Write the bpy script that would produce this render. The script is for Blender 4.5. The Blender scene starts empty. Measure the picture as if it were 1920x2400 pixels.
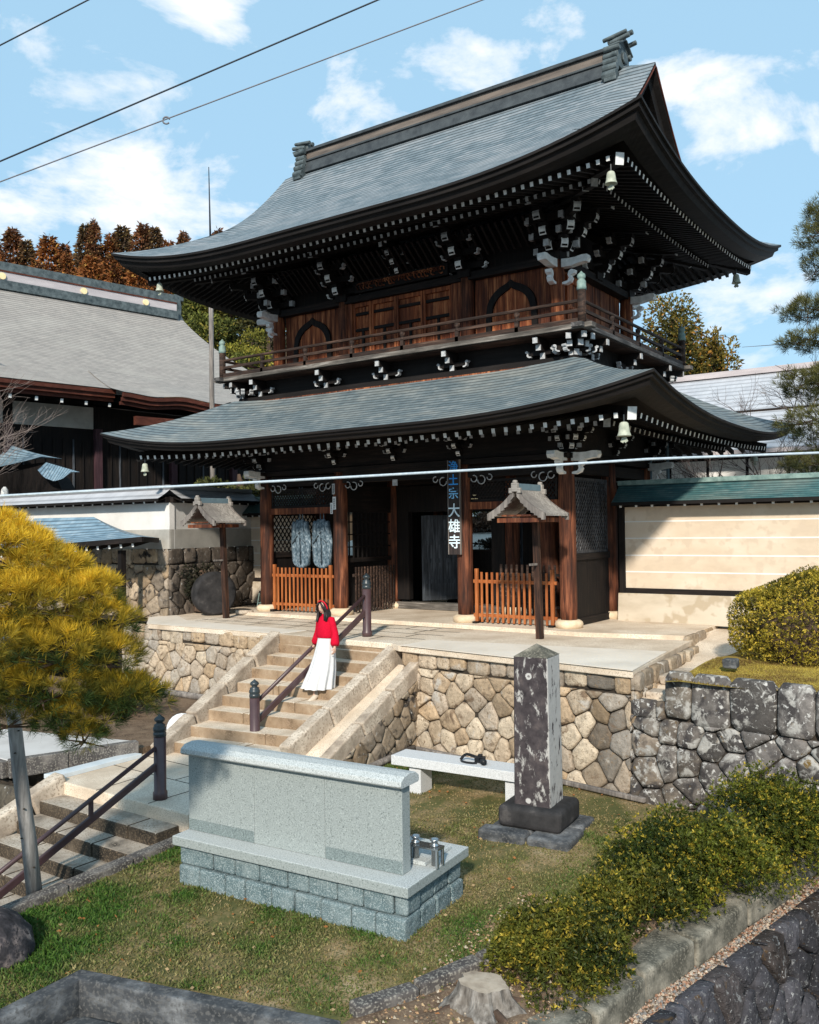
import bpy, math, random
import numpy as np
from mathutils import Vector, Matrix
random.seed(7); rng = np.random.default_rng(11)
SC = bpy.context.scene; COL = SC.collection
R = math.radians

# ------------------------------------------------------------------ materials
MATS = {}
def _new(name):
    m = bpy.data.materials.new(name); m.use_nodes = True
    nt = m.node_tree; nt.nodes.clear()
    out = nt.nodes.new('ShaderNodeOutputMaterial'); b = nt.nodes.new('ShaderNodeBsdfPrincipled')
    nt.links.new(b.outputs[0], out.inputs[0]); MATS[name] = m
    return m, nt, b
def N(nt, t, **k):
    n = nt.nodes.new(t)
    for a, v in k.items():
        if a.startswith('i_'): n.inputs[int(a[2:]) if a[2:].isdigit() else a[2:]].default_value = v
        else: setattr(n, a, v)
    return n
def ramp(nt, fac, stops, interp='LINEAR'):
    r = nt.nodes.new('ShaderNodeValToRGB'); cr = r.color_ramp; cr.interpolation = interp
    while len(cr.elements) < len(stops): cr.elements.new(0.5)
    for e, (p, c) in zip(cr.elements, stops):
        e.position = p; e.color = (c[0], c[1], c[2], 1) if hasattr(c, '__len__') else (c, c, c, 1)
    nt.links.new(fac, r.inputs[0]); return r.outputs[0]
def mix(nt, fac, a, b, mode='MIX'):
    m = nt.nodes.new('ShaderNodeMix'); m.data_type = 'RGBA'; m.blend_type = mode; m.clamp_factor = True
    for s, v in ((0, fac), (6, a), (7, b)):
        if hasattr(v, 'is_output'): nt.links.new(v, m.inputs[s])
        elif s == 0: m.inputs[0].default_value = v
        else: m.inputs[s].default_value = (v[0], v[1], v[2], 1)
    return m.outputs[2]
def coords(nt, scale=(1, 1, 1), kind='Object', rot=(0, 0, 0)):
    tc = nt.nodes.new('ShaderNodeTexCoord'); mp = nt.nodes.new('ShaderNodeMapping')
    mp.inputs['Scale'].default_value = scale; mp.inputs['Rotation'].default_value = rot
    nt.links.new(tc.outputs[kind], mp.inputs[0]); return mp.outputs[0]
def noise(nt, vec, scale, detail=5, rough=.6, dist=0):
    n = N(nt, 'ShaderNodeTexNoise'); n.inputs['Scale'].default_value = scale; n.inputs['Detail'].default_value = detail
    n.inputs['Roughness'].default_value = rough; n.inputs['Distortion'].default_value = dist
    nt.links.new(vec, n.inputs['Vector']); return n.outputs[0]
def bump(nt, b, h, strength, dist=.02):
    n = nt.nodes.new('ShaderNodeBump'); n.inputs['Strength'].default_value = strength; n.inputs['Distance'].default_value = dist
    nt.links.new(h, n.inputs['Height']); nt.links.new(n.outputs[0], b.inputs['Normal'])
def attr(nt, name='col'):
    a = nt.nodes.new('ShaderNodeAttribute'); a.attribute_name = name; return a.outputs['Color']
def P(b, rough=.8, spec=.3, metal=0):
    b.inputs['Roughness'].default_value = rough; b.inputs['Specular IOR Level'].default_value = spec; b.inputs['Metallic'].default_value = metal
def link(nt, a, b): nt.links.new(a, b)

def m_simple(name, stops, scale=6, stretch=(1, 1, 1), rough=.8, bmp=.2, spec=.3, metal=0, detail=6, fine=0, finecol=None, dist=.02, rot=(0, 0, 0)):
    """noise-driven colour with bump; 'fine' adds a second high-frequency speckle"""
    m, nt, b = _new(name); v = coords(nt, stretch, rot=rot)
    f = noise(nt, v, scale, detail)
    c = ramp(nt, f, stops)
    if fine:
        f2 = noise(nt, coords(nt), fine, 2, .5)
        c = mix(nt, ramp(nt, f2, [(.52, 0), (.62, 1)]), c, finecol)
    link(nt, c, b.inputs['Base Color']); P(b, rough, spec, metal)
    if bmp: bump(nt, b, f, bmp, dist)
    return m
def m_wood(name, dark, mid, light, rough=.75, spec=.25, axis='Z', sc=1.0):
    m, nt, b = _new(name)
    st = {'Z': (9, 9, .6), 'X': (.6, 9, 9), 'Y': (9, .6, 9)}[axis]
    v = coords(nt, tuple(s * sc for s in st))
    f = noise(nt, v, 2.2, 7, .65, .4)
    big = noise(nt, coords(nt, (.8, .8, .5)), 1.3, 3)
    c = ramp(nt, f, [(.34, dark), (.5, mid), (.67, light)])
    c = mix(nt, ramp(nt, big, [(.4, 0), (.62, .75)]), c, dark)
    link(nt, c, b.inputs['Base Color']); P(b, rough, spec); bump(nt, b, f, .35, .015)
    return m
def m_roof(name, base, light, dark, course=.1, patch=None, rough=.5, line=.55):
    """shingle courses in UV.y metres, streaks along the slope"""
    m, nt, b = _new(name)
    uv = coords(nt, (1, 1, 1), 'UV')
    sx = nt.nodes.new('ShaderNodeSeparateXYZ'); link(nt, uv, sx.inputs[0])
    wob = noise(nt, coords(nt, (.5, .5, 1), 'UV'), 1.2, 3)
    ad = N(nt, 'ShaderNodeMath', operation='MULTIPLY_ADD'); link(nt, wob, ad.inputs[0]); ad.inputs[1].default_value = .03; link(nt, sx.outputs[1], ad.inputs[2])
    dv = N(nt, 'ShaderNodeMath', operation='DIVIDE'); link(nt, ad.outputs[0], dv.inputs[0]); dv.inputs[1].default_value = course
    fr = N(nt, 'ShaderNodeMath', operation='FRACT'); link(nt, dv.outputs[0], fr.inputs[0])
    prof = ramp(nt, fr.outputs[0], [(0, .05), (.20, .22), (.42, 1), (1, .86)])
    fl = N(nt, 'ShaderNodeMath', operation='FLOOR'); link(nt, dv.outputs[0], fl.inputs[0])
    cx = nt.nodes.new('ShaderNodeCombineXYZ'); fx = N(nt, 'ShaderNodeMath', operation='MULTIPLY'); link(nt, sx.outputs[0], fx.inputs[0]); fx.inputs[1].default_value = 2.2
    link(nt, fx.outputs[0], cx.inputs[0]); fy = N(nt, 'ShaderNodeMath', operation='MULTIPLY'); link(nt, fl.outputs[0], fy.inputs[0]); fy.inputs[1].default_value = 3.7
    link(nt, fy.outputs[0], cx.inputs[1])
    rowv = noise(nt, cx.outputs[0], 1.0, 3, .7)
    big = noise(nt, coords(nt, (.35, .9, 1), 'UV'), 1.4, 5, .6, .5)
    c = ramp(nt, rowv, [(.22, dark), (.5, base), (.80, light)])
    if patch: c = mix(nt, ramp(nt, big, [(.46, 0), (.72, .6)]), c, patch)
    c = mix(nt, line, c, prof, 'MULTIPLY')
    link(nt, c, b.inputs['Base Color']); P(b, rough, .25); bump(nt, b, prof, .6, .02)
    return m
def m_attr(name, rough=.8, spec=.2, noise_amt=.35, scale=14, bmp=.3, trans=0, lichen=None, dist=.02):
    m, nt, b = _new(name); c = attr(nt)
    if noise_amt:
        f = noise(nt, coords(nt), scale, 6, .65)
        c = mix(nt, noise_amt, c, ramp(nt, f, [(.3, .12), (.7, 1.0)]), 'MULTIPLY')
        if bmp: bump(nt, b, f, bmp, dist)
    if lichen:
        for (sc, lo, hi, lc) in lichen:
            f2 = noise(nt, coords(nt), sc, 5, .62, .6)
            c = mix(nt, ramp(nt, f2, [(lo, 0), (hi, 1)]), c, lc)
    link(nt, c, b.inputs['Base Color']); P(b, rough, spec)
    if trans:
        b.inputs['Transmission Weight'].default_value = 0
        b.inputs['Subsurface Weight'].default_value = 0
    return m
def m_leaf(name, tr=.35, rough=.55):
    m, nt, b = _new(name); c = attr(nt); link(nt, c, b.inputs['Base Color']); P(b, rough, .3)
    t = nt.nodes.new('ShaderNodeBsdfTranslucent'); link(nt, c, t.inputs[0])
    ms = nt.nodes.new('ShaderNodeMixShader'); ms.inputs[0].default_value = tr
    link(nt, b.outputs[0], ms.inputs[1]); link(nt, t.outputs[0], ms.inputs[2])
    out = [n for n in nt.nodes if n.type == 'OUTPUT_MATERIAL'][0]; link(nt, ms.outputs[0], out.inputs[0])
    return m

m_wood('darkwood', (.005, .004, .004), (.010, .0075, .007), (.024, .016, .012))
m_wood('darkwood_x', (.006, .005, .005), (.014, .010, .009), (.035, .023, .018), axis='X')
m_wood('darkwood_y', (.006, .005, .005), (.014, .010, .009), (.035, .023, .018), axis='Y')
m_wood('fascia', (.007, .0055, .005), (.012, .0095, .009), (.022, .018, .016), axis='X', sc=.5)
m_wood('redwood', (.035, .012, .009), (.19, .055, .023), (.54, .21, .09), sc=.65)
m_wood('pillarwood', (.02, .010, .008), (.13, .042, .021), (.34, .125, .06), sc=.8)
m_wood('panelwood', (.06, .016, .009), (.32, .088, .032), (.68, .26, .105), sc=.75)
m_wood('railwood', (.015, .011, .010), (.055, .033, .025), (.16, .095, .068), axis='X')
m_wood('railwood_y', (.015, .011, .010), (.05, .033, .027), (.13, .085, .065), axis='Y')
m_wood('oldedge', (.05, .045, .04), (.14, .125, .11), (.34, .31, .28), axis='X')
m_wood('oldedge_y', (.03, .03, .03), (.09, .085, .085), (.24, .23, .22), axis='Y')
m_wood('orangewood', (.22, .06, .018), (.40, .125, .036), (.56, .22, .08), rough=.55, sc=1.3)
m_wood('orangewood_x', (.2, .05, .015), (.36, .11, .03), (.5, .19, .07), rough=.55, axis='X')
m_wood('greywood', (.10, .09, .085), (.24, .21, .19), (.42, .38, .34), sc=1.2)
m_wood('postwood', (.012, .008, .007), (.045, .022, .015), (.13, .06, .035), sc=.9)
m_wood('shingle', (.17, .155, .145), (.36, .335, .305), (.56, .525, .475), axis='Y', sc=1.4)
m_wood('logwood', (.16, .15, .145), (.30, .285, .27), (.46, .44, .42), sc=.9)
m_wood('agedlattice', (.03, .03, .032), (.075, .075, .08), (.2, .2, .21))
m_wood('doorwood', (.03, .034, .04), (.075, .085, .10), (.16, .18, .21), sc=1.0)
m_wood('redfascia', (.05, .014, .009), (.10, .028, .016), (.17, .055, .035), axis='Y')
m_wood('purplewood', (.03, .014, .018), (.06, .03, .038), (.1, .05, .06))
m_simple('whitepaint', [(.3, (.60, .61, .60)), (.6, (.84, .85, .84))], 9, bmp=.1, rough=.7)
m_simple('agedpaint', [(.3, (.26, .27, .28)), (.65, (.56, .57, .58))], 12, bmp=.15, rough=.75)
m_simple('verdigris', [(.3, (.10, .17, .16)), (.65, (.26, .36, .33))], 8, rough=.6, bmp=.15)
m_simple('bellmetal', [(.3, (.28, .31, .25)), (.65, (.55, .58, .48))], 9, rough=.65, bmp=.15)
m_simple('finial', [(.3, (.03, .042, .046)), (.65, (.12, .145, .15))], 5, rough=.55, bmp=.3)
m_roof('roof_upper', (.165, .205, .23), (.31, .33, .35), (.09, .12, .14), .15, patch=(.35, .355, .365), line=.85, rough=.62)
m_roof('roof_lower', (.15, .188, .205), (.29, .315, .315), (.08, .112, .132), .16, patch=(.33, .325, .29), line=.75, rough=.62)
m_roof('roof_teal', (.06, .14, .145), (.17, .23, .22), (.03, .075, .085), .07, patch=(.26, .27, .23))
m_roof('roof_hall', (.33, .30, .275), (.42, .38, .345), (.25, .235, .22), .15, patch=(.43, .40, .36), line=.5, rough=.9)
m_roof('roof_blue', (.20, .30, .38), (.36, .46, .53), (.10, .17, .23), .16, line=.7)
m_roof('roof_plain', (.46, .47, .50), (.56, .57, .60), (.38, .39, .42), .32, line=.4)
m_simple('ridgeplate', [(.3, (.08, .066, .058)), (.62, (.19, .155, .13))], 2.5, (.4, 3, 3), rough=.6, bmp=.15)
m_simple('ridgeshadow', [(.3, (.03, .035, .04)), (.7, (.07, .08, .085))], 4, rough=.6)
m_simple('hallridge', [(.3, (.40, .36, .37)), (.65, (.56, .50, .50))], 2, (.4, .4, 3), rough=.6, bmp=.1)
m_simple('gold', [(.3, (.85, .66, .32)), (.7, (.95, .80, .5))], 3, rough=.5, metal=0, bmp=0)
m_simple('plaster_white', [(.3, (.60, .585, .555)), (.65, (.74, .725, .70))], 1.2, bmp=.05, rough=.9)
m_simple('plaster_grey', [(.3, (.30, .285, .255)), (.65, (.46, .44, .40))], 1.6, bmp=.08, rough=.9)
m_simple('plaster_cream', [(.25, (.52, .41, .30)), (.5, (.66, .545, .42)), (.75, (.75, .665, .56))], .9, (.7, .7, 1.6), bmp=.05, rough=.9, fine=5, finecol=(.60, .49, .375))
m_simple('plaster_dado', [(.25, (.42, .35, .26)), (.5, (.56, .485, .385)), (.8, (.63, .56, .46))], 1.3, (.6, .6, 1.5), bmp=.08, rough=.9, fine=4, finecol=(.44, .36, .26))
m_simple('whiteline', [(.3, (.74, .72, .68)), (.7, (.82, .81, .78))], 3, bmp=0, rough=.9)
m_simple('paving', [(.25, (.42, .325, .23)), (.45, (.64, .53, .41)), (.62, (.77, .67, .545)), (.8, (.85, .76, .65))], 1.1, bmp=.12, rough=.85, fine=60, finecol=(.48, .385, .29))
m_simple('paving_pale', [(.25, (.58, .49, .385)), (.5, (.74, .645, .53)), (.8, (.83, .75, .645))], 1.0, bmp=.08, rough=.85, fine=60, finecol=(.66, .61, .56))
m_simple('pathstone', [(.25, (.40, .375, .35)), (.55, (.55, .525, .50)), (.8, (.62, .60, .58))], 1.0, bmp=.08, rough=.85)
m_simple('basestone', [(.3, (.55, .42, .28)), (.65, (.74, .61, .44))], 6, bmp=.1, rough=.85)
m_simple('granite_grey', [(.30, (.09, .11, .11)), (.42, (.27, .30, .295)), (.6, (.30, .335, .33)), (.75, (.47, .51, .505))], 75, rough=.5, bmp=.0, spec=.4, detail=2)
m_simple('granite_reflection', [(.30, (.06, .085, .085)), (.44, (.15, .185, .185)), (.6, (.20, .24, .24)), (.75, (.34, .39, .385))], 75, rough=.5, bmp=.0, spec=.4, detail=2)
m_simple('granite_rough', [(.25, (.05, .088, .10)), (.5, (.115, .165, .178)), (.8, (.24, .285, .29))], 3.2, bmp=1.0, rough=.8, fine=80, finecol=(.30, .35, .36), dist=.06)
m_simple('granite_white', [(.3, (.44, .45, .46)), (.6, (.66, .67, .68)), (.8, (.74, .75, .76))], 90, rough=.6, bmp=.0, detail=2)
m_simple('soil', [(.25, (.05, .032, .02)), (.5, (.13, .085, .055)), (.8, (.25, .18, .12))], 3.5, bmp=.6, rough=.95, fine=45, finecol=(.20, .14, .09), dist=.03)
m_simple('lawnsoil', [(.3, (.05, .06, .016)), (.45, (.10, .095, .03)), (.58, (.24, .17, .085)), (.78, (.42, .32, .20))], 1.6, bmp=.5, rough=.95, fine=38, finecol=(.07, .075, .025))
m_simple('yardsand', [(.25, (.50, .44, .37)), (.75, (.64, .58, .51))], .8, bmp=.1, rough=.95, fine=30, finecol=(.48, .42, .35))
m_simple('asphalt', [(.3, (.045, .045, .047)), (.7, (.075, .073, .072))], 8, bmp=.2, rough=.9)
m_simple('moss', [(.25, (.10, .07, .02)), (.5, (.34, .24, .04)), (.75, (.52, .42, .09))], 3.5, bmp=.6, rough=.95, fine=26, finecol=(.22, .13, .04))
m_simple('hillside', [(.3, (.03, .022, .012)), (.7, (.09, .05, .022))], .3, bmp=.2, rough=.95)
m_simple('oldconcrete', [(.28, (.022, .025, .028)), (.5, (.060, .064, .070)), (.70, (.22, .225, .23))], 3.2, (1, 1, 1.8), bmp=.5, rough=.9, fine=30, finecol=(.10, .10, .10), dist=.03)
m_simple('curbstone', [(.25, (.035, .031, .031)), (.5, (.095, .085, .080)), (.75, (.24, .215, .195))], 3.5, bmp=.6, rough=.9, fine=40, finecol=(.24, .22, .19), dist=.03)
m_simple('coping', [(.3, (.028, .028, .022)), (.50, (.105, .098, .078)), (.72, (.40, .36, .29))], 3.4, bmp=.7, rough=.9, fine=45, finecol=(.18, .165, .13), dist=.03)
m_simple('steptread', [(.25, (.42, .33, .24)), (.5, (.66, .55, .43)), (.75, (.80, .72, .60))], 2.2, bmp=.3, rough=.9, fine=42, finecol=(.50, .40, .29))  # paler than the risers: worn tops, plus light from above in the colour
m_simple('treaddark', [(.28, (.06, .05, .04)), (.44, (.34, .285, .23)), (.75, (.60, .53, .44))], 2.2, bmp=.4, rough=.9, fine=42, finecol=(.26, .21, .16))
m_simple('granite_skylit', [(.30, (.19, .205, .205)), (.44, (.40, .425, .42)), (.7, (.56, .58, .575))], 75, rough=.6, bmp=.0, detail=2)  # sawn tops paler than the polished front, sky sheen put into the colour
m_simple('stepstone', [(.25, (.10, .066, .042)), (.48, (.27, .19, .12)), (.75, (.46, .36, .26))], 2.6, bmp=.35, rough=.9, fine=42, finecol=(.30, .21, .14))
m_simple('stepdark', [(.25, (.016, .013, .010)), (.55, (.055, .042, .03)), (.78, (.17, .135, .10))], 2.6, bmp=.5, rough=.9, fine=42, finecol=(.12, .09, .06))  # lower risers darkened against the sun, shade put into the colour
m_simple('cheekstone', [(.25, (.15, .115, .09)), (.45, (.42, .345, .27)), (.75, (.70, .61, .50))], 2.8, bmp=.4, rough=.9, fine=30, finecol=(.33, .265, .205))
m_simple('brownmetal', [(.3, (.055, .030, .032)), (.7, (.085, .048, .050))], 4, rough=.38, bmp=.02, spec=.5)
m_simple('blackmetal', [(.3, (.015, .022, .026)), (.7, (.035, .046, .052))], 4, rough=.35, bmp=.02, spec=.5)
m_simple('discstone', [(.3, (.012, .012, .013)), (.6, (.038, .036, .037)), (.8, (.12, .11, .105))], 4, bmp=.5, rough=.9)
m_simple('steel', [(.3, (.30, .32, .33)), (.7, (.50, .52, .53))], 3, rough=.22, metal=.9, bmp=0)
m_simple('bluemetal', [(.3, (.10, .16, .20)), (.7, (.18, .26, .30))], 4, rough=.5, bmp=.02)
m_simple('plank_metal', [(.3, (.50, .55, .58)), (.7, (.66, .70, .72))], 3, rough=.5, bmp=.05)
m_simple('blackplastic', [(.3, (.008, .009, .011)), (.7, (.018, .02, .024))], 8, rough=.45, bmp=.02)
m_simple('glassdark', [(.3, (.01, .012, .02)), (.7, (.02, .025, .04))], 4, rough=.08, bmp=0, spec=.8)
m_simple('cable', [(.3, (.012, .02, .032)), (.7, (.02, .03, .045))], 4, rough=.5, bmp=0)
m_simple('cable_grey', [(.3, (.12, .12, .14)), (.7, (.17, .17, .19))], 4, rough=.5, bmp=0)
m_simple('ropecover', [(.3, (.34, .41, .47)), (.7, (.50, .57, .62))], 30, (1, 1, 1), rough=.6, bmp=.15)
m_simple('straw_rope', [(.35, (.035, .065, .09)), (.52, (.12, .17, .21)), (.7, (.36, .43, .48))], 22, (1, 1, .6), rough=.9, bmp=.6)
m_simple('paper', [(.3, (.72, .73, .74)), (.7, (.80, .81, .82))], 6, rough=.9, bmp=0)
m_simple('inkdark', [(.3, (.02, .025, .03)), (.7, (.04, .05, .06))], 6, rough=.8, bmp=0)
m_simple('signwood', [(.3, (.014, .011, .011)), (.7, (.045, .032, .03))], 3, (9, 9, .6), rough=.7, bmp=.2)
m_simple('skin', [(.3, (.56, .35, .26)), (.7, (.63, .42, .33))], 6, rough=.55, bmp=0)
m_simple('lips', [(.3, (.55, .16, .14)), (.7, (.6, .2, .18))], 6, rough=.5, bmp=0)
m_simple('hair', [(.3, (.006, .005, .006)), (.7, (.03, .022, .022))], 20, (4, 4, 1), rough=.45, bmp=.3, spec=.4)
m_simple('redknit', [(.3, (.46, .004, .022)), (.7, (.62, .008, .036))], 40, (1, 1, 2), rough=.9, bmp=.35, spec=.1)
m_simple('redband', [(.3, (.5, .004, .02)), (.7, (.62, .01, .03))], 10, rough=.6, bmp=0)
m_simple('whitecloth', [(.3, (.60, .595, .60)), (.7, (.68, .675, .675))], 10, rough=.85, bmp=.05)
m_simple('shoe', [(.3, (.52, .44, .35)), (.7, (.60, .52, .43))], 10, rough=.7, bmp=0)
m_simple('bark', [(.3, (.035, .022, .016)), (.7, (.13, .085, .06))], 8, (1, 1, .3), bmp=.7, rough=.95)
m_simple('twigs', [(.3, (.20, .15, .13)), (.7, (.36, .29, .26))], 8, (1, 1, .5), bmp=.2, rough=.9)
m_simple('twigs_dark', [(.3, (.08, .06, .055)), (.7, (.16, .12, .11))], 8, (1, 1, .5), bmp=.2, rough=.9)
m_simple('boulderstone', [(.3, (.012, .011, .013)), (.52, (.05, .045, .05)), (.66, (.20, .16, .15)), (.76, (.40, .33, .31))], 7, bmp=.8, rough=.9, fine=34, finecol=(.03, .027, .03))
m_simple('stumpbark', [(.3, (.06, .05, .042)), (.5, (.17, .15, .13)), (.75, (.36, .33, .30))], 9, (2, 2, .5), bmp=.9, rough=.95)
m_simple('stumptop', [(.25, (.20, .15, .11)), (.5, (.40, .325, .25)), (.8, (.56, .48, .39))], 5, bmp=.4, rough=.9)
m_simple('whitebag', [(.3, (.74, .75, .77)), (.7, (.82, .83, .84))], 5, rough=.6, bmp=.1)
m_attr('stones', .9, .15, .5, 10, .9, lichen=[(2.6, .58, .68, (.46, .42, .37)), (3.6, .58, .68, (.17, .115, .075)), (14, .57, .66, (.21, .155, .105)), (45, .58, .66, (.22, .165, .115))], dist=.035)
m_attr('stones_lichen', .88, .2, .6, 8, .6, lichen=[(3.2, .48, .62, (.05, .045, .045)), (5, .53, .62, (.36, .345, .32)), (15, .57, .65, (.50, .485, .46)), (7, .66, .72, (.16, .10, .03))], dist=.03)
m_attr('stones_dark', .9, .2, .7, 7, 1.0, lichen=[(6, .62, .70, (.09, .055, .025)), (11, .61, .66, (.20, .20, .20)), (30, .62, .67, (.38, .38, .38))], dist=.07)
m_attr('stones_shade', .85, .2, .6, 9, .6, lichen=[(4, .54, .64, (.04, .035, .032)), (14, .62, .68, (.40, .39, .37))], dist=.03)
m_attr('pebbles', .85, .2, .3, 30, .2)
m_simple('gapdark', [(.3, (.018, .014, .011)), (.7, (.055, .043, .032))], 8, rough=.95, bmp=.3)
m_leaf('leaf', .3); m_leaf('needle', .25, .6); m_leaf('grassblade', .3, .7); m_leaf('farleaf', .15, .8)
def m_lichenpillar():
    m, nt, b = _new('lichen_pillar')
    v = coords(nt)
    f = noise(nt, v, 7, 6, .65)
    c = ramp(nt, f, [(.3, (.028, .023, .026)), (.55, (.062, .052, .055)), (.8, (.13, .105, .10))])
    # round crusty lichen rosettes
    vo = N(nt, 'ShaderNodeTexVoronoi'); vo.inputs['Scale'].default_value = 6.5; link(nt, v, vo.inputs['Vector'])
    w = noise(nt, v, 25, 3)
    dd = N(nt, 'ShaderNodeMath', operation='MULTIPLY_ADD'); link(nt, w, dd.inputs[0]); dd.inputs[1].default_value = .18; link(nt, vo.outputs['Distance'], dd.inputs[2])
    ring = ramp(nt, dd.outputs[0], [(.16, .35), (.22, .2), (.26, 1), (.36, 1), (.42, 0)])
    sel = nt.nodes.new('ShaderNodeSeparateColor'); link(nt, vo.outputs['Color'], sel.inputs[0])
    pick = ramp(nt, sel.outputs[0], [(.66, 0), (.68, 1)], 'CONSTANT')
    c = mix(nt, mix(nt, 1.0, ring, pick, 'MULTIPLY'), c, (.48, .465, .45))
    # sheet lichen growing over the +x face
    g = nt.nodes.new('ShaderNodeNewGeometry'); sx = nt.nodes.new('ShaderNodeSeparateXYZ'); link(nt, g.outputs['Normal'], sx.inputs[0])
    f3 = noise(nt, coords(nt, (1, 1, .45)), 9, 6, .7, .3)
    ad = N(nt, 'ShaderNodeMath', operation='MULTIPLY_ADD'); link(nt, sx.outputs[0], ad.inputs[0]); ad.inputs[1].default_value = .19; link(nt, f3, ad.inputs[2])
    c = mix(nt, ramp(nt, ad.outputs[0], [(.565, 0), (.64, 1)]), c, (.42, .405, .385))
    link(nt, c, b.inputs['Base Color']); P(b, .9, .2); bump(nt, b, f, .5, .02)
m_lichenpillar()
MM = MATS

# ------------------------------------------------------------------ mesh building
def rootloc(o):
    p = Vector((0, 0, 0))
    while o is not None:
        p += o.location; o = o.parent
    return p
def setp(o, label=None, cat=None, group=None, kind=None):
    if label: o['label'] = label
    if cat: o['category'] = cat
    if group: o['group'] = group
    if kind: o['kind'] = kind
    return o
def thing(name, label, cat, loc=(0, 0, 0), rz=0, group=None):
    o = bpy.data.objects.new(name, None); COL.objects.link(o); o.location = loc; o.rotation_euler = (0, 0, rz)
    o.empty_display_size = .2
    return setp(o, label, cat, group)
class MB:
    def __init__(s): s.v = []; s.f = []; s.m = []; s.uv = None
    def add(s, vs, fs, mi=0, xf=None):
        n = len(s.v)
        if xf is not None: vs = [xf @ Vector(p) for p in vs]
        s.v += [tuple(p) for p in vs]; s.f += [tuple(i + n for i in f) for f in fs]; s.m += [mi] * len(fs); return s
    def box(s, a, b, mi=0, xf=None, faces=None):
        (x0, y0, z0), (x1, y1, z1) = a, b
        vs = [(x0, y0, z0), (x1, y0, z0), (x1, y1, z0), (x0, y1, z0), (x0, y0, z1), (x1, y0, z1), (x1, y1, z1), (x0, y1, z1)]
        fs = [(0, 3, 2, 1), (4, 5, 6, 7), (0, 1, 5, 4), (1, 2, 6, 5), (2, 3, 7, 6), (3, 0, 4, 7)]
        s.add(vs, fs, mi, xf)
        if faces:
            for k, mm in faces.items(): s.m[len(s.m) - 6 + k] = mm
        return s
    def cbox(s, c, d, mi=0, xf=None, faces=None):
        return s.box([c[i] - d[i] / 2 for i in range(3)], [c[i] + d[i] / 2 for i in range(3)], mi, xf, faces)
    def hexa(s, p, mi=0):
        return s.add(p, [(0, 3, 2, 1), (4, 5, 6, 7), (0, 1, 5, 4), (1, 2, 6, 5), (2, 3, 7, 6), (3, 0, 4, 7)], mi)
    def bar(s, a, b, w, h, mi=0, endmi=None, up=(0, 0, 1)):
        a, b = Vector(a), Vector(b); d = (b - a).normalized(); u = Vector(up)
        r = d.cross(u); r = r.normalized() if r.length > 1e-5 else Vector((1, 0, 0)); u = r.cross(d)
        vs = [p + r * sx * w / 2 + u * sz * h / 2 for p in (a, b) for sx, sz in ((-1, -1), (1, -1), (1, 1), (-1, 1))]
        s.add(vs, [(0, 1, 2, 3), (7, 6, 5, 4), (0, 4, 5, 1), (1, 5, 6, 2), (2, 6, 7, 3), (3, 7, 4, 0)], mi)
        if endmi is not None: s.m[-6] = endmi
        return s
    def tube(s, pts, rad, n=8, mi=0, cap=True):
        pts = [Vector(p) for p in pts]; rad = rad if hasattr(rad, '__len__') else [rad] * len(pts)
        vs = []; ref = Vector((0, 0, 1))
        for i, p in enumerate(pts):
            d = (pts[min(i + 1, len(pts) - 1)] - pts[max(i - 1, 0)])
            d = d.normalized() if d.length > 1e-9 else Vector((0, 0, 1))
            if abs(d.dot(ref)) > .95: ref = Vector((1, 0, 0)) if abs(d.x) < .9 else Vector((0, 1, 0))
            a = d.cross(ref).normalized(); b = d.cross(a); ref = a.cross(d) if False else ref
            for k in range(n):
                t = 2 * math.pi * k / n; vs.append(p + a * math.cos(t) * rad[i] + b * math.sin(t) * rad[i])
        fs = [(i * n + k, i * n + (k + 1) % n, (i + 1) * n + (k + 1) % n, (i + 1) * n + k) for i in range(len(pts) - 1) for k in range(n)]
        if cap: fs += [tuple(range(n))[::-1], tuple(range((len(pts) - 1) * n, len(pts) * n))]
        return s.add(vs, fs, mi)
    def lathe(s, prof, c=(0, 0, 0), n=16, mi=0, sx=1, sy=1):
        vs = [(c[0] + r * math.cos(2 * math.pi * k / n) * sx, c[1] + r * math.sin(2 * math.pi * k / n) * sy, c[2] + z) for r, z in prof for k in range(n)]
        fs = [(i * n + k, i * n + (k + 1) % n, (i + 1) * n + (k + 1) % n, (i + 1) * n + k) for i in range(len(prof) - 1) for k in range(n)]
        fs += [tuple(range(n))[::-1], tuple(range((len(prof) - 1) * n, len(prof) * n))]
        return s.add(vs, fs, mi)
    def prism(s, poly, f0, f1, mi=0, sidemi=None):
        """poly: 2-D points; f0/f1 map (u,v) to the two end faces"""
        n = len(poly); vs = [f0(*p) for p in poly] + [f1(*p) for p in poly]
        fs = [tuple(range(n)), tuple(range(2 * n - 1, n - 1, -1))] + [(i, i + n, (i + 1) % n + n, (i + 1) % n) for i in range(n)]
        s.add(vs, fs, mi)
        if sidemi is not None:
            for k in range(n): s.m[-1 - k] = sidemi
        return s
    def grid(s, rows, mi=0, uvs=None):
        nr, nc = len(rows), len(rows[0]); base = len(s.v)
        vs = [p for r in rows for p in r]
        fs = [(i * nc + j, i * nc + j + 1, (i + 1) * nc + j + 1, (i + 1) * nc + j) for i in range(nr - 1) for j in range(nc - 1)]
        s.add(vs, fs, mi)
        if uvs is not None:
            if s.uv is None: s.uv = {}
            for k, q in enumerate([q for r in uvs for q in r]): s.uv[base + k] = q
        return s
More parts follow.
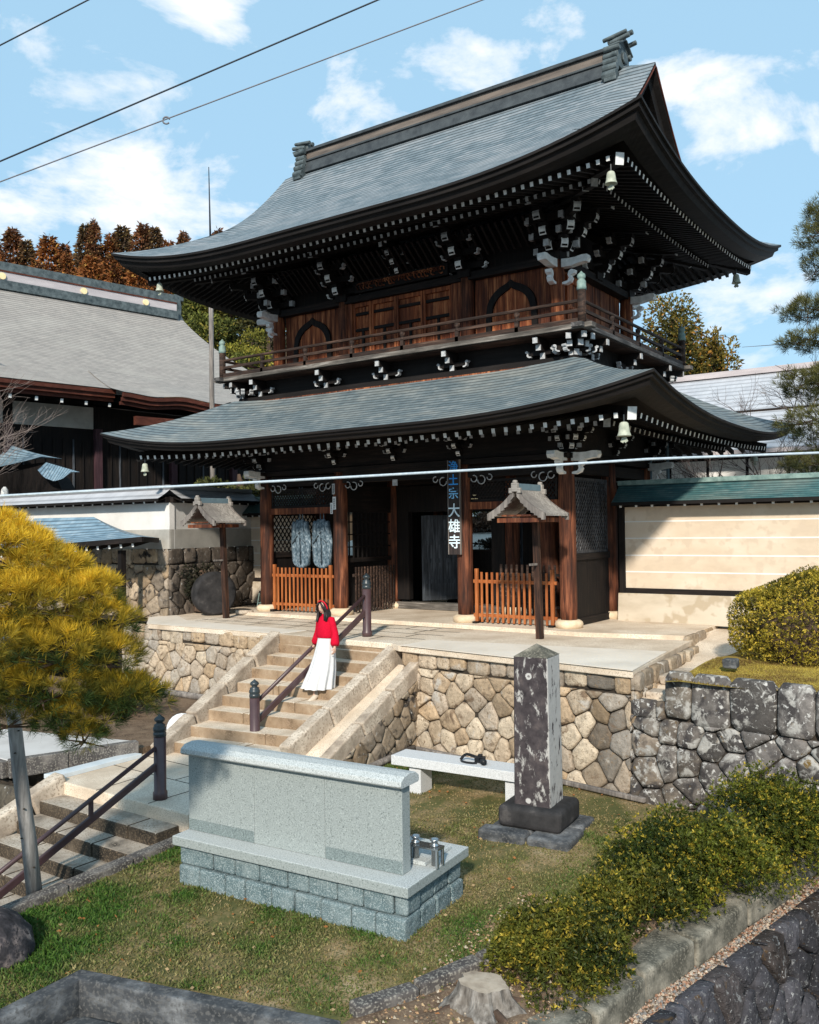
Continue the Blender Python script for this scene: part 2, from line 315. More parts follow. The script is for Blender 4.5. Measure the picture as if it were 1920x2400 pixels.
    def build(s, name, mats, parent=None, smooth=False, bevel=0, label=None, cat=None, group=None, kind=None, local=False, col=None, seg=2, solid=0):
        me = bpy.data.meshes.new(name)
        off = Vector((0, 0, 0)) if (parent is None or local) else rootloc(parent)
        o = bpy.data.objects.new(name, me)
        vs = s.v
        if parent is None and not local and vs:      # origin at the base centre
            a = np.array(vs); off = Vector(((a[:, 0].min() + a[:, 0].max()) / 2, (a[:, 1].min() + a[:, 1].max()) / 2, a[:, 2].min()))
            o.location = off
        me.from_pydata([(p[0] - off.x, p[1] - off.y, p[2] - off.z) for p in vs], [], s.f)
        mats = mats if isinstance(mats, (list, tuple)) else [mats]
        for m in mats: me.materials.append(MM[m])
        if len(mats) > 1: me.polygons.foreach_set('material_index', s.m)
        if s.uv:
            L = me.uv_layers.new(name='UVMap'); d = np.zeros((len(me.loops), 2), dtype=np.float32)
            li = np.zeros(len(me.loops), dtype=np.int32); me.loops.foreach_get('vertex_index', li)
            t = np.zeros((len(vs), 2), dtype=np.float32)
            for k, q in s.uv.items(): t[k] = q
            L.data.foreach_set('uv', t[li].ravel())
        if col is not None:
            a = me.attributes.new('col', 'FLOAT_COLOR', 'POINT'); c = np.ones((len(vs), 4), dtype=np.float32); c[:, :3] = col
            a.data.foreach_set('color', c.ravel())
        if smooth: me.polygons.foreach_set('use_smooth', [True] * len(me.polygons))
        me.update(); COL.objects.link(o)
        if bevel:
            b = o.modifiers.new('bevel', 'BEVEL'); b.width = bevel; b.segments = seg; b.limit_method = 'ANGLE'; b.angle_limit = R(35)
        if parent is not None: o.parent = parent
        return setp(o, label, cat, group, kind)
def copytree(o, loc=None, rz=None, parent=None, label=None):
    c = o.copy(); COL.objects.link(c)
    if parent is not None: c.parent = parent
    if loc is not None: c.location = loc
    if rz is not None: c.rotation_euler = (0, 0, rz)
    if label: c['label'] = label
    for ch in [x for x in KIDS.get(o.name, [])]: copytree(ch, parent=c)
    return c
KIDS = {}
def index_kids():
    KIDS.clear()
    for o in COL.objects:
        if o.parent is not None: KIDS.setdefault(o.parent.name, []).append(o)
def vnoise(x, y, seed=0, n=64):
    """smooth value noise for numpy arrays, one cell per unit"""
    g = np.random.default_rng(seed).random((n, n))
    xi = np.floor(x).astype(int); yi = np.floor(y).astype(int); fx = x - xi; fy = y - yi
    fx = fx * fx * (3 - 2 * fx); fy = fy * fy * (3 - 2 * fy)
    a = g[xi % n, yi % n]; b = g[(xi + 1) % n, yi % n]; c = g[xi % n, (yi + 1) % n]; d = g[(xi + 1) % n, (yi + 1) % n]
    return (a * (1 - fx) + b * fx) * (1 - fy) + (c * (1 - fx) + d * fx) * fy
def quadmesh(name, V, col, mat, parent=None, nv=4, world=True):
    """V: (n, nv, 3) separate faces, col (n,3)"""
    n = V.shape[0]; me = bpy.data.meshes.new(name); off = np.array(rootloc(parent)) if (parent is not None and world) else np.zeros(3)
    o = bpy.data.objects.new(name, me)
    if parent is None and world:
        off = np.array([V[..., 0].mean(), V[..., 1].mean(), V[..., 2].min()]); o.location = off
    me.vertices.add(n * nv); me.vertices.foreach_set('co', (V - off).astype(np.float32).ravel())
    me.loops.add(n * nv); me.loops.foreach_set('vertex_index', np.arange(n * nv, dtype=np.int32))
    me.polygons.add(n); me.polygons.foreach_set('loop_start', np.arange(0, n * nv, nv, dtype=np.int32))
    try: me.polygons.foreach_set('loop_total', np.full(n, nv, dtype=np.int32))
    except Exception: pass
    me.update(calc_edges=True)
    a = me.attributes.new('col', 'FLOAT_COLOR', 'POINT'); c = np.ones((n, nv, 4), dtype=np.float32); c[..., :3] = col[:, None, :]
    a.data.foreach_set('color', c.ravel()); me.materials.append(MM[mat])
    COL.objects.link(o)
    if parent is not None: o.parent = parent
    return o
def unit(a): return a / np.maximum(np.linalg.norm(a, axis=-1, keepdims=True), 1e-9)
def leaves(base, d, length, width, bend=.0):
    """diamond leaves from base points along direction d"""
    n = len(base); side = unit(np.cross(d, unit(rng.normal(size=(n, 3)))))
    L = np.broadcast_to(np.asarray(length, float).reshape(-1, 1), (n, 1)); W = np.broadcast_to(np.asarray(width, float).reshape(-1, 1), (n, 1))
    mid = base + d * L * .5 + np.cross(d, side) * L * bend
    return np.stack([base, mid + side * W / 2, base + d * L, mid - side * W / 2], 1)
def sstep(a, b, x):
    t = np.clip((x - a) / (b - a), 0, 1); return t * t * (3 - 2 * t)
# ================================================================== THE GATE
YC = 2.14
gate = thing('temple_gate', 'two-storey dark timber temple gate with grey-green copper roofs and a balcony', 'temple gate', (0, YC, -.13))
def liftf(tf, ts, amt, Rr=5., k=2.6): return amt * max(0., 1 - max(tf, ts) / Rr) ** k
def loft_eave(mb, Xe, Ye, zE, amt, prof, mi=0, n=36):
    """prof: (inward, height, lift factor); swept round the four eaves"""
    S = [math.sin(math.pi / 2 * (-1 + 2 * i / n)) for i in range(n + 1)]
    for axis in range(4):
        rows = []
        for d, h, lf in prof:
            row = []
            for s in S:
                if axis in (0, 2):
                    l = liftf(0, Xe * (1 - abs(s)), amt); sg = -1 if axis == 0 else 1
                    row.append((-sg * s * (Xe - d), YC + sg * (Ye - d), zE + l * lf + h))
                else:
                    l = liftf(0, Ye * (1 - abs(s)), amt); sg = 1 if axis == 1 else -1
                    row.append((sg * (Xe - d), YC + sg * s * (Ye - d), zE + l * lf + h))
            rows.append(row)
        mb.grid(rows, mi)
# ---- lower roof
LX, LY, LZ, LA = 6.96, 4.98, 3.86, .47
def prL(t): return .40 * t + .057 * t * t
def roof_patch(mb, Xe, Ye, zE, amt, pr, tmax, axis, sgn, n=48, m=20, uvk=1.2, xlim=None, drop=None):
    rows, uvs = [], []
    half = Xe if axis == 'x' else Ye
    ss = [math.sin(math.pi / 2 * (-1 + 2 * i / n)) * .999999 for i in range(n + 1)]
    for j in range(m + 1):
        r, q = [], []
        for s in ss:
            e = s * half; side = half - abs(e); tm = min(tmax, side); t = tm * j / m
            # the line from eave to hip runs straight in plan
            z = zE + pr(t) + liftf(t, side, amt)
            if axis == 'x': r.append((-sgn * e, YC + sgn * (Ye - t), z))
            else: r.append((sgn * (Xe - t), YC + sgn * e, z))
            q.append((e, t * uvk))
        rows.append(r); uvs.append(q)
    mb.grid(rows, 0, uvs)
mb = MB()
for ax, sg in (('x', -1), ('y', 1), ('x', 1), ('y', -1)): roof_patch(mb, LX, LY, LZ, LA, prL, 2.24, ax, sg)
lroof = mb.build('lower_roof', 'roof_lower', gate, smooth=True)
mb = MB(); loft_eave(mb, LX, LY, LZ, LA, [(0, 0, 1), (0, -.045, 1), (.04, -.055, 1), (.05, -.10, .97), (.10, -.11, .95), (.14, -.18, .9), (.5, -.16, .6)])
mb.build('eave_fascia', 'fascia', lroof, smooth=False)
mb = MB(); loft_eave(mb, LX, LY, LZ, LA, [(.5, -.15, .6), (1.3, .04, .4), (2.9, .43, 0)])
mb.build('soffit', 'darkwood', lroof)
# ---- upper roof
UX, UY, UZ, UA, XG = 6.76, 4.78, 8.18, .60, 5.34
def prU(t): return .42 * t + .0749 * t * t
mb = MB()
for sg in (-1, 1):
    xs = [XG * (-1 + 2 * i / 60) for i in range(61)]; rows, uvs = [], []
    for j in range(41):
        t = UY * j / 40; r, q = [], []
        for x in xs:
            z = UZ + prU(t) + liftf(t, UX - abs(x), UA) - .13 * float(sstep(4.5, 5.34, abs(x))) * float(sstep(1.2, 3.6, t))
            r.append((x * -sg, YC + sg * (UY - t), z)); q.append((x, t * 1.25 + .5 * float(sstep(4.3, 5.34, abs(x))) * float(sstep(.8, 3, t)) * -.5))
        rows.append(r); uvs.append(q)
    mb.grid(rows, 0, uvs)
    for side in (-1, 1):
        rows, uvs = [], []
        for j in range(13):
            r, q = [], []
            for i in range(15):
                x = XG + (UX - XG) * i / 14; ts = UX - x; t = ts * j / 12
                r.append((side * x, YC + sg * (UY - t), UZ + prU(t) + liftf(t, ts, UA))); q.append((x, t * 1.25))
            rows.append(r if side * sg < 0 else r[::-1]); uvs.append(q if side * sg < 0 else q[::-1])
        mb.grid(rows, 0, uvs)
for sg in (-1, 1): roof_patch(mb, UX, UY, UZ, UA, prU, 2.3, 'y', sg, n=44, m=16, uvk=1.25)
uroof = mb.build('upper_roof', 'roof_upper', gate, smooth=True)
mb = MB(); loft_eave(mb, UX, UY, UZ, UA, [(0, 0, 1), (0, -.05, 1), (.05, -.06, 1), (.06, -.13, .97), (.12, -.14, .95), (.17, -.23, .88), (.5, -.2, .6)], n=44)
mb.build('eave_fascia', 'fascia', uroof)
mb = MB(); loft_eave(mb, UX, UY, UZ, UA, [(.5, -.16, .6), (1.4, .10, .42), (2.9, .56, 0)])
mb.build('soffit', 'darkwood', uroof)
for sx in (-1, 1):
    mb = MB()                                        # verge boards and gable wall
    for sg in (-1, 1):
        rows = [[], [], [], []]
        for j in range(25):
            t = 1.2 + (UY - 1.2) * j / 24; z = UZ + prU(t) - .13 * float(sstep(1.2, 3.6, t)); y = YC + sg * (UY - t)
            for k, (x, dz) in enumerate(((XG, -.005), (XG - .02, -.13), (XG - .14, -.16), (XG - .16, -.42))): rows[k].append((sx * x, y, z + dz))
        mb.grid(rows, 0)
        rows = [[(sx * (XG - .16), p[1], p[2]) for p in rows[3]], [(sx * 4.5, p[1], p[2] + .3) for p in rows[3]]]
        mb.grid(rows, 0)
    mb.add([(sx * 4.7, YC - 2.6, 9.15), (sx * 4.7, YC + 2.6, 9.15), (sx * 4.7, YC, 11.62)], [(0, 1, 2)], 0)
    mb.build('gable', 'fascia', uroof)
    mb = MB(); mb.tube([(sx * (XG + .006), YC + sg_ * (UY - t), UZ + prU(t) - .13 * float(sstep(1.2, 3.6, t)) - .07) for sg_, t in [(-1, 1.25 + 3.5 * k / 16) for k in range(17)] + [(1, 4.75 - 3.5 * k / 16) for k in range(17)]], .018, 5)
    mb.build('gable_trim', 'redfascia', uroof)
mb = MB()
mb.hexa([(-4.5, YC - .34, 11.62), (4.5, YC - .34, 11.62), (4.5, YC + .34, 11.62), (-4.5, YC + .34, 11.62), (-4.5, YC - .26, 11.93), (4.5, YC - .26, 11.93), (4.5, YC + .26, 11.93), (-4.5, YC + .26, 11.93)], 1)
mb.box((-4.5, YC - .30, 11.93), (4.5, YC + .30, 11.98), 1)
mb.box((-4.5, YC - .22, 11.98), (4.5, YC + .22, 12.20), 0)
mb.box((-4.5, YC - .29, 12.20), (4.5, YC + .29, 12.25), 1); mb.box((-4.5, YC - .2, 12.25), (4.5, YC + .2, 12.33), 1)
ridge = mb.build('ridge', ['ridgeplate', 'ridgeshadow'], uroof, bevel=.01)
for sx in (-1, 1):
    mb = MB(); x0 = sx * 4.5
    sh = [(-.42, -.05), (-.46, .12), (-.36, .2), (-.40, .34), (-.30, .44), (-.33, .56), (-.22, .74), (0, .86), (.22, .74), (.33, .56), (.30, .44), (.40, .34), (.36, .2), (.46, .12), (.42, -.05)]
    mb.prism(sh, lambda u, v: (x0 + sx * .16, YC + u, 11.85 + v), lambda u, v: (x0 - sx * .02, YC + u, 11.85 + v))
    for s in (-1, 1):                                # rolled scroll feet down both slopes
        for k, (yy, zz, r_, w) in enumerate(((.45, 11.52, .15, .36), (.43, 11.75, .11, .36), (.40, 11.93, .10, .34), (.37, 12.10, .09, .34), (.38, 12.30, .085, .42))):
            mb.tube([(x0 - sx * .22, YC + s * yy, zz), (x0 + sx * (w - .2), YC + s * yy, zz)], r_, 10)
        mb.box((x0 - .16, YC + s * .44 - .13, 11.34), (x0 + .16, YC + s * .44 + .13, 11.6))
        mb.tube([(x0 - sx * .1, YC + s * .24, 12.52), (x0 + sx * .42, YC + s * .24, 12.60)], .065, 10)
        mb.bar((x0 + sx * .1, YC + s * .02, 12.62), (x0 + sx * .1, YC + s * .46, 12.34), .30, .05)
    mb.tube([(x0 - sx * .25, YC, 12.68), (x0 + sx * .42, YC, 12.78)], .07, 10)
    mb.tube([(x0 - sx * .3, YC - .22, 12.66), (x0 + sx * .34, YC - .22, 12.74)], .055, 10)
    mb.cbox((x0, YC, 12.55), (.34, .36, .22))
    mb.tube([(x0 + sx * .18, YC, 12.12), (x0 + sx * .22, YC, 12.12)], .16, 12)
    mb.v = [(x0 + (p[0] - x0) * .85, YC + (p[1] - YC) * .84, 11.78 + (p[2] - 11.78) * .80) for p in mb.v]
    mb.build('ridge_finial', 'finial', uroof, bevel=.012)
# ---- rafters with white painted ends
WH = ['darkwood', 'whitepaint', 'agedpaint']
raf = []
def rafter_row(Xe, Ye, tip, z0, sl, ln, sp, w, h, amt, lf, endmi, corner):
    for axis in range(4):
        half = (Xe if axis in (0, 2) else Ye) - corner
        n = int(round(2 * half / sp)); 
        for i in range(n + 1):
            e = -half + 2 * half * i / n; full = Xe if axis in (0, 2) else Ye
            l = liftf(0, full - abs(e), amt) * lf
            sg = -1 if axis in (0, 1) else 1
            # rafters stop at the hip
            lim = min(ln, (full - abs(e)) - tip + .02)
            if lim < .1: continue
            if axis in (0, 2): a = (e, YC + sg * (Ye - tip), z0 + l); b = (e, YC + sg * (Ye - tip - lim), z0 + l * (1 - lim / (ln + .8)) + sl * lim)
            else: a = (-sg * (Xe - tip), YC + e, z0 + l); b = (-sg * (Xe - tip - lim), YC + e, z0 + l * (1 - lim / (ln + .8)) + sl * lim)
            raf.append((axis, a, b, w, h, endmi, z0))
rafter_row(LX, LY, .54, 3.62, .25, 1.5, .257, .072, .088, LA, .33, 1, .86)
nl = len(raf)
rafter_row(UX, UY, .54, 7.965, .29, 1.5, .181, .064, .08, UA, .40, 1, .80)
nu = len(raf)
rafter_row(LX, LY, 1.3, 3.66, .25, 1.6, .257, .07, .085, LA, .25, 2, 1.55)
rafter_row(UX, UY, 1.36, 8.09, .29, 1.6, .181, .062, .078, UA, .25, 2, 1.5)
big = [k for k, r in enumerate(raf) if r[0] == 0 and (k < nl or (nl <= k < nu and r[1][0] > -2.6))]
big = sorted(big, key=lambda k: -raf[k][1][0] - (9 if k < nl else 0))[:100]; bigs = set(big)
rest = MB()
for k, (axis, a, b, w, h, em, z0) in enumerate(raf):
    if k in bigs:
        m1 = MB(); m1.bar(a, b, w, h, 0, em); m1.build('rafter', WH, gate)
    else: rest.bar(a, b, w, h, 0, em)
rest.build('rafter', WH, gate, kind='stuff')
for (Xe, Ye, t0, z0, s, amt, w) in ((LX, LY, .60, 3.74, .25, LA, .16), (UX, UY, .62, 8.10, .29, UA, .15), (UX, UY, 1.42, 8.15, .29, UA, .13), (LX, LY, 1.35, 3.72, .25, LA, .13)):
    for sx in (-1, 1):
        for sy in (-1, 1):
            m1 = MB(); a = (sx * (Xe - t0), YC + sy * (Ye - t0), z0); b = (sx * (Xe - t0 - 2.2), YC + sy * (Ye - t0 - 2.2), z0 + s * 2.0)
            m1.bar(a, b, w, w * 1.35, 0, 1 if t0 < 1 else 2); m1.build('hip_rafter', WH, gate)
# ---- bracket clusters
def nose(mb, p, d, L, h, w, mi=1):
    p = Vector(p); d = Vector((d[0], d[1], 0)).normalized(); s = Vector((-d.y, d.x, 0)); up = Vector((0, 0, 1))
    poly = [(0, -.5), (0, .5), (.3, .42), (.55, .42), (.8, .55), (1, .5), (1.03, .1), (.97, -.3), (.85, -.28), (.66, -.36), (.35, -.52)]
    mb.prism(poly, lambda u, v: p + d * u * L + up * v * h + s * w / 2, lambda u, v: p + d * u * L + up * v * h - s * w / 2, mi)
def hook(mb, p, d, L, h, w, mi=1):
    p = Vector(p); d = Vector((d[0], d[1], 0)).normalized(); s = Vector((-d.y, d.x, 0)); up = Vector((0, 0, 1))
    poly = [(0, -1), (.25, -1.05), (.6, -.85), (.72, -.5), (.62, -.25), (.9, -.05), (.95, .25), (.7, .4), (.5, .25), (.42, -.1), (.5, -.45), (.4, -.7), (0, -.8)]
    mb.prism(poly, lambda u, v: p + d * u * L + up * v * h + s * w / 2, lambda u, v: p + d * u * L + up * v * h - s * w / 2, mi)
def cluster(x, y, z0, outs, s, corner=False, steps=3):
    mb = MB()
    mb.cbox((x, y, z0 + .09 * s), (.36 * s, .36 * s, .18 * s), 0)
    for o in outs:
        o = Vector((o[0], o[1], 0)); dg = o.length > 1.1; on = o.normalized(); l = Vector((-on.y, on.x, 0)); q = 1.35 if dg else 1.0
        P0 = Vector((x, y, z0))
        for k in range(steps):
            zz = (.27 + .27 * k) * s; rc = (.42 + .30 * k) * s * q
            mb.bar(P0 + Vector((0, 0, zz)), P0 + on * rc + Vector((0, 0, zz)), .13 * s, .17 * s, 0)
            e = P0 + on * (rc + .004) + Vector((0, 0, zz))
            # curved white face at the tip
            f = .085 * s
            pts = [(-f, .09 * s, 0), (f, .09 * s, 0), (f, .02 * s, .015), (f, -.05 * s, -.005), (f, -.11 * s, -.05 * s), (-f, -.11 * s, -.05 * s), (-f, -.05 * s, -.005), (-f, .02 * s, .015)]
            base = len(mb.v)
            vs = [e + l * a + Vector((0, 0, b_)) + on * c_ for a, b_, c_ in pts] 
            mb.add(vs, [(0, 1, 2, 7), (7, 2, 3, 6), (6, 3, 4, 5)], 1 if k < 2 else 2)
            bk = P0 + on * (rc - .06 * s) + Vector((0, 0, zz + .12 * s)); mb.cbox(bk, (.18 * s, .18 * s, .09 * s), 0)
            if not dg:
                off = .30 * k * s
                hw = (.50 - .04 * k) * s
                c0 = P0 + on * off + Vector((0, 0, zz + .02 * s))
                mb.bar(c0 - l * hw, c0 + l * hw, .11 * s, .15 * s, 0)
                for t in (-1, 1):
                    hook(mb, c0 + l * t * (hw - .04 * s), tuple(l * t)[:2], .15 * s, .10 * s, .115 * s, 2 if k else 1) if not corner else mb.cbox(c0 + l * t * (hw + .006), (.12 * s, .12 * s, .15 * s), 2)
                    mb.cbox(c0 + l * t * (hw - .07 * s) + Vector((0, 0, .12 * s)), (.17 * s, .17 * s, .08 * s), 0)
        tz = (.27 + .27 * steps) * s
        a = P0 + on * (.25 * s * q) + Vector((0, 0, tz + .2 * s)); b = P0 + on * ((.50 + .3 * steps) * s * q) + Vector((0, 0, tz - .06 * s))
        mb.bar(a, b, .13 * s, .19 * s, 0, None); d = (b - a).normalized()
        mb.bar(b, b + d * .03 * s, .14 * s, .20 * s, 2)
        for t in (-1, 1):
            bb = b + l * t * .05 * s - on * .22 * s + Vector((0, 0, .16 * s)); 
            if not dg: hook(mb, bb, tuple((on + l * t * .8))[:2], .24 * s, .09 * s, .10 * s, 2)
    return mb
F, RT, BK, LF = (0, -1), (1, 0), (0, 1), (-1, 0)
def put_cluster(x, y, z0, s, X, Y0, Y1, steps=3, noses=True):
    outs = []
    cx = abs(abs(x) - X) < .01; cf = abs(y - Y0) < .01; cb = abs(y - Y1) < .01
    if cf: outs.append(F)
    if cb: outs.append(BK)
    if cx: outs.append(RT if x > 0 else LF)
    corner = len(outs) == 2
    mb = cluster(x, y, z0, outs + ([(outs[0][0] + outs[1][0], outs[0][1] + outs[1][1])] if corner else []), s, corner, steps)
    if corner and noses:
        for o in outs:
            nose(mb, (x + o[0] * .14, y + o[1] * .14, z0 - .10 * s), o, .56, .17, .17)
            hook(mb, (x + o[0] * .14, y + o[1] * .14, z0 - .36 * s), o, .30, .20, .12)
    mb.build('bracket_cluster', WH, gate)
UXW, UY0, UY1 = 3.86, .25, 4.03
for x in (-3.86, -1.72, 1.72, 3.86): put_cluster(x, UY0, 7.32, .88, UXW, UY0, UY1); put_cluster(x, UY1, 7.32, .88, UXW, UY0, UY1)
put_cluster(3.86, YC, 7.32, .88, UXW, UY0, UY1); put_cluster(-3.86, YC, 7.32, .88, UXW, UY0, UY1); put_cluster(0, UY0, 7.6, .6, UXW, UY0, UY1)
for x in (-4.12, -1.72, 0, 1.72, 4.12): put_cluster(x, 0, 3.33, .56, 4.12, 0, 4.28); put_cluster(x, 4.28, 3.33, .56, 4.12, 0, 4.28)
put_cluster(4.12, YC, 3.33, .56, 4.12, 0, 4.28); put_cluster(-4.12, YC, 3.33, .56, 4.12, 0, 4.28)
# ---- lower storey frame
for j, y in enumerate((0, YC, 4.28)):
    for x in (-4.12, -1.72, 1.72, 4.12):
        mb = MB(); mb.lathe([(.165, -.02), (.17, .3), (.17, 2.6), (.155, 2.95), (.14, 3.3)], (x, y, 0), 20)
        p = mb.build('pillar', 'pillarwood', gate, smooth=True)
        mb = MB(); mb.lathe([(.22, -.14), (.26, -.12), (.285, -.05), (.27, .0), (.215, .035), (.19, .04)], (x, y, -.005), 22)
        mb.build('base_stone', 'basestone', p, smooth=True)
def part(name, boxes, mat, parent=gate, bevel=0):
    for a, b in boxes:
        mb = MB(); mb.box(a, b); o = mb.build(name, mat, parent, bevel=bevel)
    return o
for y in (0, YC, 4.28):
    part('head_beam', [((-3.98, y - .07, 2.96), (-1.86, y + .07, 3.2)), ((-1.58, y - .08, 2.98), (1.58, y + .08, 3.24)), ((1.86, y - .07, 2.96), (3.98, y + .07, 3.2))], 'darkwood_x')
    part('wall_plate', [((-4.3, y - .16, 3.24), (4.3, y + .16, 3.345))], 'darkwood_x')
for x in (-4.12, 4.12):
    part('head_beam', [((x - .07, .14, 2.96), (x + .07, 2.0, 3.2)), ((x - .07, 2.28, 2.96), (x + .07, 4.14, 3.2))], 'darkwood_y')
    part('wall_plate', [((x - .158, -.3, 3.248), (x + .158, 4.58, 3.34))], 'darkwood_y')
part('upper_plate', [((-4.2, -.12, 3.36), (4.2, .12, 4.25)), ((-4.2, 4.16, 3.36), (4.2, 4.4, 4.25)), ((-4.24, .12, 3.36), (-4.0, 4.16, 4.25)), ((4.0, .12, 3.36), (4.24, 4.16, 4.25))], 'darkwood_x')
part('ceiling', [((-4.0, .12, 3.5), (4.0, 4.16, 3.56))], 'darkwood_x')
mb = MB()                                             # cloud-carved ends below the head beams
for x, d in ((-4.12, 1), (-1.72, -1), (-1.72, 1), (1.72, -1), (1.72, 1), (4.12, -1)):
    for k, (u, z, r_) in enumerate(((.3, 2.93, .07), (.48, 2.9, .09), (.68, 2.95, .06))):
        mb.tube([(x + d * (u + r_ * math.cos(t)), -.085, z + r_ * math.sin(t)) for t in np.linspace(math.pi, math.pi * 2.6, 12)], .012, 5, cap=True)
mb.build('beam_carving', 'agedpaint', gate)
# ---- lattice panels
def lattice(name, P0, U, V, w, h, sp, bar, mat, parent=gate, frame=.05):
    """diagonal lattice in the plane P0 + u*U + v*V"""
    P0, U, V = Vector(P0), Vector(U), Vector(V); Nn = U.cross(V); mb = MB()
    def clip(a, b):
        (x0, y0), (x1, y1) = a, b; t0, t1 = 0., 1.; dx, dy = x1 - x0, y1 - y0
        for p, q in ((-dx, x0), (dx, w - x0), (-dy, y0), (dy, h - y0)):
            if abs(p) < 1e-9:
                if q < 0: return None
            else:
                r_ = q / p
                if p < 0: t0 = max(t0, r_)
                else: t1 = min(t1, r_)
        return None if t0 >= t1 - 1e-3 else ((x0 + dx * t0, y0 + dy * t0), (x0 + dx * t1, y0 + dy * t1))
    n = int((w + h) / sp) + 2
    for s in (1, -1):
        for k in range(-n, n):
            a = (k * sp, 0) if s > 0 else (k * sp, 0); c = clip((k * sp - h, 0 - h * 0) if False else (k * sp, 0), (k * sp + s * h * .8, h))
            if c: mb.bar(P0 + U * c[0][0] + V * c[0][1] + Nn * (.006 * s), P0 + U * c[1][0] + V * c[1][1] + Nn * (.006 * s), bar, .014, 0, up=tuple(Nn))
    for a, b in (((0, 0), (w, 0)), ((0, h), (w, h)), ((0, 0), (0, h)), ((w, 0), (w, h))):
        mb.bar(P0 + U * a[0] + V * a[1], P0 + U * b[0] + V * b[1], frame, .05, 0, up=tuple(Nn))
    return mb.build(name, mat, parent)
lattice('lattice_panel', (-3.9, .0, 2.46), (1, 0, 0), (0, 0, 1), 2.0, .42, .085, .022, 'darkwood_x')
lattice('lattice_panel', (1.9, .0, 2.46), (1, 0, 0), (0, 0, 1), 2.0, .42, .085, .022, 'darkwood_x')
part('lintel', [((-3.95, -.05, 2.28), (-1.88, .05, 2.43))], 'redwood'); part('lintel', [((1.88, -.05, 2.28), (3.95, .05, 2.43))], 'redwood')
lattice('lattice_panel', (4.12, .2, 1.36), (0, 1, 0), (0, 0, 1), 1.78, 1.50, .115, .034, 'agedlattice')
lattice('lattice_panel', (-4.12, .2, 1.22), (0, 1, 0), (0, 0, 1), 1.78, 1.1, .15, .03, 'darkwood_y')
part('lattice_backing', [((4.03, .2, 1.36), (4.04, 1.98, 2.86))], 'darkwood')
for x in (-4.12, 4.12):
    part('side_rail', [((x - .06, .17, 1.2), (x + .065, 2.0, 1.33)), ((x - .06, .17, -.12), (x + .07, 2.0, .02))], 'darkwood_y')
    mb = MB()
    for k in range(8): mb.box((x - .02 - .004 * (k % 2), .17 + k * .228, .02), (x + .03 + .004 * (k % 2), .17 + k * .228 + .224, 1.2))
    mb.build('plank_wall', 'darkwood', gate)
part('corner_post', [((4.03, 2.0, -.13), (4.21, 2.28, 2.95))], 'darkwood')
part('plank_wall', [((-4.0, 2.10, -.13), (-3.3, 2.16, 2.95)), ((-3.05, 2.1, -.13), (-1.86, 2.16, 2.95)), ((-3.3, 2.1, -.13), (-3.05, 2.16, 1.2))], 'darkwood')
part('inner_wall', [((-1.75, .16, 1.1), (-1.69, 1.98, 1.2)), ((-1.75, .16, 2.3), (-1.69, 1.98, 2.95))], 'darkwood_y')
mb = MB()
for k in range(10): mb.box((-1.735, .3 + k * .17, 1.2), (-1.705, .33 + k * .17, 2.3))
for z in (1.45, 1.75, 2.05): mb.box((-1.73, .17, z), (-1.71, 1.97, z + .03))
mb.build('inner_grille', 'darkwood', gate)
# door leaf, frame and sill in the middle row
part('door_frame', [((-1.56, 2.05, .1), (-1.2, 2.23, 2.95)), ((1.2, 2.05, .1), (1.56, 2.23, 2.95)), ((-1.2, 2.05, 2.3), (1.2, 2.23, 2.95))], 'darkwood')
part('door_sill', [((-1.55, 1.98, -.12), (1.55, 2.3, .04))], 'oldedge')
def panel_door(P0, U, w, h, name='door_leaf'):
    P0, U = Vector(P0), Vector(U); Nn = Vector((U.y, -U.x, 0)); mb = MB()
    def slab(u0, u1, v0, v1, d0, d1): mb.hexa([P0 + U * u + Vector((0, 0, v)) + Nn * d for v in (v0, v1) for u, d in ((u0, d0), (u1, d0), (u1, d1), (u0, d1))])
    slab(.02, w - .02, .02, h - .02, -.015, .015)
    for u in (0, w - .09): slab(u, u + .09, 0, h, -.03, .03)
    for v in (0, .42, .95, 1.4, h - .1): slab(.09, w - .09, v, v + .11, -.028, .028)
    for v in (.53, .53 + .53): slab(w / 2 - .03, w / 2 + .03, v - .0, v + .4, -.026, .026)
    return mb.build(name, 'doorwood', gate)
panel_door((-1.0, 2.36, .06), (.55, .83, 0), 1.1, 2.15); panel_door((1.15, 2.36, .06), (.1, .995, 0), 1.1, 2.15)
# dark statue platforms and guardians' plank backs behind the fences; the right bay stays open at the back
part('rear_board', [((2.6, 2.1, -.13), (3.98, 2.16, 2.95))], 'darkwood')
mb = MB(); mb.lathe([(.26, -.13), (.28, .4), (.22, 1.2), (.24, 1.9), (.2, 2.6), (.21, 2.95)], (2.95, 1.55, 0), 14); mb.build('timber_core', 'pillarwood', gate, smooth=True)
part('rear_board', [((-4.0, 4.22, -.13), (-.72, 4.30, 2.95)), ((.28, 4.22, -.13), (4.0, 4.30, 2.95)), ((-.72, 4.22, 2.32), (.28, 4.30, 2.95)), ((-.72, 4.22, -.13), (.28, 4.30, 1.25))], 'darkwood')
part('inner_rail', [((-.72, 4.14, 1.25), (.28, 4.21, 1.31))], 'darkwood_x')
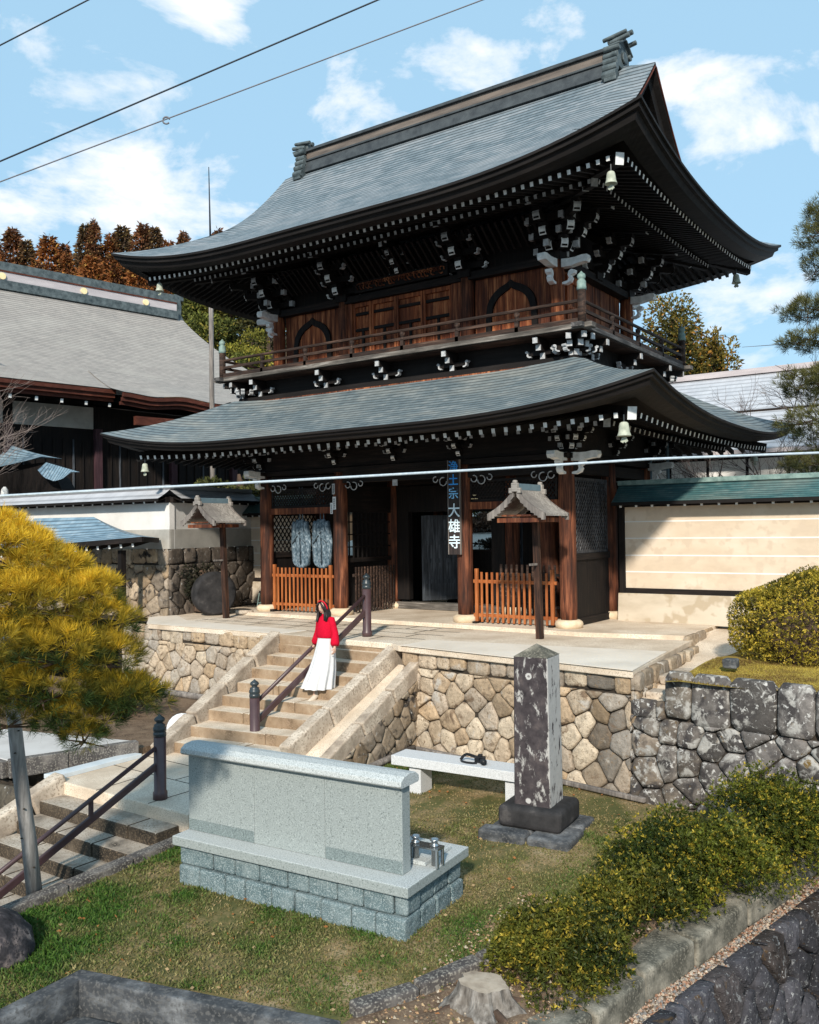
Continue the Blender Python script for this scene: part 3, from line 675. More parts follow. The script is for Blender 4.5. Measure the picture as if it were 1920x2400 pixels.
# ---- base of the upper storey on the lower roof
part('waist_board', [((-4.76, -.62, 4.92), (4.76, 4.90, 5.06))], 'redwood')
part('waist_board', [((-4.60, -.46, 5.06), (4.60, 4.74, 5.20))], 'fascia'); part('waist_wall', [((-4.42, -.28, 5.20), (4.42, 4.56, 5.60))], 'fascia')
def cap_cluster(x, y, outs):
    mb = MB()
    for o in outs:
        o = Vector((o[0], o[1], 0)); l = Vector((-o.y, o.x, 0)); Pp = Vector((x, y, 0))
        for k, (rc, z) in enumerate(((.16, 5.26), (.34, 5.40), (.48, 5.52))):
            mb.bar(Pp - o * .1 + Vector((0, 0, z)), Pp + o * rc + Vector((0, 0, z)), .11, .12, 0)
            mb.bar(Pp + o * rc + Vector((0, 0, z)), Pp + o * (rc + .025) + Vector((0, 0, z)), .10, .115, 2)
        for t in (-1, 1):
            mb.bar(Pp + o * .12 + Vector((0, 0, 5.33)), Pp + o * .12 + l * t * .3 + Vector((0, 0, 5.33)), .08, .09, 0)
            hook(mb, Pp + o * .12 + l * t * .26 + Vector((0, 0, 5.36)), tuple(l * t)[:2], .14, .10, .09, 2)
    mb.build('balcony_bracket', WH, gate)
for x in (-3.86, -1.74, 0, 1.74, 3.86): cap_cluster(x, -.28, [F]); cap_cluster(x, 4.56, [BK])
for y in (.3, YC, 4.0): cap_cluster(4.42, y, [RT]); cap_cluster(-4.42, y, [LF])
for sx in (-1, 1):
    cap_cluster(sx * 4.42, -.28, [(sx * .9, -.9), (sx * .3, -1), (sx * 1, -.3)]); cap_cluster(sx * 4.42, 4.56, [(sx * .9, .9)])
# ---- balcony
BXh, BY0, BY1 = 4.94, -.86, 5.14
bal = part('balcony', [((-BXh + .06, BY0 + .06, 5.60), (BXh - .06, BY1 - .06, 5.67))], 'railwood')
part('floor_edge', [((-BXh - .14, BY0, 5.615), (BXh + .14, BY0 + .22, 5.712)), ((-BXh - .14, BY1 - .22, 5.615), (BXh + .14, BY1, 5.712))], 'oldedge', bal, .008)
part('floor_edge', [((BXh - .22, BY0 - .14, 5.618), (BXh, BY1 + .14, 5.708)), ((-BXh, BY0 - .14, 5.618), (-BXh + .22, BY1 + .14, 5.708))], 'oldedge_y', bal, .008)
part('floor', [((-BXh + .22, BY0 + .22, 5.66), (BXh - .22, BY1 - .22, 5.70))], 'panelwood', bal)
for a, b, mat, nn in (((-BXh + .08, BY0 + .09), (BXh - .08, BY0 + .09), 'railwood', 7), ((-BXh + .08, BY1 - .09), (BXh - .08, BY1 - .09), 'railwood', 7), ((BXh - .09, BY0 + .08), (BXh - .09, BY1 - .08), 'railwood_y', 4), ((-BXh + .09, BY0 + .08), (-BXh + .09, BY1 - .08), 'railwood_y', 4)):
    mb = MB(); a3, b3 = Vector((a[0], a[1], 0)), Vector((b[0], b[1], 0))
    mb.tube([a3 + Vector((0, 0, 6.15)), b3 + Vector((0, 0, 6.15))], .035, 8)
    mb.bar(a3 + Vector((0, 0, 5.97)), b3 + Vector((0, 0, 5.97)), .055, .06); mb.bar(a3 + Vector((0, 0, 5.765)), b3 + Vector((0, 0, 5.765)), .08, .11)
    mb.build('railing', mat, bal)
    for k in range(1, nn):
        p = a3.lerp(b3, k / nn); mb = MB(); mb.box((p.x - .04, p.y - .04, 5.71), (p.x + .04, p.y + .04, 5.94)); mb.lathe([(.05, 5.95), (.035, 6.0), (.06, 6.06), (.06, 6.11)], (p.x, p.y, 0), 8); mb.build('baluster', mat, bal)
for sx in (-1, 1):
    for y in (BY0 + .09, BY1 - .09):
        mb = MB(); mb.lathe([(.08, 5.66), (.08, 6.36)], (sx * (BXh - .09), y, 0), 14, 0)
        mb.lathe([(.092, 6.34), (.092, 6.40), (.086, 6.41), (.086, 6.50), (.07, 6.53), (.05, 6.545), (.075, 6.56), (.082, 6.60), (.07, 6.64), (.03, 6.67), (.008, 6.70)], (sx * (BXh - .09), y, 0), 14, 1)
        mb.build('corner_post', ['railwood', 'verdigris'], bal, smooth=True)
# ---- upper storey walls
core = part('upper_wall', [((-3.72, .38, 5.66), (3.72, 3.9, 8.3))], 'darkwood')
part('tie_beam', [((-3.95, .14, 7.26), (3.95, .40, 7.42)), ((-3.95, 3.88, 7.26), (3.95, 4.14, 7.42))], 'darkwood_x')
part('tie_beam', [((3.74, .4, 7.263), (3.98, 3.88, 7.417)), ((-3.98, .4, 7.263), (-3.74, 3.88, 7.417))], 'darkwood_y')
part('purlin', [((-4.9, -.78, 8.24), (4.9, -.64, 8.38))], 'darkwood_x')
mb = MB()
for k in range(46): x = -3.6 + k * .16; mb.bar((x, .15, 7.72), (x, -.42, 8.16), .05, .04)
mb.build('cove_ribs', 'darkwood', gate)
for x in (-3.86, -1.72, 1.72, 3.86):
    for y in (UY0, UY1):
        mb = MB(); mb.lathe([(.155, 5.68), (.155, 7.0), (.14, 7.33)], (x, y, 0), 16); mb.build('column', 'redwood' if abs(x) > 2 else 'pillarwood', gate, smooth=True)
def planks(x0, x1, y, z0, z1, n, mat='panelwood', seed=1, name='plank_panel'):
    rr = random.Random(seed); mb = MB(); w = (x1 - x0) / n
    for k in range(n): d = rr.uniform(-.012, .012); mb.box((x0 + k * w + .003, y + d, z0), (x0 + (k + 1) * w - .003, y + .05, z1))
    return mb.build(name, mat, gate)
part('sill_beam', [((-3.72, .22, 5.70), (3.72, .36, 5.80))], 'railwood')
for sx in (-1, 1):
    a, b = (1.88, 3.70) if sx > 0 else (-3.70, -1.88)
    planks(a, b, .32, 5.80, 7.26, 11, 'redwood', 3 + sx)
    cx = 2.78 * sx
    def arch(w, h, n=14):
        pts = [(-w * 1.06, 0)]
        for k in range(n + 1):
            t = k / n; u = -w + w * t; pts.append((u, h * (.50 + .44 * math.sqrt(max(0, 1 - (1 - t) ** 2)) + .06 * t ** 8)))
        return pts + [(-p[0], p[1]) for p in pts[::-1][1:]]
    o_, i_ = arch(.60, 1.33, 20), arch(.475, 1.17, 20); mb = MB(); n = len(o_)
    vs = [(cx + u, .255, 5.80 + v) for u, v in o_] + [(cx + u, .255, 5.80 + v) for u, v in i_] + [(cx + u, .325, 5.80 + v) for u, v in o_] + [(cx + u, .325, 5.80 + v) for u, v in i_]
    fs = []
    for k in range(n - 1): fs += [(k, k + 1, n + k + 1, n + k), (k + 1, k, 2 * n + k, 2 * n + k + 1), (n + k, n + k + 1, 3 * n + k + 1, 3 * n + k)]
    mb.add(vs, fs); win = mb.build('bell_window', 'darkwood', gate)
    mb = MB(); rr = random.Random(5)
    ss = np.linspace(-.475, .475, 9)
    for k in range(8):
        u0, u1 = ss[k] + .003, ss[k + 1] - .003
        hh = [float(np.interp(u, [p[0] for p in i_[1:-1]], [p[1] for p in i_[1:-1]])) for u in (u0, u1)]; d = rr.uniform(.285, .305)
        mb.hexa([(cx + u0, d, 5.80), (cx + u1, d, 5.80), (cx + u1, .32, 5.80), (cx + u0, .32, 5.80), (cx + u0, d, 5.80 + hh[0]), (cx + u1, d, 5.80 + hh[1]), (cx + u1, .32, 5.80 + hh[1]), (cx + u0, .32, 5.80 + hh[0])])
    mb.build('shutter', 'panelwood', win)
part('jamb', [((-1.58, .2, 5.8), (-1.46, .34, 7.26)), ((1.34, .2, 5.8), (1.58, .34, 7.26))], 'redwood')
for (x0, x1) in ((-1.44, -.92), (-.90, -.20), (-.18, .55), (.57, 1.32)):
    mb = MB(); w = x1 - x0; rr = random.Random(int(x0 * 100))
    for k in range(5): mb.box((x0 + .03 + k * (w - .06) / 5, .30 + rr.uniform(-.006, .006), 5.82), (x0 + .03 + (k + 1) * (w - .06) / 5 - .003, .35, 7.22))
    mb.box((x0, .235, 5.80), (x0 + .055, .33, 7.255)); mb.box((x1 - .055, .235, 5.80), (x1, .33, 7.255)); mb.box((x0 + .055, .24, 7.16), (x1 - .055, .33, 7.255)); mb.box((x0 + .055, .24, 5.80), (x1 - .055, .33, 5.87))
    dl = mb.build('door_leaf', 'panelwood', gate)
    for z in (6.96, 6.58, 6.22): mb = MB(); mb.box((x0 + .055, .25, z), (x1 - .055, .305, z + .065)); mb.build('door_rail', 'darkwood_x', dl)
    mb = MB(); mb.box((x0 + w / 2 - .03, .262, 5.87), (x0 + w / 2 + .03, .30, 6.58)); mb.build('door_stile', 'darkwood', dl)
part('carved_panel', [((-1.3, .12, 7.46), (1.3, .2, 7.72))], 'fascia'); 
mb = MB(); rr = random.Random(9)
for k in range(26):
    x = -1.15 + k * .092; mb.tube([(x + .09 * math.cos(t) * rr.uniform(.6, 1.2), .1, 7.59 + .08 * math.sin(t)) for t in np.linspace(0, rr.uniform(3, 5.4), 8)], .016, 5)
mb.build('dragon_carving', 'redwood', gate)
for x in (3.72,):
    mb = MB()
    for k in range(12): mb.box((x, .42 + k * .285, 5.80), (x + .03 + .008 * (k % 3), .42 + k * .285 + .278, 7.26))
    mb.build('plank_panel', 'redwood', gate)
    part('door_frame', [((x + .02, .85, 5.8), (x + .09, .93, 7.2)), ((x + .02, 1.5, 5.8), (x + .09, 1.58, 7.2)), ((x + .02, .93, 7.05), (x + .085, 1.5, 7.2)), ((x + .02, .93, 6.5), (x + .085, 1.5, 6.56))], 'panelwood')
# ---- papers pasted on pillar and beam, crest
for (x, z0, z1, w, tint) in ((-1.775, 2.72, 2.97, .085, 'agedpaint'), (-1.755, 2.36, 2.66, .10, 'paper'), (-1.84, 2.26, 2.52, .075, 'paper')):
    mb = MB(); mb.box((x - w / 2, -.186, z0), (x + w / 2, -.182, z1)); s = mb.build('pasted_slip', tint, gate)
    mb = MB(); rr = random.Random(int(z0 * 100)); n = 5; hh = (z1 - z0 - .05) / n
    for k in range(n):
        zc = z1 - .035 - hh * (k + .5)
        for q in range(3): mb.box((x - w * .28, -.189, zc - hh * .34 + q * hh * .3), (x + w * .28 * rr.uniform(.3, 1), -.1865, zc - hh * .34 + q * hh * .3 + hh * .12))
        mb.box((x - w * .05, -.190, zc - hh * .36), (x + w * .06, -.1872, zc + hh * .36))
    mb.build('brush_strokes', 'inkdark', s)
part('pasted_slip', [((-.12, -.092, 2.86), (.02, -.088, 3.0))], 'agedpaint')
mb = MB()
for a in (90, 210, 330): mb.lathe([(.035, 0), (.035, .012)], (2.02 + .05 * math.cos(R(a)), -.075, 2.52 + .05 * math.sin(R(a))), 10)
mb.build('gilt_crest', 'gold', gate)
# ================================================================== STONEWORK
def clip_half(poly, px, py, nx, ny):
    out = []
    for i in range(len(poly)):
        a, b = poly[i], poly[(i + 1) % len(poly)]
        da = (a[0] - px) * nx + (a[1] - py) * ny; db = (b[0] - px) * nx + (b[1] - py) * ny
        if da <= 0: out.append(a)
        if (da < 0 < db) or (db < 0 < da):
            t = da / (da - db); out.append((a[0] + (b[0] - a[0]) * t, a[1] + (b[1] - a[1]) * t))
    return out
def voronoi(region, cell, jit, rot, seed, aspect=1.0):
    """convex region polygon -> list of cell polygons"""
    rr = random.Random(seed); us = [p[0] for p in region]; vs = [p[1] for p in region]
    cx, cy = (min(us) + max(us)) / 2, (min(vs) + max(vs)) / 2; ext = math.hypot(max(us) - min(us), max(vs) - min(vs)) / 2 + cell * 2
    c, s = math.cos(rot), math.sin(rot); pts = []; n = int(ext / cell) + 1
    for i in range(-n, n + 1):
        for j in range(-n, n + 1):
            a = (i + (.5 if j % 2 else 0) * .6 + rr.uniform(-jit, jit)) * cell; b = (j + rr.uniform(-jit, jit)) * cell * aspect
            x, y = cx + a * c - b * s, cy + a * s + b * c
            if min(us) - cell < x < max(us) + cell and min(vs) - cell < y < max(vs) + cell: pts.append((x, y))
    cells = []
    for i, p in enumerate(pts):
        poly = list(region)
        for j, q in enumerate(pts):
            if i == j: continue
            dx, dy = q[0] - p[0], q[1] - p[1]
            if dx * dx + dy * dy > (cell * 3.2) ** 2: continue
            poly = clip_half(poly, (p[0] + q[0]) / 2, (p[1] + q[1]) / 2, dx, dy)
            if len(poly) < 3: break
        if len(poly) >= 3: cells.append(poly)
    return cells
def inset(poly, d):
    """shrink a convex polygon by d"""
    out = list(poly); n = len(poly); ar = sum(poly[i][0] * poly[(i + 1) % n][1] - poly[(i + 1) % n][0] * poly[i][1] for i in range(n))
    sg = 1 if ar > 0 else -1
    for i in range(n):
        a, b = poly[i], poly[(i + 1) % n]; ex, ey = b[0] - a[0], b[1] - a[1]; L = math.hypot(ex, ey)
        if L < 1e-6: continue
        nx, ny = sg * ey / L, -sg * ex / L; out = clip_half(out, a[0] - nx * d, a[1] - ny * d, nx, ny)
        if len(out) < 3: return None
    return out
def rounded(poly, k=2, cut=.22):
    for _ in range(k):
        o = []
        for i in range(len(poly)):
            a, b = poly[i], poly[(i + 1) % len(poly)]
            o += [(a[0] + (b[0] - a[0]) * cut, a[1] + (b[1] - a[1]) * cut), (b[0] + (a[0] - b[0]) * cut, b[1] + (a[1] - b[1]) * cut)]
        poly = o
    return poly
def stonewall(name, P0, U, V, regions, mat, colf, seed=1, gap=.006, depth=.055, back=True, label=None, cat=None, parent=None, rough=.009, cut=.13):
    """regions: list of (polygon cells) in (u,v); stones are pillowed polygons on the plane"""
    P0, U, V = Vector(P0), Vector(U).normalized(), Vector(V).normalized(); Nn = U.cross(V).normalized()
    rr = random.Random(seed); mb = MB(); cols = []
    bk = MB()
    for cells in regions:
        for c in cells:
            p = inset(c, gap)
            if p is None or len(p) < 3: continue
            cu = sum(q[0] for q in p) / len(p); cv = sum(q[1] for q in p) / len(p)
            size = max(max(q[0] for q in p) - min(q[0] for q in p), .05)
            p = rounded(p, 1, cut); n = len(p); base = len(mb.v)
            rings = ((1.0, -.05), (.99, depth * .40), (.935, depth * .80), (.70, depth * .95))
            tx, ty = rr.uniform(-.09, .09), rr.uniform(-.09, .09); dd = rr.uniform(-.015, .02)
            col = colf(cu, cv, rr)
            for s, d in rings:
                for q in p:
                    u, v = cu + (q[0] - cu) * s, cv + (q[1] - cv) * s
                    w = d + (dd + tx * (u - cu) + ty * (v - cv) + rr.uniform(-rough, rough) if d > 0 else 0)
                    mb.v.append(tuple(P0 + U * u + V * v + Nn * w)); cols.append([x * (.72 if d < .01 else 1) for x in col])
            mb.v.append(tuple(P0 + U * cu + V * cv + Nn * (depth * 1.03 + dd))); cols.append(col)
            for k in range(len(rings) - 1):
                for i in range(n): mb.f.append((base + k * n + i, base + k * n + (i + 1) % n, base + (k + 1) * n + (i + 1) % n, base + (k + 1) * n + i)); mb.m.append(0)
            for i in range(n): mb.f.append((base + 3 * n + i, base + 3 * n + (i + 1) % n, base + 4 * n)); mb.m.append(0)
    # orient
    o = mb.build(name, mat, parent, smooth=True, col=np.array(cols), label=label, cat=cat)
    return o
def backing(parent, P0, U, V, poly, off=-.0):
    P0, U, V = Vector(P0), Vector(U).normalized(), Vector(V).normalized(); Nn = U.cross(V).normalized(); mb = MB()
    mb.add([P0 + U * u + V * v + Nn * off for u, v in poly], [tuple(range(len(poly)))]); return mb.build('joint_bed', 'gapdark', parent)
def caprow(u0, u1, v0, v1, w, seed):
    rr = random.Random(seed); out = []; u = u0
    while u < u1 - .05:
        e = min(u + w * rr.uniform(.75, 1.35), u1)
        if u1 - e < w * .4: e = u1
        b = v0 + rr.uniform(-.05, .04); out.append([(u, b), (e, b + rr.uniform(-.02, .02)), (e, v1), (u, v1)]); u = e
    return out
def warm(u, v, rr):
    t = rr.random(); a = np.array([(.60, .44, .285), (.64, .50, .355), (.52, .425, .33), (.66, .545, .41), (.51, .38, .255), (.59, .47, .345)][rr.randrange(6)]) * rr.uniform(.8, 1.12)
    return list(a)
# ---- front wall of the terrace, right of the stairs: from the stair flank to the inner corner and on below the shrub terrace
ang = math.atan2(-.644, 4.508); Ud = (math.cos(ang), math.sin(ang), 0); A0 = Vector((2.40, -3.30, 0))
Vd = Vector((0, .06, 1)); L1 = 4.58
zt, zb = -.30, -2.1
def col_right(u, v, rr):
    c = np.array(warm(u, v, rr)); k = float(np.clip((u - 3.0) / 1.6, 0, 1)); g = np.array((.30, .285, .265)) * rr.uniform(.6, 1.5)
    if rr.random() < k * .75: c = c * .3 + g * .7
    if u > 3.9 and rr.random() < .5: c *= .55
    return list(c)
B0 = A0 + Vector((0, -.05, zb)); 
reg = [(0, 0), (L1, 0), (L1, 1.52), (0, 1.52)]
wallR = stonewall('stone_retaining_wall', B0, Ud, Vd, [voronoi(reg, .335, .33, R(38), 5), caprow(0, L1, 1.52, 1.86, .40, 3)], 'stones', col_right, 4, label='tan polygonal stone retaining wall right of the stairs, behind the white bench', cat='stone wall')
backing(wallR, B0, Ud, Vd, [(0, -.1), (L1, -.1), (L1, 1.8), (0, 1.8)])
# lichen-grey wall under the shrub terrace
C0 = A0 + Vector(Ud) * L1 + Vector((0, -.05, zb))
def col_lich(u, v, rr):
    c = np.array((.19, .172, .16)) * rr.uniform(.4, 1.6); w = np.array(warm(u, v, rr))
    k = float(np.clip(1 - u / 1.2, 0, 1)); return list(c * (1 - .5 * k) + w * .5 * k * rr.uniform(.3, 1))
L2 = 5.2
wallT = stonewall('stone_retaining_wall', C0, Ud, Vd, [voronoi([(0, -.3), (L2, -.3), (L2, 1.26), (0, 1.26)], .37, .33, R(30), 15), voronoi([(2.4, -2.3), (L2 + 4, -2.3), (L2 + 4, -.31), (2.4, -.31)], .5, .33, R(30), 16), caprow(L2, L2 + 4, 1.26, 1.94, .5, 18), voronoi([(L2, -.3), (L2 + 4, -.3), (L2 + 4, 1.26), (L2, 1.26)], .5, .33, R(30), 17), caprow(.52, L2, 1.26, 1.94, .46, 8), caprow(0, .52, 1.2, 1.5, .3, 2)], 'stones_lichen', col_lich, 6, depth=.09, label='dark lichen-covered stone wall below the mossy shrub terrace at right', cat='stone wall')
backing(wallT, C0, Ud, Vd, [(0, -2.3), (L2 + 4, -2.3), (L2 + 4, 1.7), (.55, 1.7), (.5, 1.4), (0, 1.4)])
# ---- terrace paving
def slab(name, poly, z0, z1, mat, **k):
    mb = MB(); n = len(poly); mb.add([(x, y, z1) for x, y in poly] + [(x, y, z0) for x, y in poly], [tuple(range(n)), tuple(range(2 * n - 1, n - 1, -1))] + [(i + n, (i + 1) % n + n, (i + 1) % n, i) for i in range(n)])
    return mb.build(name, mat, **k)
e1 = A0 + Vector(Ud) * (L1 - .0)
paving = slab('terrace_paving', [(-6.2, -2.05), (-4.9, -3.1), (-.72, -3.12), (2.08, -3.2), (2.35, -3.36), (6.98, -4.02), (6.55, .3), (6.5, 2.4), (-7.2, 2.4)], -.32, -.21, 'paving', kind='structure', bevel=.015)
slab('terrace_border', [(2.42, -3.40), (6.99, -4.05), (6.75, -1.9), (2.5, -2.5)], -.206, -.196, 'paving_pale', kind='structure')
slab('terrace_border', [(-6.1, -2.08), (-4.92, -3.11), (-.75, -3.13), (-.65, -2.45), (-4.6, -2.2), (-5.9, -1.4)], -.206, -.197, 'paving_pale', kind='structure')
plinth = slab('gate_plinth', [(-4.7, -.55), (1.6, -.5), (4.62, -.62), (6.5, -.22), (6.45, 2.3), (5.0, 4.9), (-4.7, 4.9)], -.30, -.13, 'paving', kind='structure', bevel=.012)
mb = MB()                                             # joint lines of the paving slabs, 4 mm above it
rr = random.Random(3)
for y in (-.62 - .0, -1.15, -1.75, -2.4):
    mb.add([(-4.6, y, -.2045), (2.3, y - .05, -.2045), (2.3, y - .024, -.2045), (-4.6, y + .026, -.2045)], [(0, 1, 2, 3)])
    x = -4.4
    while x < 2.2: mb.add([(x, y, -.2043), (x + .022, y, -.2043), (x + .04, y - .52, -.2043), (x + .018, y - .52, -.2043)], [(0, 3, 2, 1)]); x += rr.uniform(.6, 1.3)
mb.build('terrace_joints', 'gapdark', kind='structure')
for i in range(11):
    x0 = -4.7 + i * .93 + .01; pass
# right end of the terrace: low stone edge stepping back
U2 = Vector((-.06, 1, 0)).normalized()
wallE = stonewall('stone_retaining_wall', (6.99, -4.0, -1.0), U2, (0, 0, 1), [voronoi([(0, 0), (3.6, 0), (3.6, .5), (0, .5)], .24, .3, R(40), 25), caprow(0, 3.6, .5, .74, .36, 9)], 'stones', lambda u, v, r: list(np.array(warm(u, v, r)) * r.uniform(.6, 1)), 8, depth=.05, label='short return of the stone wall at the right end of the paved terrace', cat='stone wall')
backing(wallE, (6.99, -4.0, -1.0), U2, (0, 0, 1), [(0, -.1), (3.7, -.1), (3.7, .72), (0, .72)])
wallE2 = stonewall('stone_retaining_wall', (6.55, -.3, -.9), U2, (0, 0, 1), [caprow(0, 2.6, 0, .36, .4, 19), caprow(0, 2.6, .36, .77, .7, 12)], 'stones', lambda u, v, r: list(np.array(warm(u, v, r)) * .8), 8, depth=.05, label='low stone kerb of the upper plinth beside the cream wall and shrub', cat='stone wall')
# ---- left front wall
A1 = Vector((-5.0, -3.02, 0)); 
def col_left(u, v, rr): 
    c = np.array(warm(u, v, rr)) 
    if rr.random() < .35: c = c * .5 + np.array((.42, .40, .37)) * .5
    return list(c)
L3 = 4.22; UL = (1, -.022, 0)
B1 = A1 + Vector((0, -.05, -1.75))
wallL = stonewall('stone_retaining_wall', B1, UL, Vd, [voronoi([(-.9, 0), (L3, 0), (L3, 1.18), (-.9, 1.18)], .325, .33, R(42), 35), caprow(-.9, L3, 1.18, 1.52, .36, 13)], 'stones', col_left, 14, label='tan polygonal stone retaining wall left of the stairs, behind the pine', cat='stone wall')
backing(wallL, B1, UL, Vd, [(-.9, -.1), (L3, -.1), (L3, 1.48), (-.9, 1.48)])
# ---- upper stairway
RI = .18
stair = thing('stone_stairway', 'worn tan stone stairs with sloping side slabs climbing to the gate terrace', 'stairs', (.9, -6.0, -1.83))
TL = [(-.84, -3.16), (-.80, -3.58), (-.66, -4.06), (-.50, -4.58), (-.44, -5.02), (-.42, -5.42), (-.30, -5.90), (-.19, -6.34)]
TR = [(2.02, -3.30), (2.0, -3.55), (2.0, -3.92), (2.0, -4.34), (2.02, -4.78), (2.0, -5.16), (2.0, -5.58), (1.97, -6.06)]
rs = random.Random(4)
for i in range(8):
    z = -.21 - RI * (i + 1); (xl, yl), (xr, yr) = TL[i], TR[i]
    bl = TL[i - 1] if i else (-.80, -3.02); br = TR[i - 1] if i else (2.05, -3.1)
    cuts = sorted([0, 1] + [rs.uniform(.25, .75) for _ in range(1 + (i % 2))])
    mb = MB()
    for c0, c1 in zip(cuts[:-1], cuts[1:]):
        g = .002
        p = lambda t, fr, zz: ((xl + (xr - xl) * t if fr else bl[0] + (br[0] - bl[0]) * t), (yl + (yr - yl) * t if fr else bl[1] + (br[1] - bl[1]) * t + .12), zz)
        dz = rs.uniform(-.008, .008)
        lo = z - RI - .25
        mb.hexa([p(c0 + g, 1, lo), p(c1 - g, 1, lo), p(c1 - g, 0, lo), p(c0 + g, 0, lo), p(c0 + g, 1, z + dz), p(c1 - g, 1, z + dz), p(c1 - g, 0, z + dz), p(c0 + g, 0, z + dz)]); mb.m[-5] = 1
    mb.build('step', ['stepstone', 'steptread'], stair, bevel=.022, seg=3)
mb = MB(); mb.box((-.75, -3.16, -.55), (2.05, -2.8, -.215)); mb.build('step', 'stepstone', stair, bevel=.02)
def beam(a, b, w, h, jog=.0, n=3, seed=1, mat='cheekstone', name='side_slab', bevel=.03):
    rr = random.Random(seed); a, b = Vector(a), Vector(b); mb = MB()
    for k in range(n):
        p, q = a.lerp(b, k / n + .004), a.lerp(b, (k + 1) / n - .004); off = Vector((rr.uniform(-jog, jog), 0, rr.uniform(-jog, jog))); mb.bar(p + off, q + off, w, h)
    return mb.build(name, mat, stair, bevel=bevel, seg=3)
beam((-.93, -3.02, -.36), (-.26, -6.62, -1.86), .24, .44, .015, 4, 2)
beam((2.10, -3.0, -.38), (2.12, -6.05, -1.68), .22, .42, .015, 3, 4)
beam((2.40, -3.15, -.64), (2.38, -5.95, -1.86), .36, .14, .0, 1, 5, 'paving', 'ramp_strip', .01)
beam((2.66, -3.2, -.58), (2.66, -5.75, -1.80), .20, .28, .012, 3, 6)
# flank of the stairs: triangular rubble wall facing right
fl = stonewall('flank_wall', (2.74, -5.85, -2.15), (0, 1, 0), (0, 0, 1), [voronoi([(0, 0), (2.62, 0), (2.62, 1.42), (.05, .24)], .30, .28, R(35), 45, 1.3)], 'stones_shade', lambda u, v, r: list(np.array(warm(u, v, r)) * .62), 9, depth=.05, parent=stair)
backing(fl, (2.74, -5.85, -2.15), (0, 1, 0), (0, 0, 1), [(0, 0), (2.65, 0), (2.65, 1.42), (0, .24)])
mb = MB()
mb.hexa([(2.0, -6.0, -2.3), (2.735, -5.8, -2.3), (2.735, -3.1, -2.3), (2.0, -3.1, -2.3), (2.0, -6.0, -1.85), (2.735, -5.8, -1.95), (2.735, -3.1, -.75), (2.0, -3.1, -.7)]); mb.build('core', 'gapdark', stair)
# ---- landing and lower stairs
slab('landing_paving', [(-.45, -8.42), (2.58, -8.44), (2.6, -5.5), (-.65, -5.5)], -2.1, -1.83, 'paving', kind='structure', bevel=.02)
mb = MB()
for a, b in (((-.4, -7.4), (2.5, -7.5)), ((-.4, -6.75), (2.5, -6.85)), ((.6, -8.42), (.55, -7.4)), ((1.75, -8.42), (1.8, -7.45)), ((1.15, -7.45), (1.2, -6.8))):
    mb.bar((*a, -1.829), (*b, -1.829), .014, .006)
mb.build('landing_joints', 'gapdark', kind='structure')
low = thing('stone_stairway', 'shaded lower flight of grey stone steps running down past the pine pole', 'stairs', (1.2, -9.8, -2.9))
for i in range(7):
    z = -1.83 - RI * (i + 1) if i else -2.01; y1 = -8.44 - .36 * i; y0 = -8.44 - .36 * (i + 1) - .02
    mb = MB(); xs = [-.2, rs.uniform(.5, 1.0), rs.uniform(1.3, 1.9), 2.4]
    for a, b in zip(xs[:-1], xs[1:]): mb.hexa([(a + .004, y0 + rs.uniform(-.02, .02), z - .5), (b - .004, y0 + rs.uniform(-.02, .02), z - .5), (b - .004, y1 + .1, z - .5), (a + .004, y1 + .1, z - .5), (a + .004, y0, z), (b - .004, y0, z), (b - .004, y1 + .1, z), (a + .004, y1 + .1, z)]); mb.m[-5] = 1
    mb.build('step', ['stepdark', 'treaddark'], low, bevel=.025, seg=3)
mb = MB()
for k in range(5):
    a = Vector((-.30, -8.35, -1.86)).lerp(Vector((-.42, -11.2, -3.0)), k / 5); b = Vector((-.30, -8.35, -1.86)).lerp(Vector((-.42, -11.2, -3.0)), (k + 1) / 5 - .01); mb.bar(a, b, .26, .34)
mb.build('side_slab', 'cheekstone', low, bevel=.04, seg=3)
mb = MB()
ys = [-8.46, -9.3, -10.2, -11.2, -12.2]
for a, b in zip(ys[:-1], ys[1:]): mb.hexa([(2.40, b + .006, -3.2), (2.58, b + .006, -3.2), (2.58, a - .006, -3.2), (2.40, a - .006, -3.2), (2.40, b + .006, -2.11 + (b + 8.4) * .03), (2.58, b + .006, -2.11 + (b + 8.4) * .03), (2.58, a - .006, -2.11 + (a + 8.4) * .03), (2.40, a - .006, -2.11 + (a + 8.4) * .03)])
mb.build('kerb', 'curbstone', low, bevel=.02, seg=2)
# ---- ground sheets
def sheet(name, x0, x1, y0, y1, zf, mat, nx=40, ny=40, **k):
    mb = MB(); rows = [[(x0 + (x1 - x0) * i / nx, y0 + (y1 - y0) * j / ny, zf(x0 + (x1 - x0) * i / nx, y0 + (y1 - y0) * j / ny)) for i in range(nx + 1)] for j in range(ny + 1)]
    mb.grid(rows); return mb.build(name, mat, kind='structure', smooth=True, **k)
sheet('ground', -400, 400, -400, 400, lambda x, y: -4.35, 'asphalt', 2, 2)
slab('temple_yard', [(-120, 2.35), (120, 2.35), (120, 140), (-120, 140)], -.5, -.235, 'yardsand', kind='structure')
slab('temple_yard', [(-120, -1.0), (-6.3, -1.0), (-6.3, 2.36), (-120, 2.36)], -.5, -.242, 'yardsand', kind='structure')
def zlawn(x, y): return -2.0 + (y + 3.5) * .036
def lawnpoly(x, y):
    """inside the lawn?"""
    return None
mb = MB(); rows = []
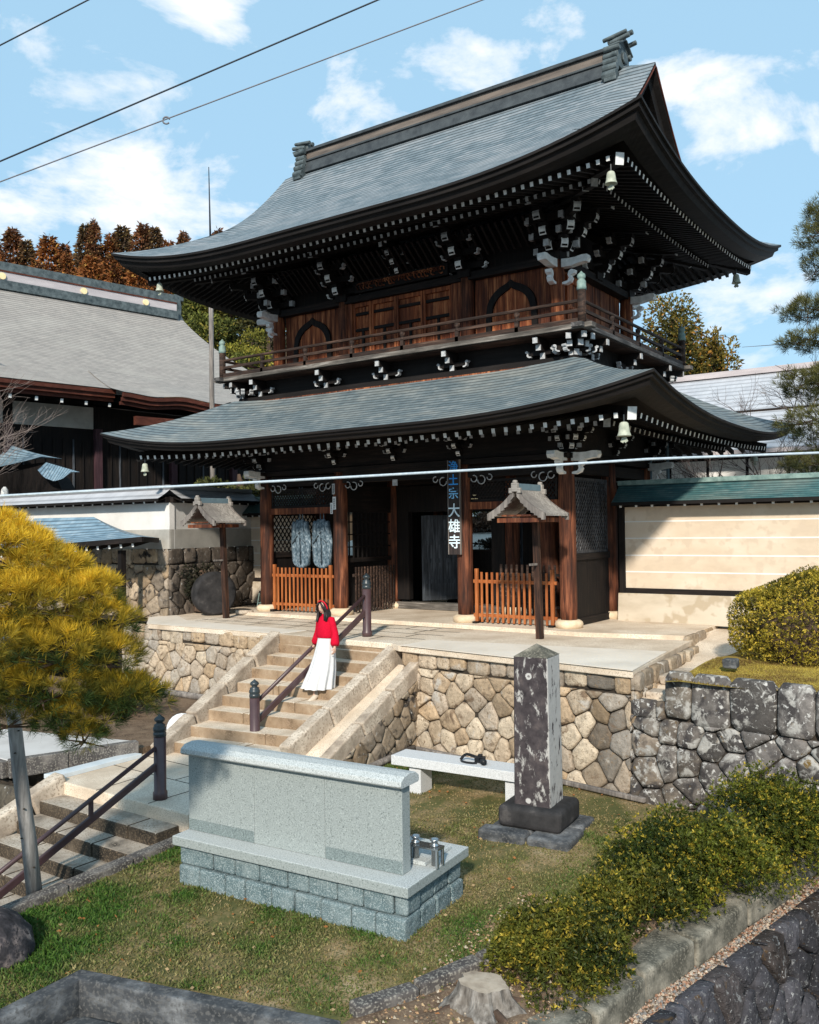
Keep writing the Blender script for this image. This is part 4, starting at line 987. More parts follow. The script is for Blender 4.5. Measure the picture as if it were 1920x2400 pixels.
for j in range(61):
    row = []
    for i in range(51):
        yv = -13.9 + 10.9 * j / 60; xr = float(np.interp(yv, [-12, -10.75, -9.35, -7.65, -5.55, -4.2], [7.9, 8.1, 8.47, 8.8, 9.22, 9.42])); xv = 2.57 + (xr - 2.57) * i / 50
        yv = max(yv, float(np.interp(xv, [2.5, 4.28, 4.34, 6.9, 8.2], [-14, -14, -11.27, -10.62, -10.9]))); row.append((xv, yv, zlawn(xv, yv) - .012 + .015 * math.sin(xv * 2.1) * math.sin(yv * 1.7)))
    rows.append(row)
mb.grid(rows); mb.build('lawn_bed', 'lawnsoil', kind='structure', smooth=True)
slab('garden_bed', [(-14, -8.2), (-1.2, -8.2), (-.55, -6.7), (-.75, -3.0), (-14, -3.0)], -2.4, -1.72, 'soil', kind='structure')
slab('side_path', [(-9, -8.55), (-1.25, -8.66), (-.56, -6.82), (-.62, -6.78), (-3.4, -7.45), (-9, -7.0)], -1.71, -1.60, 'pathstone', kind='structure', bevel=.015)
mb = MB()
for a, b in (((-1.22, -8.68), (-.92, -7.86)), ((-.92, -7.85), (-.55, -6.80))): mb.bar((*a, -1.72), (*b, -1.72), .16, .28)
for a, b in (((-9, -8.6), (-5, -8.62)), ((-5, -8.63), (-3, -8.65)), ((-3, -8.66), (-1.26, -8.68))): mb.bar((*a, -1.74), (*b, -1.74), .16, .26)
mb.build('path_kerb', 'curbstone', kind='structure', bevel=.015)
mb = MB(); mb.hexa([(-.62, -8.47, -1.83), (-.36, -8.42, -1.83), (-.36, -6.86, -1.83), (-.60, -6.9, -1.83), (-.62, -8.47, -1.76), (-.36, -8.42, -1.76), (-.36, -6.86, -1.76), (-.60, -6.9, -1.76)])
mb.build('ramp_plank', 'plank_metal', bevel=.006, label='pale metal plank laid along the left edge of the stone landing', cat='plank')
sb = stonewall('rubble_bank', (-3.6, -8.9, -2.9), (1, .02, 0), (0, .25, 1), [voronoi([(0, 0), (3.3, 0), (3.3, .95), (0, .95)], .5, .3, R(20), 65)], 'stones_shade', lambda u, v, r: list(np.array((.2, .17, .13)) * r.uniform(.5, 1.2)), 9, depth=.14, label='dark rubble bank between the side path and the lower steps', cat='stone wall')
backing(sb, (-3.6, -8.9, -2.9), (1, .02, 0), (0, .25, 1), [(-8, -.6), (3.3, -.6), (3.3, 1.0), (-8, 1.0)])
mb = MB(); mb.tube([(-5.2, -3.2, -1.66), (-2.6, -3.28, -1.67), (-.85, -3.33, -1.67)], .075, 10); mb.build('timber_edging', 'greywood', label='round weathered timber edging at the foot of the left stone wall', cat='edging', smooth=True)
mb = MB(); mb.tube([(2.82, -5.6, -2.02), (2.84, -3.62, -1.93)], .06, 10); mb.build('timber_edging', 'greywood', label='round timber edging laid beside the stair flank, left of the bench', cat='edging', smooth=True)
mb = MB(); mb.bar((2.86, -3.58, -1.95), (4.8, -3.86, -1.95), .09, .09); mb.bar((4.82, -3.87, -1.955), (7.2, -4.2, -1.98), .07, .07); mb.build('timber_edging', 'greywood', label='long grey timber edging at the foot of the wall behind the bench and stone pillar', cat='edging', bevel=.015)
# ---- street-side edges
def stones_along(name, pts, w, h, z, mat, label, cat, seed, seglen=.9, jit=.02, group=None, gap=.012, tilt=0):
    """each stone its own thing"""
    rr = random.Random(seed)
    for (a, b) in zip(pts[:-1], pts[1:]):
        a, b = Vector(a), Vector(b); n = max(1, int(round((b - a).length / seglen)))
        for k in range(n):
            p, q = a.lerp(b, k / n), a.lerp(b, (k + 1) / n); d = (q - p).normalized(); p = p + d * gap; q = q - d * gap
            s = Vector((-d.y, d.x, 0)).normalized(); j = [rr.uniform(-jit, jit) for _ in range(8)]
            vs = [p - s * (w / 2 + j[0]), q - s * (w / 2 + j[1]), q + s * (w / 2 + j[2]), p + s * (w / 2 + j[3])]
            mb = MB(); m = 6
            mb.hexa([tuple(v - Vector((0, 0, h))) for v in vs] + [tuple(v + Vector((0, 0, j[4 + i]))) for i, v in enumerate(vs)])
            yield mb, (p + q) / 2
lab = ['rough grey kerb stone next to the concrete kerb corner, nearest the street', 'long grey kerb stone edging the lawn left of the tree stump', 'grey kerb stone between lawn and the stump bed, behind the stump', 'pale kerb stone edging the lawn just left of the nearest azalea', 'kerb stone half hidden under the azaleas, beyond the stump', 'farthest small kerb stone among the azaleas beside the lawn']
kpts = [(6.95, -10.47, -2.15), (7.2, -9.87, -2.13), (7.46, -9.20, -2.11), (7.60, -8.55, -2.10), (7.78, -7.7, -2.12), (8.2, -6.6, -2.08), (8.5, -5.8, -2.05)]
k = 0
for mb, c in stones_along('kerb_stone', kpts, .17, .35, -2.1, 'curbstone', None, None, 3, 1.2, .018):
    mb.build('kerb_stone', 'curbstone', bevel=.03, seg=3, label=lab[k], cat='kerb stone', group='kerb stones between lawn and stump bed'); k += 1
lab = ['coping stone nearest the bottom edge of the picture, below the front azalea', 'pale square-ended coping stone beside the front azalea', 'coping stone with a broken joint between the first and third azalea', 'long dark coping stone under the large azalea', 'coping stone on the street wall beyond the large azalea', 'coping stone beside the farthest azalea, near the lichen wall']
cpts = [(8.10, -10.75, -2.23), (8.47, -9.35, -2.19), (8.62, -8.55, -2.16), (8.80, -7.65, -2.13), (9.02, -6.55, -2.09), (9.22, -5.55, -2.05), (9.42, -4.2, -2.0)]
k = 0
for mb, c in stones_along('coping_stone', cpts, .42, .30, -2.1, 'coping', None, None, 5, 1.6, .025):
    mb.build('coping_stone', 'coping', bevel=.035, seg=3, label=lab[k], cat='coping stone', group='coping stones along the street wall'); k += 1
mb = MB(); rows = []
for j in range(41):
    yv = -11.0 + 5.0 * j / 40; x0 = float(np.interp(yv, [-11, -10.47, -9.87, -9.2, -8.55, -7.7, -6.6, -6], [6.9, 6.97, 7.22, 7.48, 7.62, 7.8, 8.2, 8.45])); x1 = float(np.interp(yv, [-11, -9.35, -8.55, -7.65, -6.55, -5.55], [7.95, 8.35, 8.5, 8.68, 8.9, 9.1]))
    rows.append([(x0 + (x1 - x0) * i / 20, yv, zlawn(8, yv) + .01 + .02 * math.sin(i * 1.3) * math.sin(yv * 4)) for i in range(21)])
mb.grid(rows); mb.build('stump_bed', 'soil', kind='structure', smooth=True)
# gravel strip and street wall
slab('gravel_strip', [(8.0, -11.6), (8.50, -11.6), (9.78, -4.2), (9.3, -4.2)], -2.7, -2.43, 'soil', kind='structure')
n = 5200; t = rng.random(n); y = -11.2 + 7 * t; x = 8.26 + 1.25 * t + rng.random(n) * .32
s = rng.uniform(.008, .024, n); base = np.stack([x, y, -2.425 + s * .3], 1)
V = []
oct_ = np.array([(1, 0, 0), (0, 1, 0), (-1, 0, 0), (0, -1, 0), (0, 0, .8)])
jit = rng.uniform(.6, 1.25, (n, 5, 1)); pv = base[:, None, :] + oct_[None] * s[:, None, None] * jit
ang_ = rng.random(n) * 6.28; ca, sa = np.cos(ang_), np.sin(ang_); dx = pv[..., 0] - base[:, None, 0]; dy = pv[..., 1] - base[:, None, 1]
pv[..., 0] = base[:, None, 0] + dx * ca[:, None] - dy * sa[:, None]; pv[..., 1] = base[:, None, 1] + dx * sa[:, None] + dy * ca[:, None]
tri = np.concatenate([pv[:, [i, (i + 1) % 4, 4]] for i in range(4)], 0)
pc = np.array([(.42, .26, .18), (.5, .40, .30), (.30, .25, .21), (.55, .47, .38), (.36, .19, .12), (.24, .23, .22)])[rng.integers(0, 6, n)] * rng.uniform(.7, 1.1, (n, 1))
setp(quadmesh('gravel', tri, np.concatenate([pc] * 4, 0), 'pebbles', nv=3), kind='stuff')
n = 2600; x = rng.uniform(7.05, 8.6, n); y = rng.uniform(-10.7, -7.6, n); s = rng.uniform(.006, .02, n); base = np.stack([x, y, zlawn(x, y) + .012], 1)
pv = base[:, None, :] + oct_[None] * s[:, None, None] * rng.uniform(.5, 1.6, (n, 5, 1)); tri = np.concatenate([pv[:, [i, (i + 1) % 4, 4]] for i in range(4)], 0)
pc = np.array([(.40, .24, .13), (.48, .34, .2), (.25, .16, .1), (.5, .42, .32), (.16, .15, .06)])[rng.integers(0, 5, n)] * rng.uniform(.6, 1.1, (n, 1))
setp(quadmesh('gravel', tri, np.concatenate([pc] * 4, 0), 'pebbles', nv=3), kind='stuff')
SW0 = Vector((8.80, -11.6, -4.48)); SU = Vector((1.31, 7.4, 0)); SV = Vector((-.14, .02, 1))
sw = stonewall('street_wall', SW0, SU, SV, [voronoi([(0, 0), (8.6, 0), (8.6, 2.13), (0, 2.13)], .46, .36, R(25), 75)], 'stones_dark', lambda u, v, r: list(np.array((.060, .058, .066)) * r.uniform(.6, 1.9) + np.array((.03, .018, .008)) * (r.random() < .2)), 19, gap=.014, depth=.12, cut=.10, rough=.028, label='dark mossy dry-stone street wall falling away in the lower right corner', cat='stone wall')
backing(sw, SW0, SU, SV, [(-1, -.1), (8.8, -.1), (8.8, 2.0), (-1, 2.0)])
# concrete kerb in the lower left corner with the sunken channel below it
mb = MB()
def cbar(a, b, w, h):
    mb.bar((a[0], a[1], a[2] - h / 2), (b[0], b[1], b[2] - h / 2), w, h)
cbar((4.28, -11.31, -2.25), (6.94, -10.64, -2.24), .17, .5); cbar((4.345, -11.22, -2.253), (4.345, -13.6, -2.30), .17, .5)
mb.build('concrete_kerb', 'oldconcrete', bevel=.025, seg=3, label='weathered L-shaped concrete kerb at the front corner of the lawn', cat='kerb')
mb = MB(); cbar((4.60, -11.52, -2.50), (7.3, -10.84, -2.50), .20, .5); cbar((4.62, -11.44, -2.51), (4.60, -13.6, -2.55), .20, .5)
mb.build('concrete_kerb', 'oldconcrete', bevel=.04, seg=3, label='lower dark concrete ledge sunk in front of the lawn kerb, bottom left', cat='kerb')
slab('channel_floor', [(4.1, -14), (9, -14), (8.6, -10.2), (4.1, -11.2)], -3.3, -2.95, 'soil', kind='structure')
# shrub terrace at right
sheet('shrub_terrace', 7.5, 16.5, -4.25, 2.2, lambda x, y: -.23 + .05 * math.sin(x * 1.3) + .03 * math.sin(y * 2.2) - .9 * max(0, 7.62 - x) * 4 * (1 if False else .1), 'moss', 40, 40)
sheet('gully', 6.5, 7.55, -3.93, 2.0, lambda x, y: -.68 + .08 * (y + 4.2) + .02 * math.sin(y * 6), 'paving', 10, 30)
for k, (x, y, z, s, L) in enumerate(((7.2, -3.55, -.62, .17, 'small square block of pale stone lying in the gully at the terrace corner'), (7.25, -2.5, -.5, .2, 'long flat stone lying in the gully beside the shrub terrace'), (8.08, -3.0, -.16, .10, 'small dark rock on the moss in front of the rounded shrub'))):
    mb = MB(); mb.hexa([(x + a * s * (1 + .5 * k * (k < 2)) * random.uniform(.8, 1.1), y + b * s * (1 + 1.4 * (k == 1)), z + c) for c in (-.06, .08) for a, b in ((-1, -1), (1, -1), (1, 1), (-1, 1))])
    mb.build('loose_stone', 'cheekstone' if k < 2 else 'oldconcrete', bevel=.03, seg=3, label=L, cat='stone')
# ================================================================== LAWN OBJECTS
# granite monument seen from behind
mon = thing('granite_monument', 'long grey granite memorial wall on a rough block base, standing on the lawn', 'monument', (5.0, -8.65, -2.2), 0)
MA = math.atan2(.236, 3.09); mu = Vector((math.cos(MA), math.sin(MA), 0)); mv = Vector((-math.sin(MA), math.cos(MA), 0)); m0 = Vector((3.49, -9.37, 0))
def mbox(mb, u0, u1, v0, v1, z0, z1, mi=0):
    mb.hexa([m0 + mu * u + mv * v + Vector((0, 0, z)) for z in (z0, z1) for u, v in ((u0, v0), (u1, v0), (u1, v1), (u0, v1))], mi)
rr = random.Random(8)
for row, (z0, z1) in enumerate(((-2.32, -2.0), (-1.995, -1.775))):
    mb = MB(); u = 0; n = 9
    us = [0] + sorted([3.1 * (k + (.5 if row else 0)) / n + rr.uniform(-.03, .03) for k in range(1, n)]) + [3.1]
    for a, b in zip(us[:-1], us[1:]): mbox(mb, a + .004, b - .004, -.02 + (.03 if row else -.0) + rr.uniform(-.012, .012), .3, z0, z1)
    vs_ = [0.3, .62, .95, 1.22]
    for a, b in zip(vs_[:-1], vs_[1:]):
        mbox(mb, 2.8, 3.1 + (-.03 if row else .0) + rr.uniform(-.012, .012), a + .004, b - .004, z0, z1); mbox(mb, 0, .3, a + .004, b - .004, z0, z1)
    mbox(mb, .2, 2.9, 1.0, 1.22, z0, z1)
    mb.build('base_course', 'granite_rough', mon, bevel=.03, seg=3)
mb = MB(); mbox(mb, -.05, 3.15, -.06, 1.27, -1.772, -1.665); mb.m[1] = 1; mb.build('base_slab', ['granite_grey', 'granite_skylit'], mon, bevel=.01)
mb = MB(); mbox(mb, .0, 3.02, .52, 1.1, -1.663, -1.62); mb.build('plinth', 'granite_skylit', mon, bevel=.006)
for k, (a, b) in enumerate(((-.035, .975), (.9775, 1.96), (1.9625, 2.94))):
    mb = MB(); mbox(mb, a, b, .20, .36, -1.663, -.765); mb.build('slab', 'granite_grey', mon, bevel=.005)
for a, b in ((-.03, .97), (1.97, 2.935)): mb = MB(); mbox(mb, a, b, .1965, .1995, -1.66, -1.53); mb.build('reflection_strip', 'granite_reflection', mon)  # added plates: dark reflection along the slab foot put into the colour
mb = MB(); pr = [(.12, -.763), (.45, -.763), (.475, -.74), (.465, -.69), (.40, -.648), (.285, -.635), (.17, -.648), (.105, -.69), (.095, -.74)]
mb.prism(pr, lambda v, z: m0 + mu * -.07 + mv * v + Vector((0, 0, z)), lambda v, z: m0 + mu * 2.99 + mv * v + Vector((0, 0, z))); mb.build('coping', 'granite_skylit', mon, bevel=.008)
# vase stand behind the slab
vs = thing('vase_stand', 'small stainless stand with two flower cups behind the granite memorial', 'vase stand', (6.43, -8.55, -1.663), MA)
mb = MB()
for sx in (-.16, .16):
    for sy in (-.06, .06): mb.cbox((sx, sy, .095), (.025, .025, .19))
mb.cbox((0, 0, .19), (.36, .15, .018)); mb.build('frame', 'steel', vs, local=True)
for sx in (-.13, .10):
    mb = MB(); mb.lathe([(.036, .0), (.036, .20), (.048, .205), (.048, .215), (.034, .22), (.034, .25), (.052, .262), (.052, .272), (.04, .273), (.035, .255)], (sx, 0, .005), 16); mb.build('cup', 'steel', vs, local=True, smooth=True)
# inscribed stone post
pil = thing('stone_pillar', 'tall square dark stone pillar blotched with white lichen, right of the bench', 'stone pillar', (6.33, -5.75, -2.09), R(6))
mb = MB()
mb.hexa([(-.25, -.25, .34), (.25, -.25, .34), (.25, .25, .34), (-.25, .25, .34), (-.235, -.235, 2.28), (.235, -.235, 2.28), (.235, .235, 2.28), (-.235, .235, 2.28)])
mb.build('shaft', 'lichen_pillar', pil, local=True, bevel=.02, seg=3)
mb = MB(); mb.add([(-.238, -.238, 2.275), (.238, -.238, 2.275), (.238, .238, 2.275), (-.238, .238, 2.275), (0, 0, 2.43)], [(0, 1, 4), (1, 2, 4), (2, 3, 4), (3, 0, 4)]); mb.build('cap', 'coping', pil, local=True)
mb = MB(); mb.box((-.43, -.40, .08), (.43, .42, .36)); mb.build('plinth', 'discstone', pil, local=True, bevel=.07, seg=4)
for a, b in (((-.60, -.66, -.12), (.04, -.40, .11)), ((.06, -.64, -.12), (.62, .0, .09)), ((-.54, -.39, -.12), (.05, .58, .085)), ((.06, .01, -.12), (.58, .58, .08))):
    mb = MB(); mb.box(a, b); mb.build('footing_stone', 'oldconcrete', pil, local=True, bevel=.05, seg=3)
# bench with camera
bn = thing('stone_bench', 'white granite slab bench on two block legs in front of the tan wall', 'bench', (4.85, -5.15, -2.06), R(4))
mb = MB(); mb.box((-1.16, -.24, .38), (1.3, .20, .52)); mb.build('seat', 'granite_white', bn, local=True, bevel=.006)
for x in (-.78, .80):
    mb = MB(); mb.box((x - .10, -.18, -.06), (x + .10, .16, .379)); mb.build('leg', 'granite_white', bn, local=True, bevel=.006)
cam_ = thing('camera', 'black camera with its strap lying on the white bench', 'camera', (5.08, -5.14, -1.538), R(14))
mb = MB(); mb.box((-.075, -.035, .0), (.075, .035, .095)); mb.box((-.03, -.03, .095), (.03, .03, .125)); mb.box((-.08, -.04, .01), (-.05, .035, .085)); mb.build('body', 'blackplastic', cam_, local=True, bevel=.008)
mb = MB(); mb.tube([(.02, -.03, .05), (.06, -.09, .05), (.10, -.15, .05)], [.038, .042, .044], 14); mb.tube([(.10, -.15, .05), (.104, -.156, .05)], [.036, .036], 14); mb.build('lens', 'blackplastic', cam_, local=True, smooth=True)
mb = MB()
pts = [(-.07, 0, .08), (-.12, -.02, .10), (-.2, .0, .11), (-.26, .02, .08), (-.3, .0, .02), (-.26, -.06, .008), (-.18, -.1, .008), (-.08, -.11, .008), (-.03, -.08, .01)]
for a, b in zip(pts[:-1], pts[1:]): mb.bar(a, b, .012, .04)
mb.build('strap', 'blackplastic', cam_, local=True)
# prop pole
mb = MB(); mb.tube([(2.30, -10.46, -2.3), (2.33, -10.55, -1.6), (2.40, -10.70, -.8), (2.46, -10.82, 0), (2.52, -10.95, .75)], [.088, .083, .078, .072, .066], 14)
for k, (z, a) in enumerate(((-1.9, .2), (-1.55, 1.5), (-1.2, .6), (-.9, 2.2), (-.55, .9), (-.3, .1))):
    t = (z + 2.3) / 3.05; c = Vector((2.30, -10.46, 0)).lerp(Vector((2.52, -10.95, 0)), t); mb.lathe([(.014, 0), (.010, .012)], (c.x + .085 * math.cos(a), c.y - .08 * abs(math.sin(a)) - .0, z), 6, 1)
mb.build('prop_pole', ['logwood', 'gapdark'], smooth=True, label='peeled grey log propping up the yellow-green pine beside the lower steps', cat='prop pole')
# lichen rock lower left
mb = MB(); rr = random.Random(12); rows = []
for i in range(11):
    th = math.pi * i / 10; rows.append([(3.05 + .62 * math.sin(th) * math.cos(p) * (1 + .12 * math.sin(3 * p + i)), -11.55 + .42 * math.sin(th) * math.sin(p) * (1 + .1 * math.cos(2 * p + i)), -2.2 + .34 * math.cos(th) * (1 + .1 * math.sin(2 * p))) for p in np.linspace(0, 2 * math.pi, 19)])
mb.grid(rows); mb.build('boulder', 'boulderstone', smooth=True, label='dark lichen-spotted boulder at the left edge of the lawn', cat='boulder')
# tree stump
st_ = thing('tree_stump', 'sawn grey tree stump with splayed roots in the gravel bed at the bottom', 'tree stump', (7.80, -9.72, -2.23))
mb = MB(); n = 52; prof = [(.44, -.08), (.33, -.01), (.25, .06), (.21, .13), (.19, .20)]
rows = []
for r_, z in prof: rows.append([(r_ * math.cos(2 * math.pi * k / n) * (1 + (.20 if z < .1 else .07) * math.sin(5 * 2 * math.pi * k / n + 1) + .06 * math.sin(11 * 2 * math.pi * k / n)) * 1.12, r_ * math.sin(2 * math.pi * k / n) * (1 + (.20 if z < .1 else .07) * math.sin(5 * 2 * math.pi * k / n + 1)) * .9, z) for k in range(n + 1)])
mb.grid(rows, 0); top = rows[-1][:-1]; b0 = len(mb.v); mb.add(top + [(0, 0, .205)], [(k, (k + 1) % n, n) for k in range(n)], 1)
mb.build('trunk', ['stumpbark', 'stumptop'], st_, local=True, smooth=False)
mb = MB()
for k, a in enumerate((.1, .7, -.6, 2.7, 3.9)):
    mb.tube([(.22 * math.cos(a), .20 * math.sin(a), .03), (.36 * math.cos(a + .1), .32 * math.sin(a + .1), .0), (.58 * math.cos(a + .25), .50 * math.sin(a + .25), -.03)], [.045, .03, .012], 7)
mb.build('root', 'bark', st_, local=True, smooth=True)
# ================================================================== THINGS ON AND AROUND THE GATE
def text_mesh(name, s, size, mat, parent, loc, rot, vertical=True, gapf=1.0, extrude=.004, cols=None):
    """each character of a vertical inscription, as flat raised meshes"""
    out = []
    for i, ch in enumerate(s):
        cu = bpy.data.curves.new('glyph', 'FONT'); cu.body = ch; cu.size = size; cu.extrude = extrude; cu.align_x = 'CENTER'; cu.align_y = 'CENTER'; cu.offset = .003
        t = bpy.data.objects.new('glyph', cu); COL.objects.link(t)
        bpy.context.view_layer.update(); dg = bpy.context.evaluated_depsgraph_get(); me = bpy.data.meshes.new_from_object(t.evaluated_get(dg))
        bpy.data.objects.remove(t); o = bpy.data.objects.new(name, me); me.materials.clear(); me.materials.append(MM[cols[i] if cols else mat]); COL.objects.link(o)
        o.parent = parent; o.location = (loc[0], loc[1], loc[2] - i * size * gapf); o.rotation_euler = rot; out.append(o)
    return out
m_simple('letter_blue', [(.3, (.03, .24, .75)), (.7, (.06, .40, .92))], 6, bmp=0); m_simple('letter_mid', [(.3, (.15, .48, .85)), (.7, (.3, .62, .92))], 6, bmp=0); m_simple('letter_pale', [(.3, (.62, .78, .88)), (.7, (.75, .88, .95))], 6, bmp=0)
sg = thing('sign_board', 'narrow dark sign board with blue and white brush characters on a gate pillar', 'sign board', (1.62, -.235, 1.32))
mb = MB(); mb.box((-.145, -.02, 0), (.145, .02, 2.02)); mb.box((-.155, -.03, 0), (-.14, .022, 2.02), 1); mb.box((.14, -.03, 0), (.155, .022, 2.02), 1); mb.build('board', ['signwood', 'greywood'], sg, local=True)
text_mesh('inscription', '浄土宗', .255, 'letter_blue', sg, (-.01, -.0235, 1.86), (R(90), 0, 0), gapf=1.12, cols=['letter_blue', 'letter_blue', 'letter_mid'])
text_mesh('inscription', '大雄寺', .31, 'letter_pale', sg, (0, -.0235, .92), (R(90), 0, 0), gapf=1.08)
def picket(name, label, x0, x1, y, z0, z1, n, group=None, mats=('orangewood', 'orangewood_x')):
    t = thing(name, label, 'picket fence', ((x0 + x1) / 2, y, z0), 0, group)
    for x in (x0, x1):
        mb = MB(); mb.box((x - .035, y - .045, z0 + .03), (x + .035, y + .02, z1 + .07)); mb.build('post', mats[0], t, bevel=.004)
        mb = MB(); mb.box((x - .05, y - .14, z0 - .03), (x + .05, y + .16, z0 + .04)); mb.build('foot', 'darkwood_y', t)
    for z in (z0 + .17, z1 - .20):
        mb = MB(); mb.box((x0 - .09, y - .012, z - .035), (x1 + .09, y + .018, z + .035)); mb.build('rail', mats[1], t)
    for k in range(n):
        x = x0 + (x1 - x0) * (k + 1) / (n + 1); mb = MB(); mb.box((x - .024, y - .034, z0 + .02 + random.uniform(0, .01)), (x + .024, y - .0125, z1 - random.uniform(0, .012))); mb.build('picket', mats[0], t)
    return t
picket('picket_fence', 'orange wooden picket fence closing the left bay of the gate, below the straw sandals', -3.84, -2.02, -.02, -.11, .97, 13, 'orange picket fences of the gate')
picket('picket_fence', 'orange wooden picket fence closing the right bay of the gate, behind the roofed lamp post', 2.04, 3.80, -.05, -.13, .95, 13, 'orange picket fences of the gate')
t = thing('picket_fence', 'dark picket fence in the shade inside the gate, left side of the passage', 'picket fence', (-1.6, 1.2, -.13))
for z in (.06, .75):
    mb = MB(); mb.box((-1.62, .3, z), (-1.59, 2.0, z + .07)); mb.build('rail', 'railwood_y', t)
for k in range(14):
    mb = MB(); mb.box((-1.59, .36 + k * .118, -.1), (-1.565, .41 + k * .118, .98)); mb.build('picket', 'railwood', t)
t = thing('picket_fence', 'dark picket fence in the shade inside the gate, behind the right orange fence', 'picket fence', (2.9, 1.3, -.13))
for z in (.1, .8):
    mb = MB(); mb.box((1.8, 1.285, z), (3.95, 1.315, z + .06)); mb.build('rail', 'darkwood_x', t)
for k in range(16):
    mb = MB(); mb.box((1.86 + k * .133, 1.26, -.1), (1.91 + k * .133, 1.284, 1.05)); mb.build('picket', 'railwood', t)
# giant straw sandals hung in the left bay
def sandal(x, label, w):
    t = thing('straw_sandal', label, 'straw sandal', (x, .12, 1.0), 0, 'giant straw sandals hung in the left bay')
    mb = MB()
    for k in range(4):
        u = (k - 1.5) / 1.5; rr = w * .125
        pts = [(u * w * (.30 + .08 * math.sin(s * math.pi)), .03 * math.cos(s * 3), .02 + 1.08 * s + .05 * (1 - u * u) * (1 if s > .9 else -1 if s < .1 else 0)) for s in np.linspace(0, 1, 22)]
        mb.tube(pts, [rr * (.8 if i in (0, 21) else 1 + .13 * (i % 2)) for i in range(22)], 8)
    a = [(w * .42 * math.cos(s), 0, .16 - .17 * math.sin(s)) for s in np.linspace(0, math.pi, 14)]
    mb.tube(a, .045, 7); mb.tube([(-w * .44, 0, .12), (-w * .5, .0, .6), (-w * .36, 0, 1.08)], .04, 7); mb.tube([(w * .44, 0, .12), (w * .5, .0, .6), (w * .36, 0, 1.08)], .04, 7)
    mb.build('sole', 'straw_rope', t, local=True, smooth=True)
    mb = MB(); mb.tube([(-w * .4, -.07, .55), (-.02, -.12, .78), (w * .4, -.07, .58)], .022, 6); mb.tube([(0, -.10, .78), (.03, -.09, .08)], .018, 6); mb.tube([(-w * .2, -.06, 1.05), (0, -.10, .8), (w * .25, -.06, 1.08)], .018, 6); mb.build('thong', 'straw_rope', t, local=True, smooth=True)
    mb = MB(); mb.tube([(-.05, 0, 1.05), (-.04, .0, 1.95)], .012, 5); mb.tube([(.06, 0, 1.05), (.05, .0, 1.95)], .012, 5); mb.build('hanging_cord', 'straw_rope', t, local=True)
sandal(-3.08, 'giant straw sandal hanging in the left bay, the left one of the pair', .56); sandal(-2.40, 'giant straw sandal hanging in the left bay, the right one beside the pillar', .56)
def bell(x, y, ztop, s, label, hook_l=.12):
    t = thing('wind_bell', label, 'wind bell', (x, y, ztop), 0, 'bronze wind bells under the roof corners')
    mb = MB(); mb.tube([(0, 0, hook_l), (0, 0, -.02)], .012, 6); mb.build('hook', 'blackmetal', t, local=True)
    mb = MB(); mb.lathe([(.02 * s, 0), (.07 * s, -.01 * s), (.10 * s, -.04 * s), (.115 * s, -.12 * s), (.13 * s, -.24 * s), (.155 * s, -.31 * s), (.165 * s, -.33 * s), (.15 * s, -.33 * s), (.10 * s, -.12 * s)], (0, 0, 0), 16); mb.build('body', 'bellmetal', t, local=True, smooth=True)
    mb = MB(); mb.tube([(0, 0, -.1 * s), (0, 0, -.42 * s)], .012 * s, 5); pr = [(-.05, 0), (.05, 0), (.09, -.09), (.03, -.13), (0, -.10), (-.03, -.13), (-.09, -.09)]
    mb.prism(pr, lambda u, v: (u * s, -.006, -.36 * s + v * s), lambda u, v: (u * s, .006, -.36 * s + v * s)); mb.build('clapper', 'bellmetal', t, local=True)
bell(5.97, -2.0, 7.93, .66, 'pale wind bell under the right front corner of the upper roof'); bell(-5.72, -2.0, 8.0, .62, 'wind bell under the left front corner of the upper roof')
bell(6.05, 5.45, 7.84, .66, 'wind bell under the rear right corner of the upper roof, against the sky'); bell(6.24, -2.3, 3.60, .72, 'pale wind bell under the right front corner of the lower roof')
bell(-5.95, -2.3, 3.56, .62, 'wind bell under the left front corner of the lower roof'); bell(6.3, 5.75, 3.58, .62, 'wind bell under the rear right corner of the lower roof')
